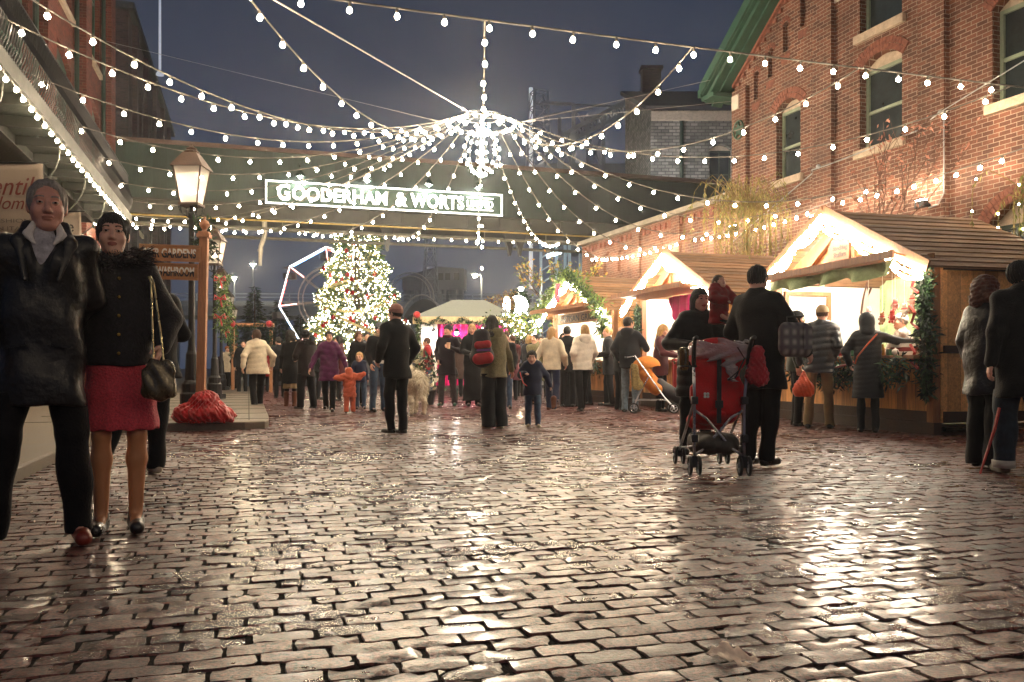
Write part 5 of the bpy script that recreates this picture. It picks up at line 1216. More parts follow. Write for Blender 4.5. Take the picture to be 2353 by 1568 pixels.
leather = mat('black_leather', (.010, .009, .010), .45, var=.3, scale=6, bump=.5, bscale=22, coat=.12, spec=.4)
blk = cloth('black', '0c0c12', sheen=.06); blk2 = cloth('charcoal', '17181f', sheen=.08, scale=5); navy = cloth('navy', '1b2440'); jeans = cloth('jeans', '3d5068', scale=14, var=.4, bump=.4); cream = cloth('cream', 'd9ccb4'); white = cloth('white_puffer', 'ebe2d2', rough=.55)
purple = cloth('purple', '5a2350', var=.35, scale=12); coral = cloth('coral', 'c96448', var=.2); olive = cloth('olive_wool', '7d7654', scale=20, var=.3, bump=.6); maroon = cloth('maroon', '4e1822'); dkred = cloth('quilted_red', '8a1620', var=.3); brownf = cloth('brown_fur', '3b2a24', var=.5, scale=25); puffer = cloth('slate_puffer', '22252d', rough=.4, sheen=.0, spec=.6)
pinkred = cloth('skirt_rose', 'd04a58', var=.3, scale=90, bump=.6); shirtm = cloth('striped_shirt', 'a8a4aa', var=.45, scale=30, bump=.3); tan = cloth('tan_cap', 'b39a78'); pinkhat = cloth('pink_beanie', 'b58478'); grn = mat('rubber_green', rgb('3f6a58'), .3, coat=.4); brboot = cloth('brown_boot', '5a3424'); greyk = cloth('grey_knit', '5b6068', bump=.6); orangek = cloth('orange_knit', 'c8763a'); khaki = cloth('khaki', '8d7a58'); sneaker = mat('pale_sneaker', rgb('b9ab92'), .6, var=.3)
redbrown = mat('red_brown_shoe', rgb('7a2a18'), .35, var=.3, coat=.3); dkgreenj = cloth('dark_green_jacket', '2d3830', rough=.45)

NR = dict(res=.010, hres=.0031)
# near couple
person('grey-haired man in an open black leather jacket over a pale shirt', 92, 4.15, 1.80, -3, dict(m=leather, hem=.66, bulk=1.04, open=.098, lapel=1, shirt=shirtm, amp=.014, flare=1.06), dict(m=blk, w=1.08), ('swept', 'grey'), kind='m', skin=m_skin2, shoes=redbrown, pose=dict(fl=(-.2, -.06, 0), fr=(.17, .02, 0), ar=((.20, .10, 1.16), (.12, .2, 1.02)), al=((-.25, .04, 1.14), (-.24, -.1, .93))), stout=1.03, headk=1.04, headturn=(4, 2), group='couple standing at the left', **NR)
def wbuttons(rt, T, arms, s):
    for k in range(5): MB().ball((.0, -.128-.004*k, 1.36-.1*k), .009, 8, 5, sc=(1, .5, 1)).build('button', mat('brass_button', rgb('b08d4a'), .3, metal=1), rt)
person('dark-haired woman in a black fur-collared jacket and rose skirt', 277, 4.5, 1.70, -4, dict(m=cloth('black_tweed', '1a171d', var=.8, scale=60, spec=.3), hem=.90, bulk=1.04, amp=.008, arm=1.1), dict(t='skirt', m=pinkred, hem=.55, w=.205, legm=m_tights), ('updo', 'dark'), kind='f', collar=[mat('fur_dark', (.02, .016, .018), .8, var=.5), mat('fur_mid', (.06, .045, .05), .8, var=.5)], pose=dict(fl=(-.095, -.02, 0), fr=(.075, .0, 0), al=((-.23, .1, 1.14), (-.12, .16, 1.0)), ar=((.26, .03, 1.15), (.21, -.08, 1.0))), headturn=(3, -3), stout=.99, extra=wbuttons, group='couple standing at the left', **NR)
person('figure in black with pale sneakers behind the woman in the rose skirt', 352, 6.9, 1.74, 200, dict(m=blk, hem=.78, bulk=1.25, flare=1.1, amp=.009), dict(m=blk, w=1.15), ('short', 'black'), shoes=sneaker, pose=dict(fl=(-.02, -.0, 0), fr=(.42, -.05, 0)), res=.013, group='people near the signpost')
# far-left sidewalk walkers
person('woman in a cream quilted jacket and black trousers walking along the edge of the sidewalk', 592, 17.6, 1.68, 200, dict(m=cream, hem=.76, bulk=1.3, flare=1.3, noise=puff(.008, .1)), dict(m=blk, w=1.1), ('bob', 'brown'), kind='f', pose=dict(fl=(-.12, -.2, 0), fr=(.14, .2, 0.02), kr=.1, al=((-.33, .06, 1.15), (-.36, -.1, .95)), ar=((.32, .1, 1.15), (.36, .1, .92))))
person('long blond-haired woman in a dark coat on the sidewalk behind the cream jacket', 538, 31, 1.66, 60, dict(m=blk2, hem=.5, bulk=1.1), dict(m=blk), ('long', 'blond', .3), kind='f')
person('man in an orange knit hat and pale coat far down the sidewalk', 519, 33, 1.72, 20, dict(m=cream, hem=.7), dict(m=blk), ('short', 'dark'), hat=('beanie', orangek))
person('person in black far down the sidewalk next to the orange hat', 527, 35, 1.7, 190, dict(m=blk, hem=.6), dict(m=blk), ('short', 'black'))
person('woman in a long black coat, pale scarf and brown boots by the conifers', 667, 18.6, 1.70, 150, dict(m=blk, hem=.52, bulk=1.15, flare=1.1), dict(t='skirt', m=khaki, hem=.42, w=.18, boot=.22, legm=blk), ('curly', 'black', .08), kind='f', scarf=cloth('cream_scarf', 'c9a98a'), shoes=brboot)
person('man in black trousers and jacket partly behind the woman with the pale scarf', 643, 24, 1.74, 190, dict(m=blk2, hem=.8), dict(m=blk), ('short', 'black'))
person('stout man in a brown fur collar coat and dark hat facing the big tree', 704, 17.6, 1.66, 215, dict(m=cloth('dk_brown_coat', '1a1014', sheen=.1), hem=.72, bulk=1.2), dict(m=blk, w=1.25), ('short', 'dark'), hat=('fedora', blk2), collar=[brownf], pose=dict(fl=(-.2, 0, 0), fr=(.16, 0, 0)), headturn=(-40, 0))
person('woman in a purple puffer coat walking toward the viewer in front of the lit tree', 756, 16.6, 1.60, -6, dict(m=purple, hem=.66, bulk=1.22, flare=1.12, noise=puff(.009, .12)), dict(m=blk), ('short', 'dark'), kind='f', pose=dict(fl=(-.09, .25, .04), fr=(.08, -.15, 0), kl=.12, al=((-.3, .03, 1.15), (-.38, -.1, .93)), ar=((.3, .03, 1.13), (.36, -.05, .95))))
person('toddler in a coral red snowsuit held by both hands', 803, 16.2, .86, 185, dict(m=coral, hem=.6, bulk=1.7, arm=1.6, noise=puff(.02, .2)), dict(m=coral, w=1.5), ('short', 'blond'), hat=('hood', coral), kind='c', pose=dict(al=((-.36, -.02, 1.38), (-.55, -.02, 1.5)), ar=((.36, -.02, 1.34), (.5, -.02, 1.36)), fl=(-.14, 0, 0), fr=(.14, .1, 0)), headturn=(0, 10))
person('blond boy in a navy jacket and jeans standing behind the toddler', 828, 17.6, 1.2, 4, dict(m=navy, hem=.8, shirt=shirtm, open=.05), dict(m=jeans), ('short', 'blond'), kind='c', pose=dict(al=((-.26, -.02, 1.15), (-.2, -.2, 1.02))))
person('woman with long auburn hair in black behind the blond boy', 822, 18.8, 1.68, -5, dict(m=blk, hem=.7, open=.05, shirt=blk2), dict(m=blk), ('long', 'auburn', .22), kind='f')
person('man in a grey cap and black sweater over a white shirt tail, jeans', 868, 16.5, 1.76, 25, dict(m=blk, hem=1.0, bulk=1.15), dict(m=jeans), ('short', 'dark'), hat=('cap', greyk), pose=dict(fl=(-.12, 0, 0), fr=(.15, .06, 0), ar=((.34, .05, 1.18), (.5, -.1, 1.1))), scarf=cloth('beige_scarf', 'b59a84'), headturn=(-15, 18), extra=lambda rt, T, a, s: sdf_obj('shirt_tail', [('c', (0, 0, 1.0), (0, 0, .9), .17, .175, (1, .76, 1), dict()), ('p', (0, 0, -1), -.93, {}), ('p', (0, 0, 1), 1.01, {})], .012, cloth('white_cotton', 'e8e4dc'), rt))
person('tall man in a long black coat and pink knit hat striding past the white dog', 912, 11.0, 1.71, 215, dict(m=blk, hem=.74, bulk=1.15, flare=1.05), dict(m=blk), ('short', 'dark'), hat=('beanie', pinkhat), pose=dict(fl=(-.07, .04, 0), fr=(.05, -.06, 0), kr=.05, al=((-.28, .05, 1.14), (-.25, -.1, .95)), ar=((.27, .05, 1.15), (.2, -.14, .98))), lean=(-.02, -.06), res=.013, hres=.005)
def cup(rt, T, arms, s):
    w_ = arms[1][2]; q = MB(); q.lathe([(.03, -.06), (.04, .06), (.042, .062), (.042, .07), (.0, .072)], 12, (w_.x-.02, w_.y-.08, w_.z+.03)); 
    v = world_of(rt, (0, 0, 0)); o = q.build('paper_cup', mat('paper_cup_mat', rgb('e0b896'), .6, var=.05)); o.location = rt.location; o.rotation_euler = rt.rotation_euler; o.scale = rt.scale; tag(o, 'paper cup held by the man in green rubber boots', 'cup')
person('man in a dark knit hat and green rubber boots holding a paper cup', 1026, 19.0, 1.84, -12, dict(m=cloth('aubergine_coat', '1f1522'), hem=.66, bulk=1.1), dict(m=cloth('plaid_trousers', '4a4448', scale=30, var=.4), boot=.25), ('short', 'dark'), hat=('beanie', blk2), shoes=grn, pose=dict(ar=((.3, -.02, 1.16), (.12, -.27, 1.24)), hr=dict(curl=1.0, w=(0, 0, 1), n=(-1, 0, 0)), fl=(-.12, 0, 0), fr=(.16, .1, 0)), headturn=(-25, 0), scarf=maroon, extra=cup)
person('smiling blond woman in an ankle length black coat', 1086, 18.8, 1.86, 12, dict(m=blk, hem=.12, bulk=1.08, flare=1.15), dict(m=blk), ('long', 'blond', .2), kind='f', headturn=(0, 0), headk=.95)
person('brown-haired man standing behind the smiling blond woman', 1118, 20.0, 1.86, -40, dict(m=blk2, hem=.8), dict(m=blk), ('short', 'brown'))
person('woman in an olive wool coat and wide black trousers carrying a red backpack', 1135, 12.0, 1.63, 205, dict(m=olive, hem=.78, bulk=1.22, flare=1.05, amp=.01, hood=1), dict(t='wide', m=blk, w=1.35, len=.03), ('long', 'dark', .2), kind='f', shoes=sneaker, pose=dict(al=((-.30, -.12, 1.15), (-.40, -.22, .9)), ar=((.25, -.05, 1.15), (.16, -.2, 1.1)), fl=(-.11, 0, 0), fr=(.09, 0, 0)), headturn=(-28, 22), lean=(-.02, -.1), res=.012, hres=.005)
person('boy in a navy coat walking beside the woman with the red backpack', 1224, 12.3, 1.12, 8, dict(m=navy, hem=.72, bulk=1.35, arm=1.2), dict(m=jeans, w=1.1), ('short', 'dark'), kind='c', shoes=sneaker, pose=dict(al=((-.27, -.05, 1.18), (-.2, -.22, 1.2)), ar=((.32, .08, 1.15), (.4, .1, .95)), fl=(-.1, .08, 0), fr=(.1, -.1, 0)), headturn=(-10, 4), res=.012, hres=.0048, headk=1.02)
person('woman in a cream jacket, jeans and brown boots striding in front of the garlanded hut', 1267, 17.0, 1.70, 165, dict(m=cream, hem=.84, bulk=1.28, flare=1.0), dict(m=navy, boot=.12), ('long', 'blond', .1), kind='f', shoes=brboot, pose=dict(fl=(-.12, .28, .05), fr=(.1, -.16, 0), kl=.14, al=((-.28, .05, 1.14), (-.26, -.14, .95)), ar=((.3, .0, 1.14), (.34, .1, .92))))
person('man in a black suit jacket seen from behind at the garlanded hut', 1305, 18.6, 1.80, 175, dict(m=blk, hem=.74, bulk=1.08), dict(m=blk), ('short', 'black'))
person('woman in a white puffer jacket and black trousers seen from behind', 1338, 16.8, 1.74, 195, dict(m=white, hem=.82, bulk=1.22, noise=puff(.008, .11), hood=1), dict(m=blk), ('bob', 'blond'), kind='f', pose=dict(fl=(-.05, -.22, 0), fr=(.06, .12, 0), al=((-.26, -.05, 1.15), (-.24, -.22, 1.0))))
person('man in a black hooded jacket and pale jeans standing behind the orange stroller', 1447, 16.3, 1.86, 160, dict(m=blk2, hem=.80, bulk=1.22, hood=1), dict(m=cloth('pale_jeans', '6d7c88', scale=14, var=.4)), ('short', 'black'), pose=dict(al=((-.29, -.1, 1.15), (-.16, -.3, 1.26)), ar=((.29, .05, 1.15), (.26, -.1, .97))), headturn=(-20, 0))
person('bald-headed man partly behind the man in the black hooded jacket', 1424, 17.2, 1.72, 120, dict(m=blk, hem=.8), dict(m=blk), None)
person('woman with long fair hair and maroon cardigan at the pink draped counter', 1516, 16.6, 1.73, 70, dict(m=maroon, hem=.72, bulk=1.2), dict(m=blk), ('long', 'blond', .3), kind='f', pose=dict(al=((-.25, -.12, 1.15), (-.12, -.34, 1.1)), ar=((.25, -.12, 1.15), (.1, -.36, 1.1))), headturn=(0, 10))
# stroller group
person('woman with a black bob in a black padded coat standing behind the red stroller', 1598, 8.45, 1.67, 6, dict(m=cloth('black_nylon', '0c0d12', rough=.45, sheen=.05), hem=.6, bulk=1.28, noise=puff(.007, .1)), dict(m=blk), ('bob', 'black'), kind='f', pose=dict(ar=((.3, -.08, 1.18), (.36, -.30, 1.16)), al=((-.3, -.05, 1.15), (-.1, -.3, 1.12)), hr=dict(d=(1, 0, 0), curl=.7, w=(0, -1, 0), n=(0, 0, -1))), headturn=(20, 2), res=.012, hres=.0045)
person('baby in a quilted red coat held by the woman with the black bob', 1652, 8.12, .80, 50, dict(m=dkred, hem=.7, bulk=1.6, arm=1.45, noise=puff(.014, .16)), dict(m=blk, w=1.3), ('short', 'brown'), kind='c', z=.96, pose=dict(fl=(-.12, -.35, .36), fr=(.12, -.35, .36), kl=.3, kr=.3, al=((-.3, -.12, 1.2), (-.24, -.35, 1.15)), ar=((.3, -.12, 1.2), (.24, -.35, 1.15))), headturn=(-10, -22), res=.016, hres=.004, head_s=1.12*1.2)
person('tall man in a long black coat standing close beside the red stroller', 1752, 7.45, 1.79, 150, dict(m=blk, hem=.66, bulk=1.30, flare=1.0, amp=.008), dict(m=blk, w=1.1), ('short', 'black'), pose=dict(fl=(-.03, .0, 0), fr=(.09, .10, 0), ar=((.32, -.06, 1.16), (.28, -.28, 1.04)), al=((-.30, .0, 1.15), (-.30, -.2, .98))), lean=(.05, -.02), headturn=(10, 6), res=.012, hres=.005)
# customers at the big hut
person('youth in a black beanie and dark green jacket at the big hut', 1829, 12.5, 1.72, 100, dict(m=dkgreenj, hem=.82, bulk=1.15), dict(m=blk), ('short', 'brown'), hat=('beanie', blk), headturn=(-15, 0), hres=.0055)
person('man in a tan cap, scarf and slate puffer jacket carrying an orange bag', 1881, 12.0, 1.77, 172, dict(m=puffer, hem=.78, bulk=1.24, noise=puff(.009, .09)), dict(m=khaki), ('short', 'brown'), hat=('cap', tan), scarf=greyk, hres=.0055, res=.013, pose=dict(fl=(-.14, -.03, 0), fr=(.14, .05, 0), ar=((.3, .02, 1.14), (.27, -.1, .92))), headturn=(180, 0) if False else (0, 8))
person('woman in a hooded dark knee length coat reaching across the counter', 1994, 11.25, 1.60, 180, dict(m=cloth('hooded_coat', '17191f', rough=.5, sheen=.05), hem=.50, bulk=1.15, flare=1.12, noise=puff(.005, .07)), dict(m=blk, w=.85), None, hat=('hood', MATS['cloth_hooded_coat']), kind='f', hres=.0055, res=.013, pose=dict(al=((-.40, -.14, 1.33), (-.66, -.22, 1.30)), ar=((.30, .0, 1.18), (.25, -.16, 1.0)), hl=dict(d=(-1, -.3, -.1), curl=.3, w=(0, 0, 1), n=(0, -1, -1))), extra=lambda rt, T, a, s: MB().tube([(-.12, .09, 1.42), (0, .155, 1.28), (.14, .14, 1.1), (.17, .05, 1.0), (.1, -.14, 1.1), (-.06, -.14, 1.38), (-.12, .09, 1.42)], .011, 6).build('bag_strap', mat('strap_orange', rgb('c8552c'), .5), rt))
person('stall keeper in a striped apron and white cap inside the big hut', 2050, 12.2, 1.66, -70, dict(m=cloth('stripe_apron', 'b8b0a8', scale=30, var=.5), hem=.8), dict(m=blk), ('short', 'grey'), hat=('cap', cloth('white_cap', 'e0dcd4')), pose=dict(al=((-.26, -.12, 1.16), (-.2, -.32, 1.12))), x=5.62, group='stall keepers')
person('stall keeper in a grey sweater and red santa hat inside the big hut', 2125, 11.5, 1.74, -80, dict(m=cloth('grey_sweater', '8d8880'), hem=.85), dict(m=blk), ('short', 'brown'), hat=('santa', cloth('santa_red', 'c01424')), pose=dict(al=((-.2, -.16, 1.2), (-.22, -.4, 1.1))), x=5.78, group='stall keepers', lean=(0, -.05))
person('cook in a grey cap inside the garlanded hut', 1373, 22.0, 1.72, -60, dict(m=cream, hem=.8), dict(m=blk), ('short', 'dark'), hat=('cap', greyk), x=2.75, group='stall keepers')
# right-hand couple
person('woman with curly auburn hair in a dark silk jacket, her back to the camera', 2262, 7.3, 1.67, 150, dict(m=cloth('satin_jacket', '141214', rough=.38, spec=.6, bump=.5, bscale=20), hem=.66, bulk=1.12, flare=1.0, amp=.012), dict(t='wide', m=blk, w=1.15, len=.03), ('curly', 'auburn', .07), kind='f', res=.012, hres=.0045, pose=dict(fl=(-.1, .03, 0), fr=(.08, -.03, 0)), headturn=(-35, 0), group='couple at the right edge')
person('man in a black coat and cuffed jeans looking up at the lights', 2350, 6.85, 1.76, 200, dict(m=cloth('black_wool_coat', '0c0c11', sheen=.12), hem=.62, bulk=1.25, amp=.01), dict(m=cloth('dark_denim', '26303c', scale=14, var=.4), w=1.3, cuff=cloth('denim_cuff', 'b0aca4')), ('short', 'black'), shoes=mat('tan_shoe', rgb('4b3a2a'), .3, coat=.4), res=.012, hres=.0045, pose=dict(fl=(-.14, 0, 0), fr=(.12, -.06, 0)), headturn=(-75, -12), group='couple at the right edge')
# distant crowd
def crowd():
    r = random.Random(5); tops = [('black', blk), ('charcoal', blk2), ('navy', navy), ('maroon', maroon), ('olive', olive), ('brown', brownf), ('grey', greyk), ('red', dkred)]
    spots = [(556, 27, 0), (575, 34, 0), (607, 30, 0), (627, 38, 0), (683, 24, 0), (732, 23, 0), (783, 22, 0), (846, 21, 0), (890, 23, 0), (968, 26, 0), (985, 22.5, 0), (1002, 27, 0), (1052, 25, 0), (1160, 17.5, 0), (1178, 22, 0), (1195, 25, 1), (1215, 21, 0), (1232, 19.5, 0), (1246, 23, 0), (1290, 21, 0), (1350, 19.6, 0), (1400, 19.0, 0), (512, 42, 0), (546, 40, 0), (1040, 24, 1), (772, 26, 0)]
    places = {556: 'by the wooden photo frame', 575: 'under the wooden photo frame', 607: 'right of the wooden photo frame', 627: 'before the dark conifers', 683: 'between the dark conifers and the tree', 732: 'at the left foot of the lit tree', 783: 'before the middle of the lit tree', 846: 'at the right foot of the lit tree', 890: 'behind the cap wearing man', 968: 'by the left post of the pink tent', 985: 'beside the white leaved plant', 1002: 'under the pink tent', 1052: 'under the tent behind the cup holder', 1160: 'just behind the backpack woman', 1178: 'below the street clock', 1195: 'small, below the clock', 1215: 'behind the walking boy', 1232: 'left of the striding cream jacket', 1246: 'behind the cream jacket', 1290: 'at the corner of the garlanded hut', 1350: 'at the farthest hut counter', 1400: 'between the two farther huts', 512: 'at the far end of the sidewalk', 546: 'far beyond the blond sidewalk walker', 1040: 'small, right of the cup holder', 772: 'behind the purple coat'}
    for i, (u, Y, c) in enumerate(spots):
        nm, tp = tops[(i*3+1) % 8]; k = 'c' if c else ('f' if r.random() < .5 else 'm'); st_ = ['short', 'long', 'bob', 'short'][r.randrange(4)] if k == 'f' else 'short'; hc_ = ['dark', 'brown', 'black', 'blond', 'grey'][r.randrange(5)]
        person('distant %s in a %s coat %s' % ({'c': 'child', 'f': 'woman', 'm': 'man'}[k], nm, places[u]), u, Y, (r.uniform(1.0, 1.15) if c else r.uniform(1.62, 1.8)), r.choice([0, 180, 150, 30, 90, -90, 200, -30]), dict(m=tp, hem=r.uniform(.5, .85), bulk=r.uniform(1.05, 1.25)), dict(m=[blk, jeans, blk2][i % 3]), (st_, hc_), kind=k, res=.024, hres=.010, hands=False, group='people in the distant crowd', pose=dict(fl=(-.1, r.uniform(-.1, .1), 0), fr=(.1, r.uniform(-.1, .1), 0)))
crowd()
# ------------------------------------------------------------------ signpost, red bag, banners
m_signw = mat('sign_timber', rgb('a9744a'), .6, var=.25, scale=8, stretch=(1, 1, 4), bump=.3)
m_signp = mat('sign_post_timber', rgb('b5805a'), .6, var=.25, scale=8, stretch=(6, 6, .8), bump=.3)
def snow_letters():
    m, nt, p = nodes('snow_topped_letters'); L = nt.links; tc = N(nt, 'ShaderNodeTexCoord'); sp = N(nt, 'ShaderNodeSeparateXYZ'); L.new(tc.outputs['Object'], sp.inputs[0])
    nz = N(nt, 'ShaderNodeTexNoise'); nz.inputs['Scale'].default_value = 28; L.new(tc.outputs['Object'], nz.inputs['Vector'])
    a = N(nt, 'ShaderNodeMath', operation='MULTIPLY_ADD'); L.new(nz.outputs[0], a.inputs[0]); a.inputs[1].default_value = .07; L.new(sp.outputs[1], a.inputs[2])
    g = N(nt, 'ShaderNodeMath', operation='GREATER_THAN'); L.new(a.outputs[0], g.inputs[0]); g.inputs[1].default_value = .035
    mx = N(nt, 'ShaderNodeMix', data_type='RGBA'); L.new(g.outputs[0], mx.inputs[0]); mx.inputs[6].default_value = (.012, .01, .01, 1); mx.inputs[7].default_value = (.75, .7, .62, 1); L.new(mx.outputs[2], p.inputs['Base Color']); return m
m_snowl = snow_letters()
def signpost():
    rt = empty('signpost', (-4.31, 11.75, .105), R(6), label='wooden signpost with ball finial and two arms lettered BEER GARDENS and WASHROOM', cat='signpost')
    rt.rotation_euler = (0, R(1.2), R(6))
    q = MB(); q.box((-.055, -.055, 0), (.055, .055, 2.55)); q.build('post', m_signp, rt, bevel=.006)
    q = MB(); q.box((-.085, -.085, 2.552), (.085, .085, 2.60)); q.box((-.07, -.07, 2.602), (.07, .07, 2.63)); q.lathe([(.05, 2.632), (.03, 2.65), (.03, 2.67), (.065, 2.71), (.07, 2.74), (.05, 2.78), (.02, 2.8), (.015, 2.84), (.0, 2.85)], 14); q.build('finial', m_signp, rt, smooth=False)
    for z, t, w_, x1 in ((2.31, 'BEER GARDENS', .80, -.03), (2.06, 'WASHROOM', .80, -.05)):
        a = MB(); pts = [(x1-w_, z-.11), (x1, z-.11), (x1, z+.115), (x1-w_, z+.115)]; a.prism(pts, -.095, -.06)
        for b0, b1 in (((x1-w_, z-.11), (x1, z-.092)), ((x1-w_, z+.097), (x1, z+.115)), ((x1-w_, z-.092), (x1-w_+.02, z+.097)), ((x1-.02, z-.092), (x1, z+.097))): a.box((b0[0], -.106, b0[1]), (b1[0], -.0955, b1[1]))
        s_ = a.build('sign_arm', m_signw, rt)
        text_obj(t, 'lettering', .14, m_snowl, s_, (x1-w_/2 if t[0] == 'B' else x1-.30, -.098, z), ext=.003, off=.004, dims=(.70 if t[0] == 'B' else .50, .13))
signpost()
m_foil = mat('red_foil', rgb('c0121c'), .45, var=.5, scale=9, bump=1.0, bscale=14, coat=.15, sheen=.3)
def crink(P):
    x, y, z = P[..., 0], P[..., 1], P[..., 2]
    a = np.arctan2(y, x); return .026*np.abs(np.sin(a*6+3*np.sin(z*11)+x*7))+.014*np.abs(np.sin(z*34+x*21+3*np.sin(y*17+x*9)))+.010*np.abs(np.sin(y*53+x*47+z*19))-.024
o = sdf_obj('fabric_bag', [('e', (0, 0, .12), (.40, .26, .17), dict()), ('e', (.02, 0, .28), (.20, .17, .16), dict(k=.08)), ('e', (-.24, -.02, .10), (.18, .18, .13), dict(k=.06)), ('e', (.27, 0, .07), (.17, .16, .10), dict(k=.06)), ('p', (0, 0, -1), 0.0, {})], .012, m_foil, noise=crink); o.location = (-4.25, 11.72, .107); tag(o, 'crumpled shiny red fabric wrapped round the foot of the wooden signpost', 'fabric')
m_banner = mat('banner_cloth', rgb('8e8074'), .7, var=.08, scale=2); m_ink2 = mat('maroon_ink', rgb('6a2a28'), .6, bump=0); m_grey_ink = mat('grey_ink', rgb('5d554e'), .6, bump=0)
def banner(x1, Y, w_, z0, z1, label, lines):
    rt = empty('banner', (x1, Y, 0), 0, label=label, cat='banner'); q = MB(); q.sheet(lambda a, b: (-w_+w_*a, .02*math.sin(a*7+b*3), z0+(z1-z0)*b), 16, 10); q.build('cloth', m_banner, rt, smooth=True, solid=.006)
    q = MB(); q.tube([(-w_-.25, 0, z1+.01), (.05, 0, z1+.01), (.075, 0, z1+.02)], .014, 6); q.build('top_rail', m_iron, rt); q = MB(); q.tube([(-w_-.25, 0, z0-.01), (.03, 0, z0-.01)], .012, 6); q.build('bottom_rail', m_iron, rt)
    for t, x, z, wd, h, mm, shr in lines:
        o = text_obj(t, 'lettering', .2, mm, rt, (x, -.03, z), ext=.001, dims=(wd, h), shear=shr)
banner(-6.62, 12.0, 1.5, 2.72, 3.74, 'pale hanging shop banner with maroon script behind the grey-haired man', [('Gentil', -.52, 3.42, .84, .26, m_ink2, .35), ('Uomo', -.42, 3.18, .62, .18, m_ink2, .35), ("MEN'S FASHION", -.66, 2.93, 1.0, .055, m_grey_ink, 0), ('MADE IN ITALY', -.60, 2.82, .88, .055, m_grey_ink, 0)])
banner(-8.62, 17.0, .85, 3.0, 3.97, 'white shop banner with bold black lettering farther along the balcony', [('cube', -.44, 3.68, .62, .22, m_ink, 0), ('works', -.44, 3.42, .66, .2, m_ink, 0), ('gallery', -.36, 3.16, .5, .07, m_ink, 0)])
rt = empty('wall_lantern', (-8.45, 17.0, 2.72), label='bright small lamp hanging under the white shop banner', cat='lamp'); q = MB(); q.lathe([(.03, .2), (.12, .1), (.13, .08)], 12); q.tube([(-1.1, 0, .26), (0, 0, .26), (0, 0, .2)], .012, 6); q.build('shade', m_iron, rt); q = MB(); q.ball((0, 0, .03), .07); q.build('bulb', emis('lamp_bulb', (1, .84, .6), 60), rt)

# ------------------------------------------------------------------ things carried
q = sdf_obj('handbag', [('c', (-.035, 0, .02), (.035, 0, .02), .075, .075, (1, .55, 1), dict()), ('c', (-.03, 0, .13), (.03, 0, .13), .05, .05, (1, .5, 1), dict(k=.05))], .006, mat('bronze_leather', rgb('6d6048'), .25, metal=.5, var=.5, scale=14, coat=.4), noise=lambda P: .004*np.sin(P[..., 0]*60+P[..., 2]*40)); q.scale = (.85, .85, .9); q.location = (-1.80, 4.33, .74); tag(q, 'crinkled bronze handbag on a chain at the hip of the woman in the rose skirt', 'handbag')
st = MB(); st.tube([(-.03, 0, .16), (-.05, .03, .35), (-.08, .08, .62), (-.12, .14, .66)], .006, 5); st.build('strap', mat('chain_metal', rgb('c9b98a'), .3, metal=.9), q); st = MB(); st.tube([(.03, 0, .16), (.0, .02, .35), (-.06, .07, .62), (-.1, .12, .66)], .006, 5); st.build('strap', mat('chain_metal', rgb('c9b98a'), .3, metal=.9), q)
def backpack():
    rt = empty('backpack', (-.42, 11.80, .95), R(14), .98, label='red and black backpack on the back of the woman in the olive coat', cat='backpack')
    sdf_obj('pack_body', [('c', (0, 0, .06), (0, 0, .34), .155, .125, (1, .62, 1), dict()), ('c', (-.08, -.02, .06), (.08, -.02, .06), .09, .09, dict(k=.05))], .011, mat('pack_black', (.02, .015, .02), .6, var=.4), rt, fold_noise(.004, 9))
    pr = mat('pack_red', rgb('c41c28'), .5, var=.2, bump=.3)
    sdf_obj('front_pocket', [('c', (-.075, -.09, .03), (.075, -.09, .05), .075, .075, (1, .6, 1.1), dict())], .009, pr, rt, fold_noise(.003))
    sdf_obj('top_pocket', [('c', (-.07, -.075, .22), (.07, -.075, .24), .055, .055, (1, .6, 1), dict())], .009, pr, rt, fold_noise(.003))
    q = MB(); q.bar((-.1, -.135, .15), (.1, -.135, .16), .03, .01, up=(0, 1, 0)); q.tube([(.0, -.1, .44), (.04, -.1, .5), (.0, -.1, .52), (-.03, -.1, .47)], .008, 5); q.build('strap', mat('pack_violet', rgb('7a3c8c'), .5), rt)
backpack()
q = MB(); q.tube([(0, 0, 0), (.02, -.01, -.08), (.05, -.02, -.16), (.10, -.01, -.2)], .006, 5); o = q.build('strap', mat('leash_red', rgb('d8242c'), .5)); o.name = 'hand_strap'; o.location = (GX(1194, 12.0), 12.0, .80); tag(o, 'thin red hand strap between the olive coated woman and the walking boy', 'strap')
o = sdf_obj('shopping_bag', [('c', (-.06, 0, .09), (.06, 0, .09), .10, .10, (1, .6, 1), dict()), ('c', (0, 0, .2), (0, 0, .34), .10, .03, (1, .6, 1), dict(k=.06)), ('p', (0, 0, -1), 0, {})], .008, mat('orange_plastic', rgb('e0562c'), .4, var=.3, scale=9, bump=.6, trans=.15), noise=lambda P: .006*np.abs(np.sin(P[..., 0]*60+P[..., 2]*25))); o.location = (GX(1846, 11.8), 11.8, .45); tag(o, 'orange plastic bag hanging from the hand of the man in the tan cap', 'bag')
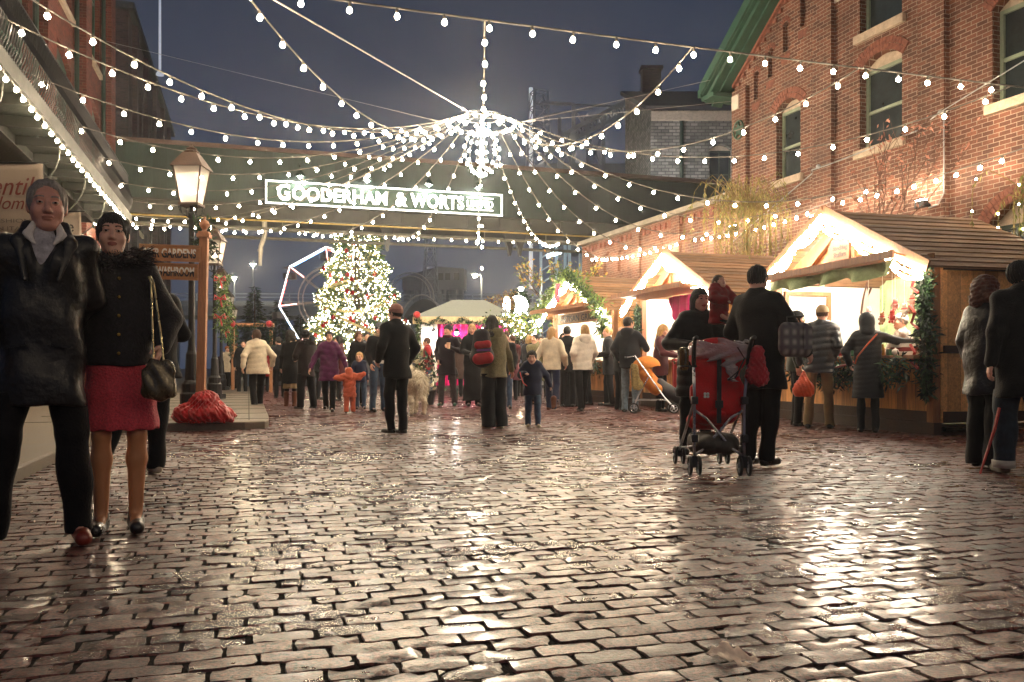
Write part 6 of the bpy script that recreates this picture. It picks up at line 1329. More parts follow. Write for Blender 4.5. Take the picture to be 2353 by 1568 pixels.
def tote():
    m, nt, p = nodes('plaid'); L = nt.links; tc = N(nt, 'ShaderNodeTexCoord'); ck = N(nt, 'ShaderNodeTexWave'); ck.inputs['Scale'].default_value = 3.2; L.new(tc.outputs['Object'], ck.inputs[0]); c2 = N(nt, 'ShaderNodeTexWave', bands_direction='Z'); c2.inputs['Scale'].default_value = 3.2; L.new(tc.outputs['Object'], c2.inputs[0])
    mx = N(nt, 'ShaderNodeMath', operation='MULTIPLY'); L.new(ck.outputs['Fac'], mx.inputs[0]); L.new(c2.outputs['Fac'], mx.inputs[1]); L.new(ramp(nt, [(0, (.10, .09, .10)), (1, (.34, .31, .27))], mx.outputs[0]), p.inputs['Base Color'])
    rt = sdf_obj('tote_bag', [('c', (-.12, 0, .09), (.12, 0, .09), .09, .09, (1, .7, 1), dict()), ('c', (-.13, 0, .28), (.13, 0, .28), .06, .06, (1, .8, 1), dict(k=.16))], .011, m, noise=fold_noise(.003, 6)); rt.location = (2.40, 7.2, .95); rt.scale = (.72, .75, .85); rt.rotation_euler = (0, 0, R(12)); tag(rt, 'grey tote bag with a plaid patch beside the tall man in black', 'bag')
    q = MB(); q.box((.06, -.085, .08), (.17, -.078, .30)); q.build('plaid_patch', m, rt); q = MB(); q.tube([(-.1, 0, .3), (-.09, .03, .40), (.06, .04, .41), (.1, .02, .3)], .010, 5); q.build('strap', m_iron, rt)
tote()
o = MB().tube([(.17, 0, .52), (.12, -.02, .35), (0, -.03, .0)], [.012, .012, .008], 7).build('walking_stick', mat('red_stick', rgb('a8221e'), .4, var=.6, scale=20)); o.location = (3.70, 6.75, .02); tag(o, 'thin red walking stick leaning by the woman with curly auburn hair', 'walking stick')

# ------------------------------------------------------------------ strollers
m_alu = mat('brushed_aluminium', rgb('b8b8bc'), .3, metal=.9, var=.15); m_tyre = mat('rubber', (.018, .018, .018), .6, var=.3); m_stred = mat('stroller_red', rgb('d81820'), .6, var=.12, scale=20, bump=.3, sheen=.2); m_blk = mat('black_plastic', (.015, .015, .018), .4, var=.2)
def plastic():
    m, nt, p = nodes('clear_plastic'); p.inputs['Base Color'].default_value = (.9, .9, .92, 1); p.inputs['Roughness'].default_value = .18; p.inputs['Transmission Weight'].default_value = .35; p.inputs['Alpha'].default_value = .62; p.inputs['Coat Weight'].default_value = 1
    b = N(nt, 'ShaderNodeTexNoise'); b.inputs['Scale'].default_value = 28; b.inputs['Detail'].default_value = 3; bn = N(nt, 'ShaderNodeBump'); bn.inputs['Strength'].default_value = 1; bn.inputs['Distance'].default_value = .03; nt.links.new(b.outputs[0], bn.inputs['Height']); nt.links.new(bn.outputs[0], p.inputs['Normal']); return m
m_clear = plastic()
def wheel(rt, c, r, w_=.025, name='wheel', axis='x'):
    q = MB(); n = 20; T_ = lambda a, rr, off: (c[0]+off, c[1]+rr*math.cos(a), c[2]+rr*math.sin(a)) if axis == 'x' else (c[0]+rr*math.cos(a), c[1]+off, c[2]+rr*math.sin(a))
    q.tube([T_(2*math.pi*k/n, r-w_*.5, 0) for k in range(n)], w_*.5, 8, closed=True); o = q.build(name, m_tyre, rt, smooth=True)
    q = MB(); q.tube([T_(2*math.pi*k/n, r-w_*1.1, 0) for k in range(n)], w_*.2, 6, closed=True)
    for k in range(5): q.bar(T_(0, 0, 0), T_(2*math.pi*k/5+.3, r-w_*1.0, 0), .012, .01)
    q.tube([T_(0, 0, -w_*.8), T_(0, 0, w_*.8)], .016, 8); q.build('rim', m_alu, o)
def stroller():
    rt = empty('stroller', (1.64, 6.72, 0), R(-3), label='red stroller seen from behind with a crumpled clear rain cover', cat='stroller')
    for sx in (-1, 1):
        x = sx*.195
        q = MB(); q.tube([(x, .0, .1), (x, .02, .3), (x, .0, .62), (x*1.08, -.06, .9)], .012, 8); q.tube([(x, .03, .58), (x, .45, .34), (x, .84, .12)], .012, 8); q.tube([(x, .0, .24), (x, .84, .15)], .008, 6); q.build('side_frame', m_alu, rt, smooth=True)
        q = MB(); q.tube([(x*1.08, -.06, .88), (x*1.1, -.09, 1.0), (x*1.12, -.16, 1.08), (x*1.12, -.24, 1.09)], .018, 8); q.build('handle', m_blk, rt, smooth=True)
        for z in (.3, .6): q = MB(); q.box((x-.025, -.03, z-.03), (x+.025, .04, z+.03)); q.build('joint', m_blk, rt, bevel=.006)
        for y in (0, .84):
            for o in (-.035, .035): wheel(rt, (x+o, y+.0, .082), .082)
            q = MB(); q.box((x-.02, y-.02, .07), (x+.02, y+.02, .16)); q.build('wheel_fork', m_blk, rt)
    q = MB()
    q.tube([(-.19, .01, .52), (-.1, .03, .46), (.1, .03, .22), (.19, .01, .16)], .011, 8); q.tube([(.19, .04, .52), (.1, .055, .46), (-.1, .055, .22), (-.19, .04, .16)], .011, 8); q.build('cross_brace', m_alu, rt, smooth=True)
    sdf_obj('seat_back', [('c', (-.1, .1, .62), (.1, .1, .62), .095, .095, (1, .35, 1.1), dict()), ('c', (-.13, .06, .95), (.13, .06, .95), .06, .06, (1, .5, 1), dict(k=.05)), ('c', (0, .09, .65), (0, .06, .93), .18, .185, (1, .22, 1), dict(k=.04))], .009, m_stred, rt, lambda P: .003*np.sin(P[..., 2]*30+P[..., 0]*14))
    q = MB(); q.bar((0, .015, .42), (0, .0, .98), .035, .006, up=(0, 1, 0)); q.box((-.03, .0, .54), (.03, .014, .6)); q.build('centre_strap', m_blk, rt)
    q = MB()
    for k in range(4): a = k*math.pi/2+math.pi/4; q.ball((-.095+.016*math.cos(a), .036, .64+.016*math.sin(a)), .012, 8, 5, sc=(1, .3, 1))
    q.build('petal_mark', mat('white_print', rgb('f0e8e0'), .6), rt)
    sdf_obj('seat', [('c', (-.1, .2, .48), (.1, .2, .48), .08, .08, dict()), ('c', (-.1, .55, .40), (.1, .55, .40), .07, .07, dict(k=.1)), ('c', (0, .2, .5), (0, .55, .42), .15, .13, (1, 1, .45), dict(k=.05))], .014, m_stred, rt)
    sdf_obj('basket', [('c', (-.1, .3, .24), (.1, .3, .24), .11, .11, (1, 1.8, .8), dict()), ('c', (-.08, .1, .24), (.08, .1, .24), .08, .08, dict(k=.05))], .014, mat('basket_cloth', rgb('4a4640'), .7, var=.6, scale=12), rt, fold_noise(.012, 14, 9))
    cl = lambda P: .022*np.sin(P[..., 0]*31+5*np.sin(P[..., 2]*17))*np.sin(P[..., 2]*37+P[..., 1]*25)
    sdf_obj('rain_cover', [('c', (-.17, .02, 1.0), (.17, .02, 1.0), .075, .085, (1, 1, .9), dict()), ('c', (.05, -.03, .96), (.1, -.03, .8), .08, .03, (1, .4, 1), dict(k=.05)), ('c', (-.15, .25, .98), (.15, .25, .98), .08, .08, dict(k=.06))], .009, m_clear, rt, cl)
    sdf_obj('canopy', [('c', (-.13, .18, .95), (.13, .18, .95), .09, .09, (1, 1.4, .8), dict())], .012, m_stred, rt)
    q = MB(); q.tube([(.12, -.1, 1.02), (.17, -.12, .93), (.1, -.12, .78), (.04, -.12, .76), (.12, -.12, .83)], .006, 6); q.build('cord', m_blk, rt)
    return rt
stroller()
o = sdf_obj('knit_hat', [('c', (0, 0, .1), (0, 0, .26), .075, .055, (1, .7, 1), dict()), ('c', (-.02, 0, .08), (.02, 0, .06), .07, .07, (1, .7, 1), dict(k=.03))], .006, cloth('crimson_knit', 'b8303c', bump=.9, bscale=60, var=.3), noise=lambda P: .004*np.sin(P[..., 0]*150)*np.sin(P[..., 2]*110)); o.location = (1.64+.27, 6.62, .72); tag(o, 'crimson knitted hat hanging from the right handle of the red stroller', 'hat')
q = MB(); q.lathe([(.028, 0), (.036, .02), (.038, .15), (.04, .152), (.04, .17), (.01, .18)], 14); rt = q.build('travel_mug', mat('mug_gold', rgb('8c7d4e'), .25, metal=.9, var=.3), smooth=True); rt.location = (1.64-.30, 6.62, .84); tag(rt, 'metal travel mug in a holder on the left side of the red stroller', 'mug'); q = MB(); q.tube([(.043*math.cos(a), .043*math.sin(a), .03) for a in [k*.63 for k in range(10)]], .006, 5, closed=True); q.tube([(.043, 0, .03), (.1, .0, .03)], .008, 5); q.tube([(.0, -.04, .16), (0, -.075, .13), (0, -.075, .07), (0, -.04, .05)], .006, 5); q.build('holder', m_blk, rt)
def stroller2():
    rt = empty('stroller', (2.62, 16.1, 0), R(-6), label='orange and black stroller turned sideways beside the middle hut', cat='stroller'); om = mat('stroller_orange', rgb('e08a34'), .6, var=.2)
    for y in (-.24, .24):
        q = MB(); q.tube([(-.45, y, 1.05), (-.3, y, 1.08), (-.1, y, .8), (.25, y, .3), (.42, y, .12)], .014, 7); q.tube([(-.05, y, .68), (-.25, y, .3), (-.32, y, .12)], .012, 7); q.tube([(-.3, y, .25), (.3, y, .25)], .01, 6); q.build('side_frame', m_alu, rt)
        for x in (-.32, .42): wheel(rt, (x, y, .1), .1, .03, axis='y')
    q = MB(); q.tube([(-.45, -.24, 1.05), (-.47, 0, 1.06), (-.45, .24, 1.05)], .018, 8); q.build('handle', m_blk, rt)
    sdf_obj('seat', [('c', (-.12, -.12, .75), (-.12, .12, .75), .12, .12, dict()), ('c', (.12, -.12, .46), (.12, .12, .46), .1, .1, dict(k=.1)), ('c', (-.1, 0, .7), (.12, 0, .48), .16, .14, dict(k=.06))], .015, om, rt, fold_noise(.006))
    sdf_obj('canopy', [('e', (-.07, 0, .88), (.26, .23, .2), dict()), ('e', (.05, 0, .74), (.3, .3, .17), dict(op='s', k=.02))], .013, om, rt, fold_noise(.006))
    sdf_obj('foot_muff', [('c', (.15, 0, .5), (.55, 0, .28), .16, .12, dict())], .016, mat('muff_black', (.014, .014, .02), .6), rt, fold_noise(.008))
    sdf_obj('hanging_blanket', [('c', (-.32, -.26, .85), (-.25, -.26, .55), .08, .1, (1, .4, 1), dict())], .012, cloth('fringe_tan', '8d7a4c', bump=.9, var=.5, scale=30), rt, fold_noise(.012, 5, 12))
stroller2()
q = MB(); q.lathe([(.2, 0), (.22, .02), (.22, .72), (.235, .74), (.235, .78), (.2, .8)], sq=True); q.box((-.12, -.236, .6), (.12, -.2345+.0, .7)); o = q.build('litter_bin', m_blk, bevel=.01); o.location = (GX(1308, 19.0), 19.0, 0); tag(o, 'square black litter bin next to the man in the suit jacket', 'bin')

# ------------------------------------------------------------------ dog
def dog():
    P = [('c', (0, -.26, .58), (0, .22, .56), .17, .16, (.95, 1, 1.05), dict()), ('c', (0, -.34, .62), (0, -.5, .74), .13, .1, dict(k=.06)), ('e', (0, -.58, .80), (.10, .12, .10), dict(k=.04)), ('c', (0, -.66, .78), (0, -.76, .755), .05, .036, dict(k=.03)), ('c', (-.065, -.56, .88), (-.075, -.55, .93), .026, .01, dict(k=.015)), ('c', (.065, -.56, .88), (.075, -.55, .93), .026, .01, dict(k=.015)),
         ('c', (0, .30, .6), (0, .42, .5), .07, .06, dict(k=.04)), ('c', (0, .42, .5), (0, .45, .3), .065, .035, dict(k=.03))]
    for s in (-1, 1):
        P += [('c', (s*.09, -.28, .5), (s*.095, -.27, .27), .08, .05, dict(k=.05)), ('c', (s*.095, -.27, .27), (s*.095, -.29, .05), .046, .036, dict(k=.02)), ('c', (s*.095, -.29, .04), (s*.095, -.34, .035), .042, .036, dict(k=.01)),
              ('c', (s*.09, .2, .52), (s*.105, .13, .33), .11, .075, dict(k=.05)), ('c', (s*.105, .13, .33), (s*.105, .28, .22), .06, .042, dict(k=.02)), ('c', (s*.105, .28, .22), (s*.105, .26, .05), .04, .034, dict(k=.02)), ('c', (s*.105, .26, .04), (s*.105, .2, .035), .04, .036, dict(k=.01))]
    V, Q = sdf_mesh(P, .013, lambda P: .007*np.sin(P[..., 2]*70+P[..., 0]*40)*np.sin(P[..., 1]*60+P[..., 2]*30))
    fur = cloth('white_fur', 'e3d8be', rough=.9, sheen=.8, bump=.9, bscale=70, var=.12)
    o = quads_mesh('dog', V, Q, fur, smooth=True); o.location = (GX(951, 15.6), 15.6, 0); o.rotation_euler = (0, 0, R(200)); o.scale = (1.1,)*3; tag(o, 'large fluffy white dog standing with its rump to the camera', 'dog')
    r = np.random.RandomState(3); k = r.randint(0, len(V), 5200); k = k[V[k][:, 2] > .07]; nrm = V[k]-np.array([0, 0, .5]); nrm[:, 1] *= .3; nrm /= np.linalg.norm(nrm, axis=1)[:, None]
    leafobj('shaggy_fur', V[k], .055, fur, o, el=8, seed=2, up=-.9, dirs=nrm)
    q = MB(); q.ball((0, -.80, .77), .02); q.ball((-.04, -.68, .83), .012); q.ball((.04, -.68, .83), .012); q.build('nose', m_blk, o)
dog()
# ------------------------------------------------------------------ leaf on the bricks + litter
q = MB(); lm = mat('dry_leaf', rgb('ecd2bc'), .6, var=.2, scale=20, bump=.3)
def lf(a, b):
    L_ = .15; w_ = .055*math.sin(math.pi*min(1, a*1.02))**.7*(1+.22*math.sin(a*22)); y = (b-.5)*2*w_; return (a*L_-.075, y, .012+.022*math.sin(a*6)*a+.9*abs(y)*(.16+.1*math.sin(a*9))+.003*math.sin(a*40+b*9))
q.sheet(lf, 26, 8); o = q.build('dry_leaf', lm, smooth=True, solid=.0012); o.location = (GX(1684, 2.47), 2.47, .012); o.rotation_euler = (R(8), 0, R(-12)); tag(o, 'single pale curled dry leaf lying on the wet bricks', 'leaf')
r = np.random.RandomState(8); pts = np.stack([r.uniform(-3.6, -.8, 80), r.uniform(2.8, 6.5, 80), np.full(80, .012)], -1); leafobj('leaf_litter', pts, .035, [lm, mat('pale_scrap', rgb('d8c8ae'), .6)], None, el=2, seed=4, up=0, kind='stuff')

# ------------------------------------------------------------------ street clock
rt = empty('street_clock', (GX(1190, 29), 29.0, 0), 0, label='street clock on a black post with glowing round faces and a wreath on top', cat='clock')
m_clock = emis('clock_face', (1, .95, .86), 26)
q = MB(); q.lathe([(.2, 0), (.2, .3), (.1, .4), (.07, 1.2), (.06, 2.5), (.1, 2.55), (.05, 2.65)], 12); q.build('post', m_iron, rt)
zc = .86+142*29/1953
for nm, a in (('face_drum', 0), ('face_drum', R(-68))):
    q = MB(); prof = [(.05, -.09), (.34, -.09), (.36, -.06), (.36, .06), (.34, .09), (.05, .09)]; q.lathe(prof, 28); off = (0, 0, zc) if a == 0 else (-.30, .1, zc); o = q.build(nm, m_iron, rt, off); o.rotation_euler = (R(90), 0, a)
    q = MB(); q.lathe([(.0, .092), (.335, .092), (.335, .1), (.0, .11)], 28); f = q.build('clock_face', m_clock, o)
garland_line(rt, [(.34*math.cos(t), 0, zc+.08+.40*math.sin(t)) for t in [k*math.pi/10 for k in range(11)]], .10, 700, [m_leafD, m_leafA], 31, 'wreath', .11)

# ------------------------------------------------------------------ magenta tent
def tent():
    Y = 25.5; x0, x1 = GX(960, Y), GX(1182, Y); d = 3.2; ze, za = 2.38, 2.86; rt = empty('market_tent', (x0, Y, 0), R(3), label='white roofed tent lined with bright magenta curtains', cat='tent'); W_ = x1-x0
    tm = mat('tent_roof', rgb('7c827a'), .6, var=.12, scale=2); 
    q = MB(); vs = [(-.15, -.15, ze), (W_+.15, -.15, ze), (W_+.15, d, ze), (-.15, d, ze), (W_*.35, d*.45, za+.15), (W_*.7, d*.45, za+.15)]; q.add(vs, [(0, 1, 5, 4), (1, 2, 5), (2, 3, 4, 5), (3, 0, 4)]); q.build('roof', tm, rt)
    q = MB(); q.sheet(lambda a, b: (-.15+(W_+.3)*a, -.16+.01*math.sin(a*50), ze-.22*b), 60, 1); q.build('valance', mat('valance_cream', rgb('d8c49a'), .7), rt)
    for x in (0, W_-.06): q = MB(); q.box((x, 0, 0), (x+.06, .06, ze-.01)); q.build('post', m_white, rt)
    q = MB(); q.sheet(lambda a, b: (.5+(W_-.6)*a, 1.0+.06*math.sin(a*70), .3+(ze-.45)*b), 90, 2); q.build('curtain', m_magenta, rt)
    q = MB(); q.sheet(lambda a, b: (.05+.5*a, .8, .4+1.8*b), 2, 2); q.build('white_panel', m_white, rt)
    for x in (.45, 1.15, 1.8, 2.4):
        q = MB(); q.lathe([(.02, .12), (.09, .03), (.1, 0)], 10, (x, .5, 1.95)); q.tube([(x, .5, 2.07), (x, .5, 2.3)], .006, 4); sh_ = q.build('pendant_shade', m_iron, rt); q = MB(); q.ball((x, .5, 1.92), .06, 8, 6); q.build('pendant_bulb', emis('pendant', (1, .9, .8), 300), sh_)
    pts = [(W_*k/24-.1, -.24, ze-.05-.16*abs(math.sin(k*math.pi/6))) for k in range(26)]; garland_line(rt, pts, .08, 900, [m_leafD, m_leafA], 33, 'eave_garland', .1)
    garland_line(rt, [(0, -.1, 2.3), (.02, -.1, .6)], .11, 700, [m_leafA, m_leafB, m_leafD], 34, 'post_garland', .11)
    q = MB(); q.ball((-.02, -.25, ze+.05), .11, 10, 8); q.build('red_bow', m_ribred, rt)
tent()
rt = empty('plant', (GX(980, 19.5), 19.7, 0), label='potted plant with creamy white leaves beside the man with the paper cup', cat='plant'); q = MB(); q.lathe([(.14, 0), (.2, .3), (.22, .3), (.22, .34), (.18, .34)], 12); q.build('pot', m_blk, rt)
r = np.random.RandomState(4); n_ = 170; pts = np.stack([r.normal(0, .17, n_), r.normal(0, .12, n_), r.uniform(.3, 1.1, n_)], -1); leafobj('foliage', pts, .16, [mat('cream_leaf', rgb('efe2c4'), .5), m_leafA, m_leafD, m_leafD], rt, el=2.6, seed=9)
q = MB()
for k in range(14): a = r.uniform(-1, 1, 3); q.ball((a[0]*.22, -.12, .6+a[2]*.35), .02, 6, 4)
q.build('berries', m_ribred, rt)
# ------------------------------------------------------------------ the big lit tree
def big_tree():
    X, Y = GX(820, 36), 36.0; rt = empty('christmas_tree', (X, Y, 0), label='huge Christmas tree covered in tiny white lights, red baubles and pale ribbon', cat='tree')
    q = MB(); q.tube([(0, 0, 0), (0, 0, 8)], [.2, .05], 8); q.build('trunk', m_bark, rt)
    r = np.random.RandomState(2); H, z0 = 8.5, 1.0
    def rad(z): return 2.2*(1-((z-z0)/(H-z0)))**.72*(.9+.12*np.sin(z*5.2))
    n = 20000; z = z0+(H-z0)*(1-np.sqrt(r.rand(n)))*1.0; a = r.uniform(0, 6.283, n); k = r.uniform(.45, 1.0, n)**.6*(1+.10*np.sin(a*7+z*3)); rr = rad(z)*k
    pts = np.stack([rr*np.cos(a), rr*np.sin(a), z+.1*np.sin(a*5)], -1); dirs = np.stack([np.cos(a), np.sin(a), a*0-.15], -1)*1.5; leafobj('crown', pts, .27, [m_leafA, m_willow, m_leafA], rt, el=4.5, seed=4, up=0, dirs=dirs)
    m_tl = emis('tree_bulb', (1, .88, .62), 46)
    def spot(n, k=1.02):
        z = z0+.1+(H-z0-.2)*(1-np.sqrt(r.rand(n))); a = r.uniform(0, 6.283, n); rr = rad(z)*(k+r.normal(0, .05, n))*(1+.08*np.sin(a*7+z*3)); return np.stack([rr*np.cos(a), rr*np.sin(a), z+.1*np.sin(a*5)], -1)
    P = spot(3600); s = r.uniform(.010, .021, len(P)); off = np.array([(1, 0, 0), (0, 1, 0), (-1, 0, 0), (0, -1, 0), (0, 0, 1), (0, 0, -1)], float)
    V = (P[:, None]+off[None]*s[:, None, None]).reshape(-1, 3); T_ = np.array([(0, 1, 4), (1, 2, 4), (2, 3, 4), (3, 0, 4), (1, 0, 5), (2, 1, 5), (3, 2, 5), (0, 3, 5)]); Q = (T_[None]+6*np.arange(len(P))[:, None, None]).reshape(-1, 3)
    o = quads_mesh('fairy_lights', V, Q, m_tl, rt); tag(o, kind='stuff')
    mb = MB(); mb.ball((0, 0, 0), .03, 6, 4); first = None
    for p_ in spot(70, 1.05):
        if first is None: first = mb.build('fairy_bulb', m_tl, rt, tuple(p_))
        else: link('fairy_bulb', first.data, rt, tuple(p_))
    mb = MB(); mb.ball((0, 0, 0), .095, 12, 8); mb.tube([(0, 0, .09), (0, 0, .12)], .02, 6); first = None; mr = mat('bauble_red', rgb('a81a1c'), .2, coat=.6, bump=0)
    for p_ in spot(95, 1.06):
        if first is None: first = mb.build('bauble', mr, rt, tuple(p_), smooth=True)
        else: link('bauble', first.data, rt, tuple(p_))
    for j in range(6):
        a0 = j*1.1; pts = []
        for k in range(22):
            t = k/21; a = a0+t*2.4; z = 6.9-j*.98-.55*math.sin(t*math.pi)-t*.5; pts.append((a, z))
        q = MB(); q.sheet(lambda u_, v_: ((rad(pts[int(u_*21)][1])*1.07)*math.cos(pts[int(u_*21)][0]), (rad(pts[int(u_*21)][1])*1.07)*math.sin(pts[int(u_*21)][0]), pts[int(u_*21)][1]+.11*(v_-.5)), 21, 1); q.build('ribbon', mat('gold_ribbon', rgb('cfc08c'), .4, metal=.2), rt, solid=.01)
big_tree()
# ------------------------------------------------------------------ wheel
def big_wheel():
    Y = 43; c = W(765, 690, Y); Rr = 2.66; rt = empty('ferris_wheel', (c[0], Y, 0), R(14), label='small lit fairground wheel behind the left side of the Christmas tree', cat='fairground wheel'); z = c[2]
    P = lambda r_, a, y=0: (r_*math.cos(a), y, z+r_*math.sin(a)); n8 = [R(98+45*k) for k in range(8)]
    q = MB()
    for y in (-.35, .35):
        for r_ in (1.72, 1.5): q.tube([P(r_, 2*math.pi*k/40, y) for k in range(40)], .028, 5, closed=True)
        for a in n8: q.tube([P(0, a, y), P(Rr, a, y)], .03, 5)
    for a in n8: q.tube([P(Rr, a, -.35), P(Rr, a, .35)], .03, 5)
    q.tube([P(0, 0, -.6), P(0, 0, .6)], .12, 8); q.build('wheel_frame', mat('wheel_white', rgb('b8aeb0'), .4, metal=.2), rt)
    q = MB()
    for y in (-.7, .7): q.tube([(-1.5, y, 0), (0, y, z), (1.5, y, 0)], .07, 6)
    q.build('support', m_steel, rt)
    cols = [('white', (1, .95, .85)), ('red', (1, .12, .08)), ('blue', (.25, .55, 1))]
    for i, a in enumerate(n8):
        b = n8[(i+1) % 8]
        for y, ci in ((-.37, 0), (.37, 1 if i % 2 else 2)):
            q = MB(); q.tube([P(Rr, a, y), P(Rr, b, y)], .03, 5); q.build('light_tube', emis('neon_'+cols[ci][0], cols[ci][1], 7, False), rt)
        q = MB(); q.tube([P(1.8, a, -.38), P(Rr-.05, a, -.38)], .025, 5); q.build('spoke_light', emis('neon_pink', (1, .45, .4), 5, False), rt)
        p_ = P(Rr, a); q = MB(); q.lathe([(.28, -.62), (.34, -.6), (.34, -.3), (.32, -.3), (.3, -.55)], 10, (p_[0], 0, p_[2])); q.tube([(p_[0], 0, p_[2]), (p_[0], 0, p_[2]-.3)], .02, 5); q.lathe([(.38, -.05), (.05, .1)], 10, (p_[0], 0, p_[2])); q.build('gondola', mat('gondola_grey', rgb('4c4a52'), .4, var=.2), rt)
big_wheel()
def hoop_ride():
    Y = 50; rt = empty('dome_pavilion', (GX(975, Y), Y, 0), label='dark domed pavilion with steel hoops right of the Christmas tree', cat='pavilion'); rx = 1.9; H = 4.9
    m = mat('dome_membrane', rgb('3a3e42'), .6, var=.2); q = MB(); q.sheet(lambda a, b: (-rx+2*rx*a, -1.6+3.2*b, 1.5+(H-1.5)*math.sin(math.pi*a)**.6*(.75+.25*math.sin(math.pi*b))), 24, 10); q.build('membrane', m, rt, smooth=True)
    q = MB()
    for y in (-1.65, 1.65): q.tube([(-rx*math.cos(t), y, (H+.1)*math.sin(t)) for t in [k*math.pi/20 for k in range(21)]], .05, 6)
    q.tube([(-.9+1.4*math.cos(t), .5, 5.0+1.5*math.sin(t)) for t in [k*math.pi/12 for k in range(-3, 15)]], .05, 6); q.tube([(-.9+1.2*math.cos(t), .5, 5.0+1.3*math.sin(t)) for t in [k*math.pi/12 for k in range(-3, 15)]], .04, 6); q.build('hoop', m_steel, rt)
hoop_ride()
# ------------------------------------------------------------------ trees
def twig_tree(name, X, Y, H, label, spread=.5, seed=1, lv=5, mbark=None, leafm=None, nl=0, ls=.1, lean=0, cat='tree', group=None, up=.35, trunk=.06, lights=0, lmat=None, up_leaf=.0):
    r = random.Random(seed); rt = empty(name, (X, Y, 0), label=label, cat=cat, group=group); q = MB(); tips = []
    def br(p, d, L, rad_, l):
        mid = p+d*L*.5+Vector((r.uniform(-1, 1), r.uniform(-1, 1), r.uniform(-.5, .5)))*L*.07; e = p+d*L+Vector((r.uniform(-1, 1), r.uniform(-1, 1), r.uniform(-.5, .5)))*L*.08
        q.tube([p, mid, e], [rad_, rad_*.82, rad_*.62], 6 if l > 3 else 4, cap=False); tips.append((mid, e, l))
        if l == 0: return
        for k in range(3 if l > 1 else 2+r.randrange(2)):
            a = r.uniform(0, 6.28); nd = (d+Vector((math.cos(a), math.sin(a), r.uniform(-.2, .6)))*spread*r.uniform(.6, 1.3)); nd.z += up*.3; br(e if k else mid.lerp(e, .6), nd.normalized(), L*r.uniform(.6, .82), rad_*.6, l-1)
    br(Vector((0, 0, 0)), Vector((lean, 0, 1)).normalized(), H*.36, trunk, lv)
    q.build('trunk', mbark or m_bark, rt)
    if nl:
        ts = [t for t in tips if t[2] <= 2]; pts = []
        for _ in range(nl): a, b, l = ts[r.randrange(len(ts))]; p = a.lerp(b, r.random()); pts.append((p.x+r.gauss(0, .05), p.y+r.gauss(0, .05), p.z+r.gauss(0, .05)))
        leafobj('crown', pts, ls, leafm, rt, el=2.2, seed=seed, up=up_leaf)
    if lights:
        ts = [t for t in tips if t[2] <= 2]
        lb = MB(); lb.ball((0, 0, 0), .022, 6, 4); f = None
        for k in range(min(lights, 95)):
            a, b, l = ts[r.randrange(len(ts))]; p = a.lerp(b, r.random())
            if f is None: f = lb.build('fairy_bulb', lmat, rt, tuple(p))
            else: link('fairy_bulb', f.data, rt, tuple(p))
    return rt
m_fb = emis('fairy_warm', (1, .85, .6), 60)
twig_tree('bare_tree', GX(1150, 27.5), 27.5, 3.3, 'bare brown sapling rising behind the magenta tent', .32, 4, 5, mat('twig_brown', rgb('7a5a3c'), .8), [m_leafY, m_willow], 260, .08, up=.9, trunk=.05)
twig_tree('yellow_leaved_tree', GX(1285, 25.5), 25.5, 3.7, 'young tree with yellow autumn leaves behind the garlanded hut', .45, 8, 5, m_bark, [m_leafY, m_willow, m_leafB], 1000, .12, up=.6)
twig_tree('fairy_light_shrub', GX(1232, 23.5), 23.5, 2.6, 'bushy shrub strung with fairy lights beside the garlanded hut', .6, 12, 4, m_bark, [m_leafA, m_willow, m_leafB], 1500, .09, lights=60, lmat=m_fb, trunk=.04)
twig_tree('fairy_light_shrub', GX(1165, 24.6), 24.6, 2.3, 'shrub strung with fairy lights under the street clock', .6, 15, 4, m_bark, [m_leafA, m_leafD, m_leafB], 1100, .09, lights=40, lmat=m_fb, trunk=.04)
twig_tree('dry_leaved_tree', 6.1, 14.9, 5.0, 'slender tree with a few dry brown leaves against the brick wall above the big hut', .5, 21, 4, mat('twig_dark', rgb('5a3c30'), .8), [mat('dry_brown_leaf', rgb('b07a68'), .7)], 240, .10, up=.6, trunk=.035)
def willow(X, Y, H, label, n=130, w_=.9, seed=3, zlo=2.6, lights=0, kx=1.0):
    r = random.Random(seed); rt = empty('weeping_tree', (X, Y, 0), label=label, cat='tree', group=None); q = MB(); q.tube([(0, 0, 0), (.05, 0, H*.5), (0, 0, H*.92)], [.07, .05, .03], 7); pts = []; dirs = []
    for k in range(n):
        a = r.uniform(0, 6.28); R_ = w_*r.uniform(.25, 1)*(1 if r.random() > .06 else 1.6); top = H*r.uniform(.9, 1.06); hang = r.uniform(.5, 1.0)*(H-zlo); c = []
        for t in range(9):
            u_ = t/8; x = R_*math.sin(min(1, u_*1.6)*math.pi/2); z = H*.85+(top-H*.85)*math.sin(min(1, u_*2.2)*math.pi/2)-hang*max(0, u_-.35)**1.3*1.6; c.append(Vector((x*math.cos(a)*kx, x*math.sin(a)*.7, z)))
        q.tube(c, [.008]*4+[.005]*5, 4, cap=False)
        for t in range(3, 8):
            for _ in range(5):
                p = c[t].lerp(c[t+1], r.random()); pts.append(tuple(p)); dirs.append((r.gauss(0, .3), r.gauss(0, .3), -1.2))
    q.build('trunk', mat('willow_bark', rgb('8d7a48'), .8), rt); leafobj('crown', pts, .10, [m_willow, mat('willow_green', rgb('6f7a3e'), .7)], rt, el=5, seed=seed, up=0, dirs=dirs)
    if lights:
        lb = MB(); lb.ball((0, 0, 0), .018, 6, 4); f = None
        for k in range(lights):
            p = pts[r.randrange(len(pts))]
            if f is None: f = lb.build('fairy_bulb', m_fb, rt, p)
            else: link('fairy_bulb', f.data, rt, p)
willow(5.2, 18.9, 4.9, 'weeping tree with golden strands between the middle and big huts', 120, 1.0)
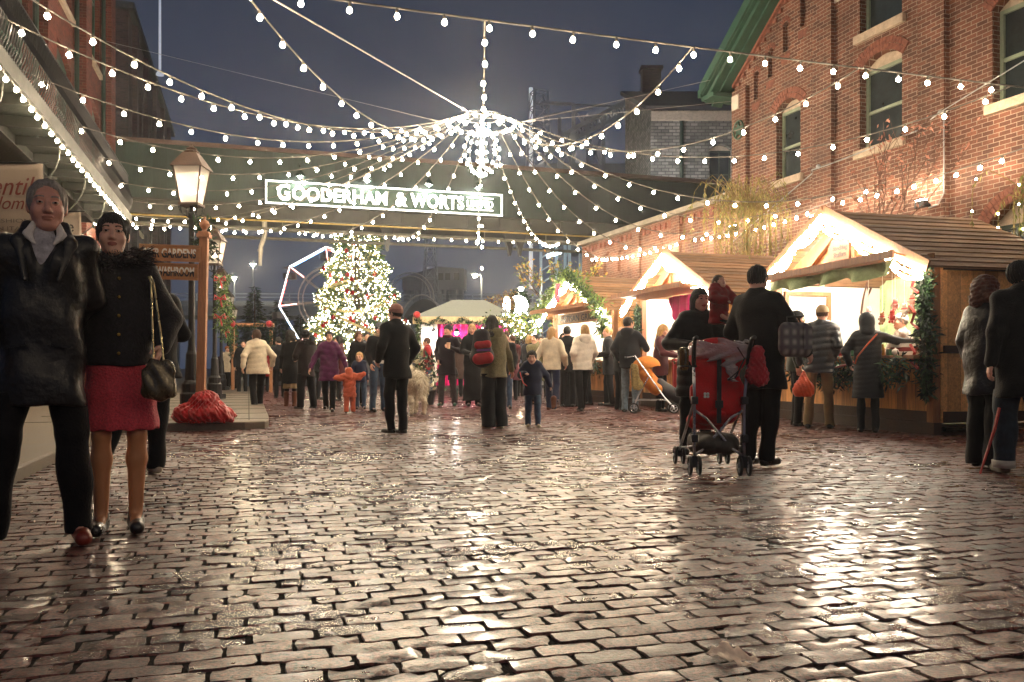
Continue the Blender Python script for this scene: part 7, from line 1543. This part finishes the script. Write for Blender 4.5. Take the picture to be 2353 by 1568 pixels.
willow(8.0, 12.55, 3.7, 'weeping shrub with fairy lights at the right edge above the hut roof', 70, .8, 6, 2.2, lights=70)
def conifer(X, Y, H, w_, label, seed):
    r = np.random.RandomState(seed); rt = empty('conifer', (X, Y, 0), label=label, cat='tree', group='dark conifers'); q = MB(); q.tube([(0, 0, 0), (0, 0, H*.95)], [.12, .02], 6); q.build('trunk', m_bark, rt)
    n = 5200; z = H*(.06+.94*(1-np.sqrt(r.rand(n)))); a = r.uniform(0, 6.28, n); whorl = .72+.28*np.cos((z*3.1+.3*np.sin(a*3)) % 1*6.28); rr = w_*(1-z/H)**.85*whorl*r.uniform(.25, 1, n)
    leafobj('crown', np.stack([rr*np.cos(a), rr*np.sin(a), z], -1), .32, [m_leafD, m_leafD, m_leafA], rt, el=4.5, seed=seed, up=0, dirs=np.stack([np.cos(a), np.sin(a), a*0-.25], -1)*1.6)
conifer(GX(585, 52), 52, 5.9, 1.7, 'taller dark conifer left of the fairground wheel', 1); conifer(GX(641, 53), 53, 5.2, 1.7, 'shorter dark conifer just left of the fairground wheel', 2); conifer(GX(690, 56), 56, 4.4, 1.6, 'dark conifer low behind the fairground wheel', 3)
# wooden photo frame by the sidewalk
rt = empty('wooden_frame', (GX(531, 29), 29, 0), R(4), label='tall wooden display frame with garland and red bows beside the sidewalk', cat='frame'); q = MB()
for x in (0, 1.28): q.box((x, 0, 0), (x+.09, .09, 2.25))
q.box((-.05, -.02, 2.255), (1.42, .11, 2.38)); q.build('frame_beams', m_signp, rt); garland_line(rt, [(0, -.06, 1.2), (.02, -.06, 2.3), (.5, -.06, 2.25), (.9, -.06, 2.32), (1.35, -.06, 2.3), (1.34, -.06, 1.4)], .09, 900, [m_leafD, m_leafA], 41, 'frame_garland', .1)
for x in (.06, 1.3): q = MB(); q.ball((x, -.13, 2.35), .12, 8, 6); q.build('red_bow', m_ribred, rt)
# ------------------------------------------------------------------ far things
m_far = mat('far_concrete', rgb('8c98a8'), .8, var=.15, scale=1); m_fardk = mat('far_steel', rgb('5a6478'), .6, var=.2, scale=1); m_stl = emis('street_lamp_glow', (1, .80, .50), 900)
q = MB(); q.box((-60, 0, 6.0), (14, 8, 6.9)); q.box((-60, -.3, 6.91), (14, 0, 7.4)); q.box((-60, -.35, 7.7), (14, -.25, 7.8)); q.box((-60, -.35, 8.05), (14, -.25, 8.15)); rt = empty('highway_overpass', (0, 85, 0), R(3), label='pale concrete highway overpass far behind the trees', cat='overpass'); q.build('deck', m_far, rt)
q = MB()
for x in range(-58, 14, 3): q.box((x, -.3, 7.4), (x+.12, -.2, 8.1))
q.build('rail_posts', m_far, rt)
for x in (-50, -36, -22, -8, 6): q = MB(); q.box((x, 2, 0), (x+1.4, 6, 6)); q.build('pier', m_far, rt)
def farlamp(u, v, Y, z0, label, s=1):
    X, _, z = W(u, v, Y); rt = empty('highway_lamp', (X, Y, 0), label=label, cat='street lamp', group='tall lamps in the distance'); q = MB(); q.tube([(s*1.0, 0, z0), (s*1.0, 0, z-.3), (s*.7, 0, z+.12), (0, 0, z+.15)], [.11, .08, .07, .06], 6); q.build('pole', m_far, rt); q = MB(); q.box((-.45, -.2, z+.02), (.25, .2, z+.14)); q.build('lamp_head', m_fardk, rt); q = MB(); q.ball((-.1, 0, z-.06), .17, 8, 6); q.build('bulb', m_stl, rt)
farlamp(540, 638, 84, 7, 'shorter tall lamp standing on the highway overpass at the left', -.1); farlamp(583, 607, 82, 0, 'taller distant lamp right of it above the dark conifer', -.1); farlamp(1094, 632, 70, 0, 'tall distant lamp above the magenta tent', .45); farlamp(1200, 662, 60, 0, 'distant lamp just above the street clock', -.3)
def lattice(X, Y, z0, z1, w0, w1, label, nseg=9, r_=.09, m=None, cat='tower'):
    rt = empty('lattice_tower', (X, Y, 0), R(20), label=label, cat=cat); q = MB(); c = [(-1, -1), (1, -1), (1, 1), (-1, 1)]
    f = lambda k, i: (c[i][0]*(w0+(w1-w0)*k/nseg)/2, c[i][1]*(w0+(w1-w0)*k/nseg)/2, z0+(z1-z0)*k/nseg)
    for k in range(nseg):
        for i in range(4): q.bar(f(k, i), f(k+1, i), r_); q.bar(f(k, i), f(k+1, (i+1) % 4), r_*.6); q.bar(f(k+1, i), f(k+1, (i+1) % 4), r_*.6)
    q.build('lattice', m or m_far, rt); return rt
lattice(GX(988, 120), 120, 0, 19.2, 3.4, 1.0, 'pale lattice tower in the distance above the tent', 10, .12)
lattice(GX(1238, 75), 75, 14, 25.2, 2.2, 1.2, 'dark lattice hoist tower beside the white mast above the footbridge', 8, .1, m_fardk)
for u, w_ in ((1260, 1.3), (1303, .5), (1338, .5)): 
    q = MB(); X = GX(u, 62)
    q.box((-w_/2, -.3, 0), (-w_/2+.18, .3, 11.5)); q.box((w_/2-.18, -.3, 0), (w_/2, .3, 11.5))
    for k in range(12): q.bar((-w_/2, 0, .5+k*.92), (w_/2, 0, 1.3+k*.92), .08)
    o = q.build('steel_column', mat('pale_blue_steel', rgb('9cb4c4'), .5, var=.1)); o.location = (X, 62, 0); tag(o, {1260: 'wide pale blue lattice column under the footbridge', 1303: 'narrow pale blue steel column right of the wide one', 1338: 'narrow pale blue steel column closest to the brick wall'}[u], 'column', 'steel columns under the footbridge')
q = MB(); q.tube([(0, 0, 0), (1.0, 0, .35)], .14, 8); o = q.build('tube_lamp', emis('cold_tube', (.7, .9, 1), 14)); X, Y, z = W(1256, 590, 60); o.location = (X, Y, z); tag(o, 'short cold white tube lamp on the pale blue lattice column', 'lamp')
q = MB(); q.tube([(0, 0, 8), (0, 0, 26.2)], .18, 8); o = q.build('white_mast', emis('white_mast_glow', (.62, .66, .74), .55, False)); o.location = (GX(1219.5, 77), 77, 0); tag(o, 'plain white mast standing above the footbridge right of the ring', 'mast')  # lit look of the mast is put into its material as a faint glow
# grain silos
rt = empty('silo_building', (GX(925, 150), 150, 0), R(-4), label='dim concrete grain silos in the far distance behind the lattice tower', cat='building'); m_silo = mat('silo_concrete', rgb('737d8e'), .8, var=.15, scale=.5)
q = MB()
for k in range(8): q.tube([(.8+k*1.35, 0, 0), (.8+k*1.35, 0, 14.5)], .68, 12)
q.build('silo_wall', m_silo, rt); q = MB(); q.prism([(0, 14.5), (11, 14.5), (11, 18.2), (6.5, 18.6), (0, 16.8)], -.5, 3); q.build('headhouse', m_silo, rt); q = MB()
for x in (6.4, 7.6, 9.2): MB().box((x, -.54, 16.2), (x+.9, -.501, 17.4)).build('window', m_glass, rt)
# conveyor gallery
rt = empty('conveyor_gallery', (0, 66, 0), label='dark steel conveyor trusses between the white mast and the stone mill', cat='conveyor'); q = MB(); P = lambda u, v: (W(u, v, 66)[0], 0, W(u, v, 66)[2])
for a, b, w_ in (((1255, 330), (1435, 235), .3), ((1255, 352), (1435, 262), .3), ((1240, 238), (1430, 245), .15), ((1250, 265), (1360, 250), .12), ((1245, 236), (1315, 240), .2)): q.bar(P(*a), P(*b), w_)
for k in range(16): u = 1258+k*11.5; v = 330-(u-1255)*.53; q.bar(P(u, v), P(u+11, v+16), .12); q.bar(P(u, v), P(u, v+20), .12)
for u in (1285, 1317, 1350, 1385): q.bar(P(u, 240 if u == 1317 else 270), P(u, 400), .28)
for a, b in (((1285, 290), (1317, 400)), ((1317, 290), (1285, 400)), ((1350, 300), (1385, 400)), ((1385, 300), (1350, 400)), ((1317, 250), (1350, 300)), ((1350, 262), (1317, 310))): q.bar(P(*a), P(*b), .14)
q.build('truss', m_fardk, rt); q = MB(); q.box((P(1255, 350)[0], .5, 10), (P(1440, 350)[0], 4, P(1300, 372)[2])); q.build('lower_shed', m_fardk, rt)
# stone mill
def mill():
    rt = empty('stone_mill', (6.86, 42, 0), label='pale grey stone mill with a dark roof behind the footbridge', cat='building'); L_ = 9; D = 9.5; ze, zr = 13.6, 17.2
    ops = [(2.9+3.0*k, 4.0+3.0*k, z, z+2.6, .25) for k in range(2) for z in (9.3,)]; q = MB(); wall(q, 0, L_, 0, ze, ops, 0, .4); q.build('front_wall', m_stone, rt)
    q = MB(); q.add([(0, 0, 0), (0, D, 0), (0, D, zr), (0, 0, ze)], [(0, 3, 2, 1)]); q.build('side_wall', m_stone, rt)
    q = MB(); q.add([(-.3, -.35, ze-.1), (L_, -.35, ze-.1), (L_, D, zr+.15), (-.3, D, zr+.15), (-.3, -.35, ze+.1), (L_, -.35, ze+.1), (L_, D, zr+.4), (-.3, D, zr+.4)], [(3, 2, 1, 0), (4, 5, 6, 7), (0, 1, 5, 4), (3, 0, 4, 7)]); q.build('roof', m_slate, rt)
    q = MB(); q.box((.0, -.2, ze-.55), (L_, -.001, ze-.12)); q.build('eaves_course', m_sill, rt)
    for op in ops: window(rt, op, .3, m_dkgreen, mull=1, arch=False)
    q = MB(); q.box((.9, D-1, zr), (2.0, D-.2, zr+1.4)); q.box((.8, D-1.1, zr+1.4), (2.1, D-.1, zr+1.6)); q.build('chimney', m_darkbrick, rt); q = MB(); q.tube([(1.5, -.12, 4), (1.5, -.12, ze-.6)], .09, 8); q.build('downpipe', m_dkgreen, rt); q = MB(); q.lathe([(.0, 0), (.4, 0), (.4, .1), (0, .1)], 16); o = q.build('wall_anchor', m_iron, rt, (4.9, -.05, 11.9)); o.rotation_euler = (R(90), 0, 0)
mill()
rt = empty('floodlight', (4.6, 37.5, 6.9), R(-25), label='floodlight on the low roof aimed up at the stone mill', cat='floodlight'); q = MB(); q.box((-.3, -.15, .3), (.3, .0, .7)); q.box((-.04, -.1, -.6), (.04, 0, .3)); q.box((-.5, -.6, -6.9), (.5, .5, -.6)); q.build('housing', m_iron, rt); q = MB(); q.box((-.27, .002, .33), (.27, .02, .67)); q.build('lens', emis('flood_cold', (.96, .97, 1), 800), rt)
# ------------------------------------------------------------------ damp night air
def haze(density=.0013):
    m = bpy.data.materials.new('haze'); m.use_nodes = True; nt = m.node_tree; nt.nodes.clear(); o = nt.nodes.new('ShaderNodeOutputMaterial'); v = nt.nodes.new('ShaderNodeVolumePrincipled')
    v.inputs['Color'].default_value = (.92, .95, 1, 1); v.inputs['Density'].default_value = density; v.inputs['Anisotropy'].default_value = .86; nt.links.new(v.outputs[0], o.inputs['Volume'])
    q = MB().box((-95, -12, -1.2), (70, 175, 32)).build('haze', m); tag(q, kind='stuff')
haze()
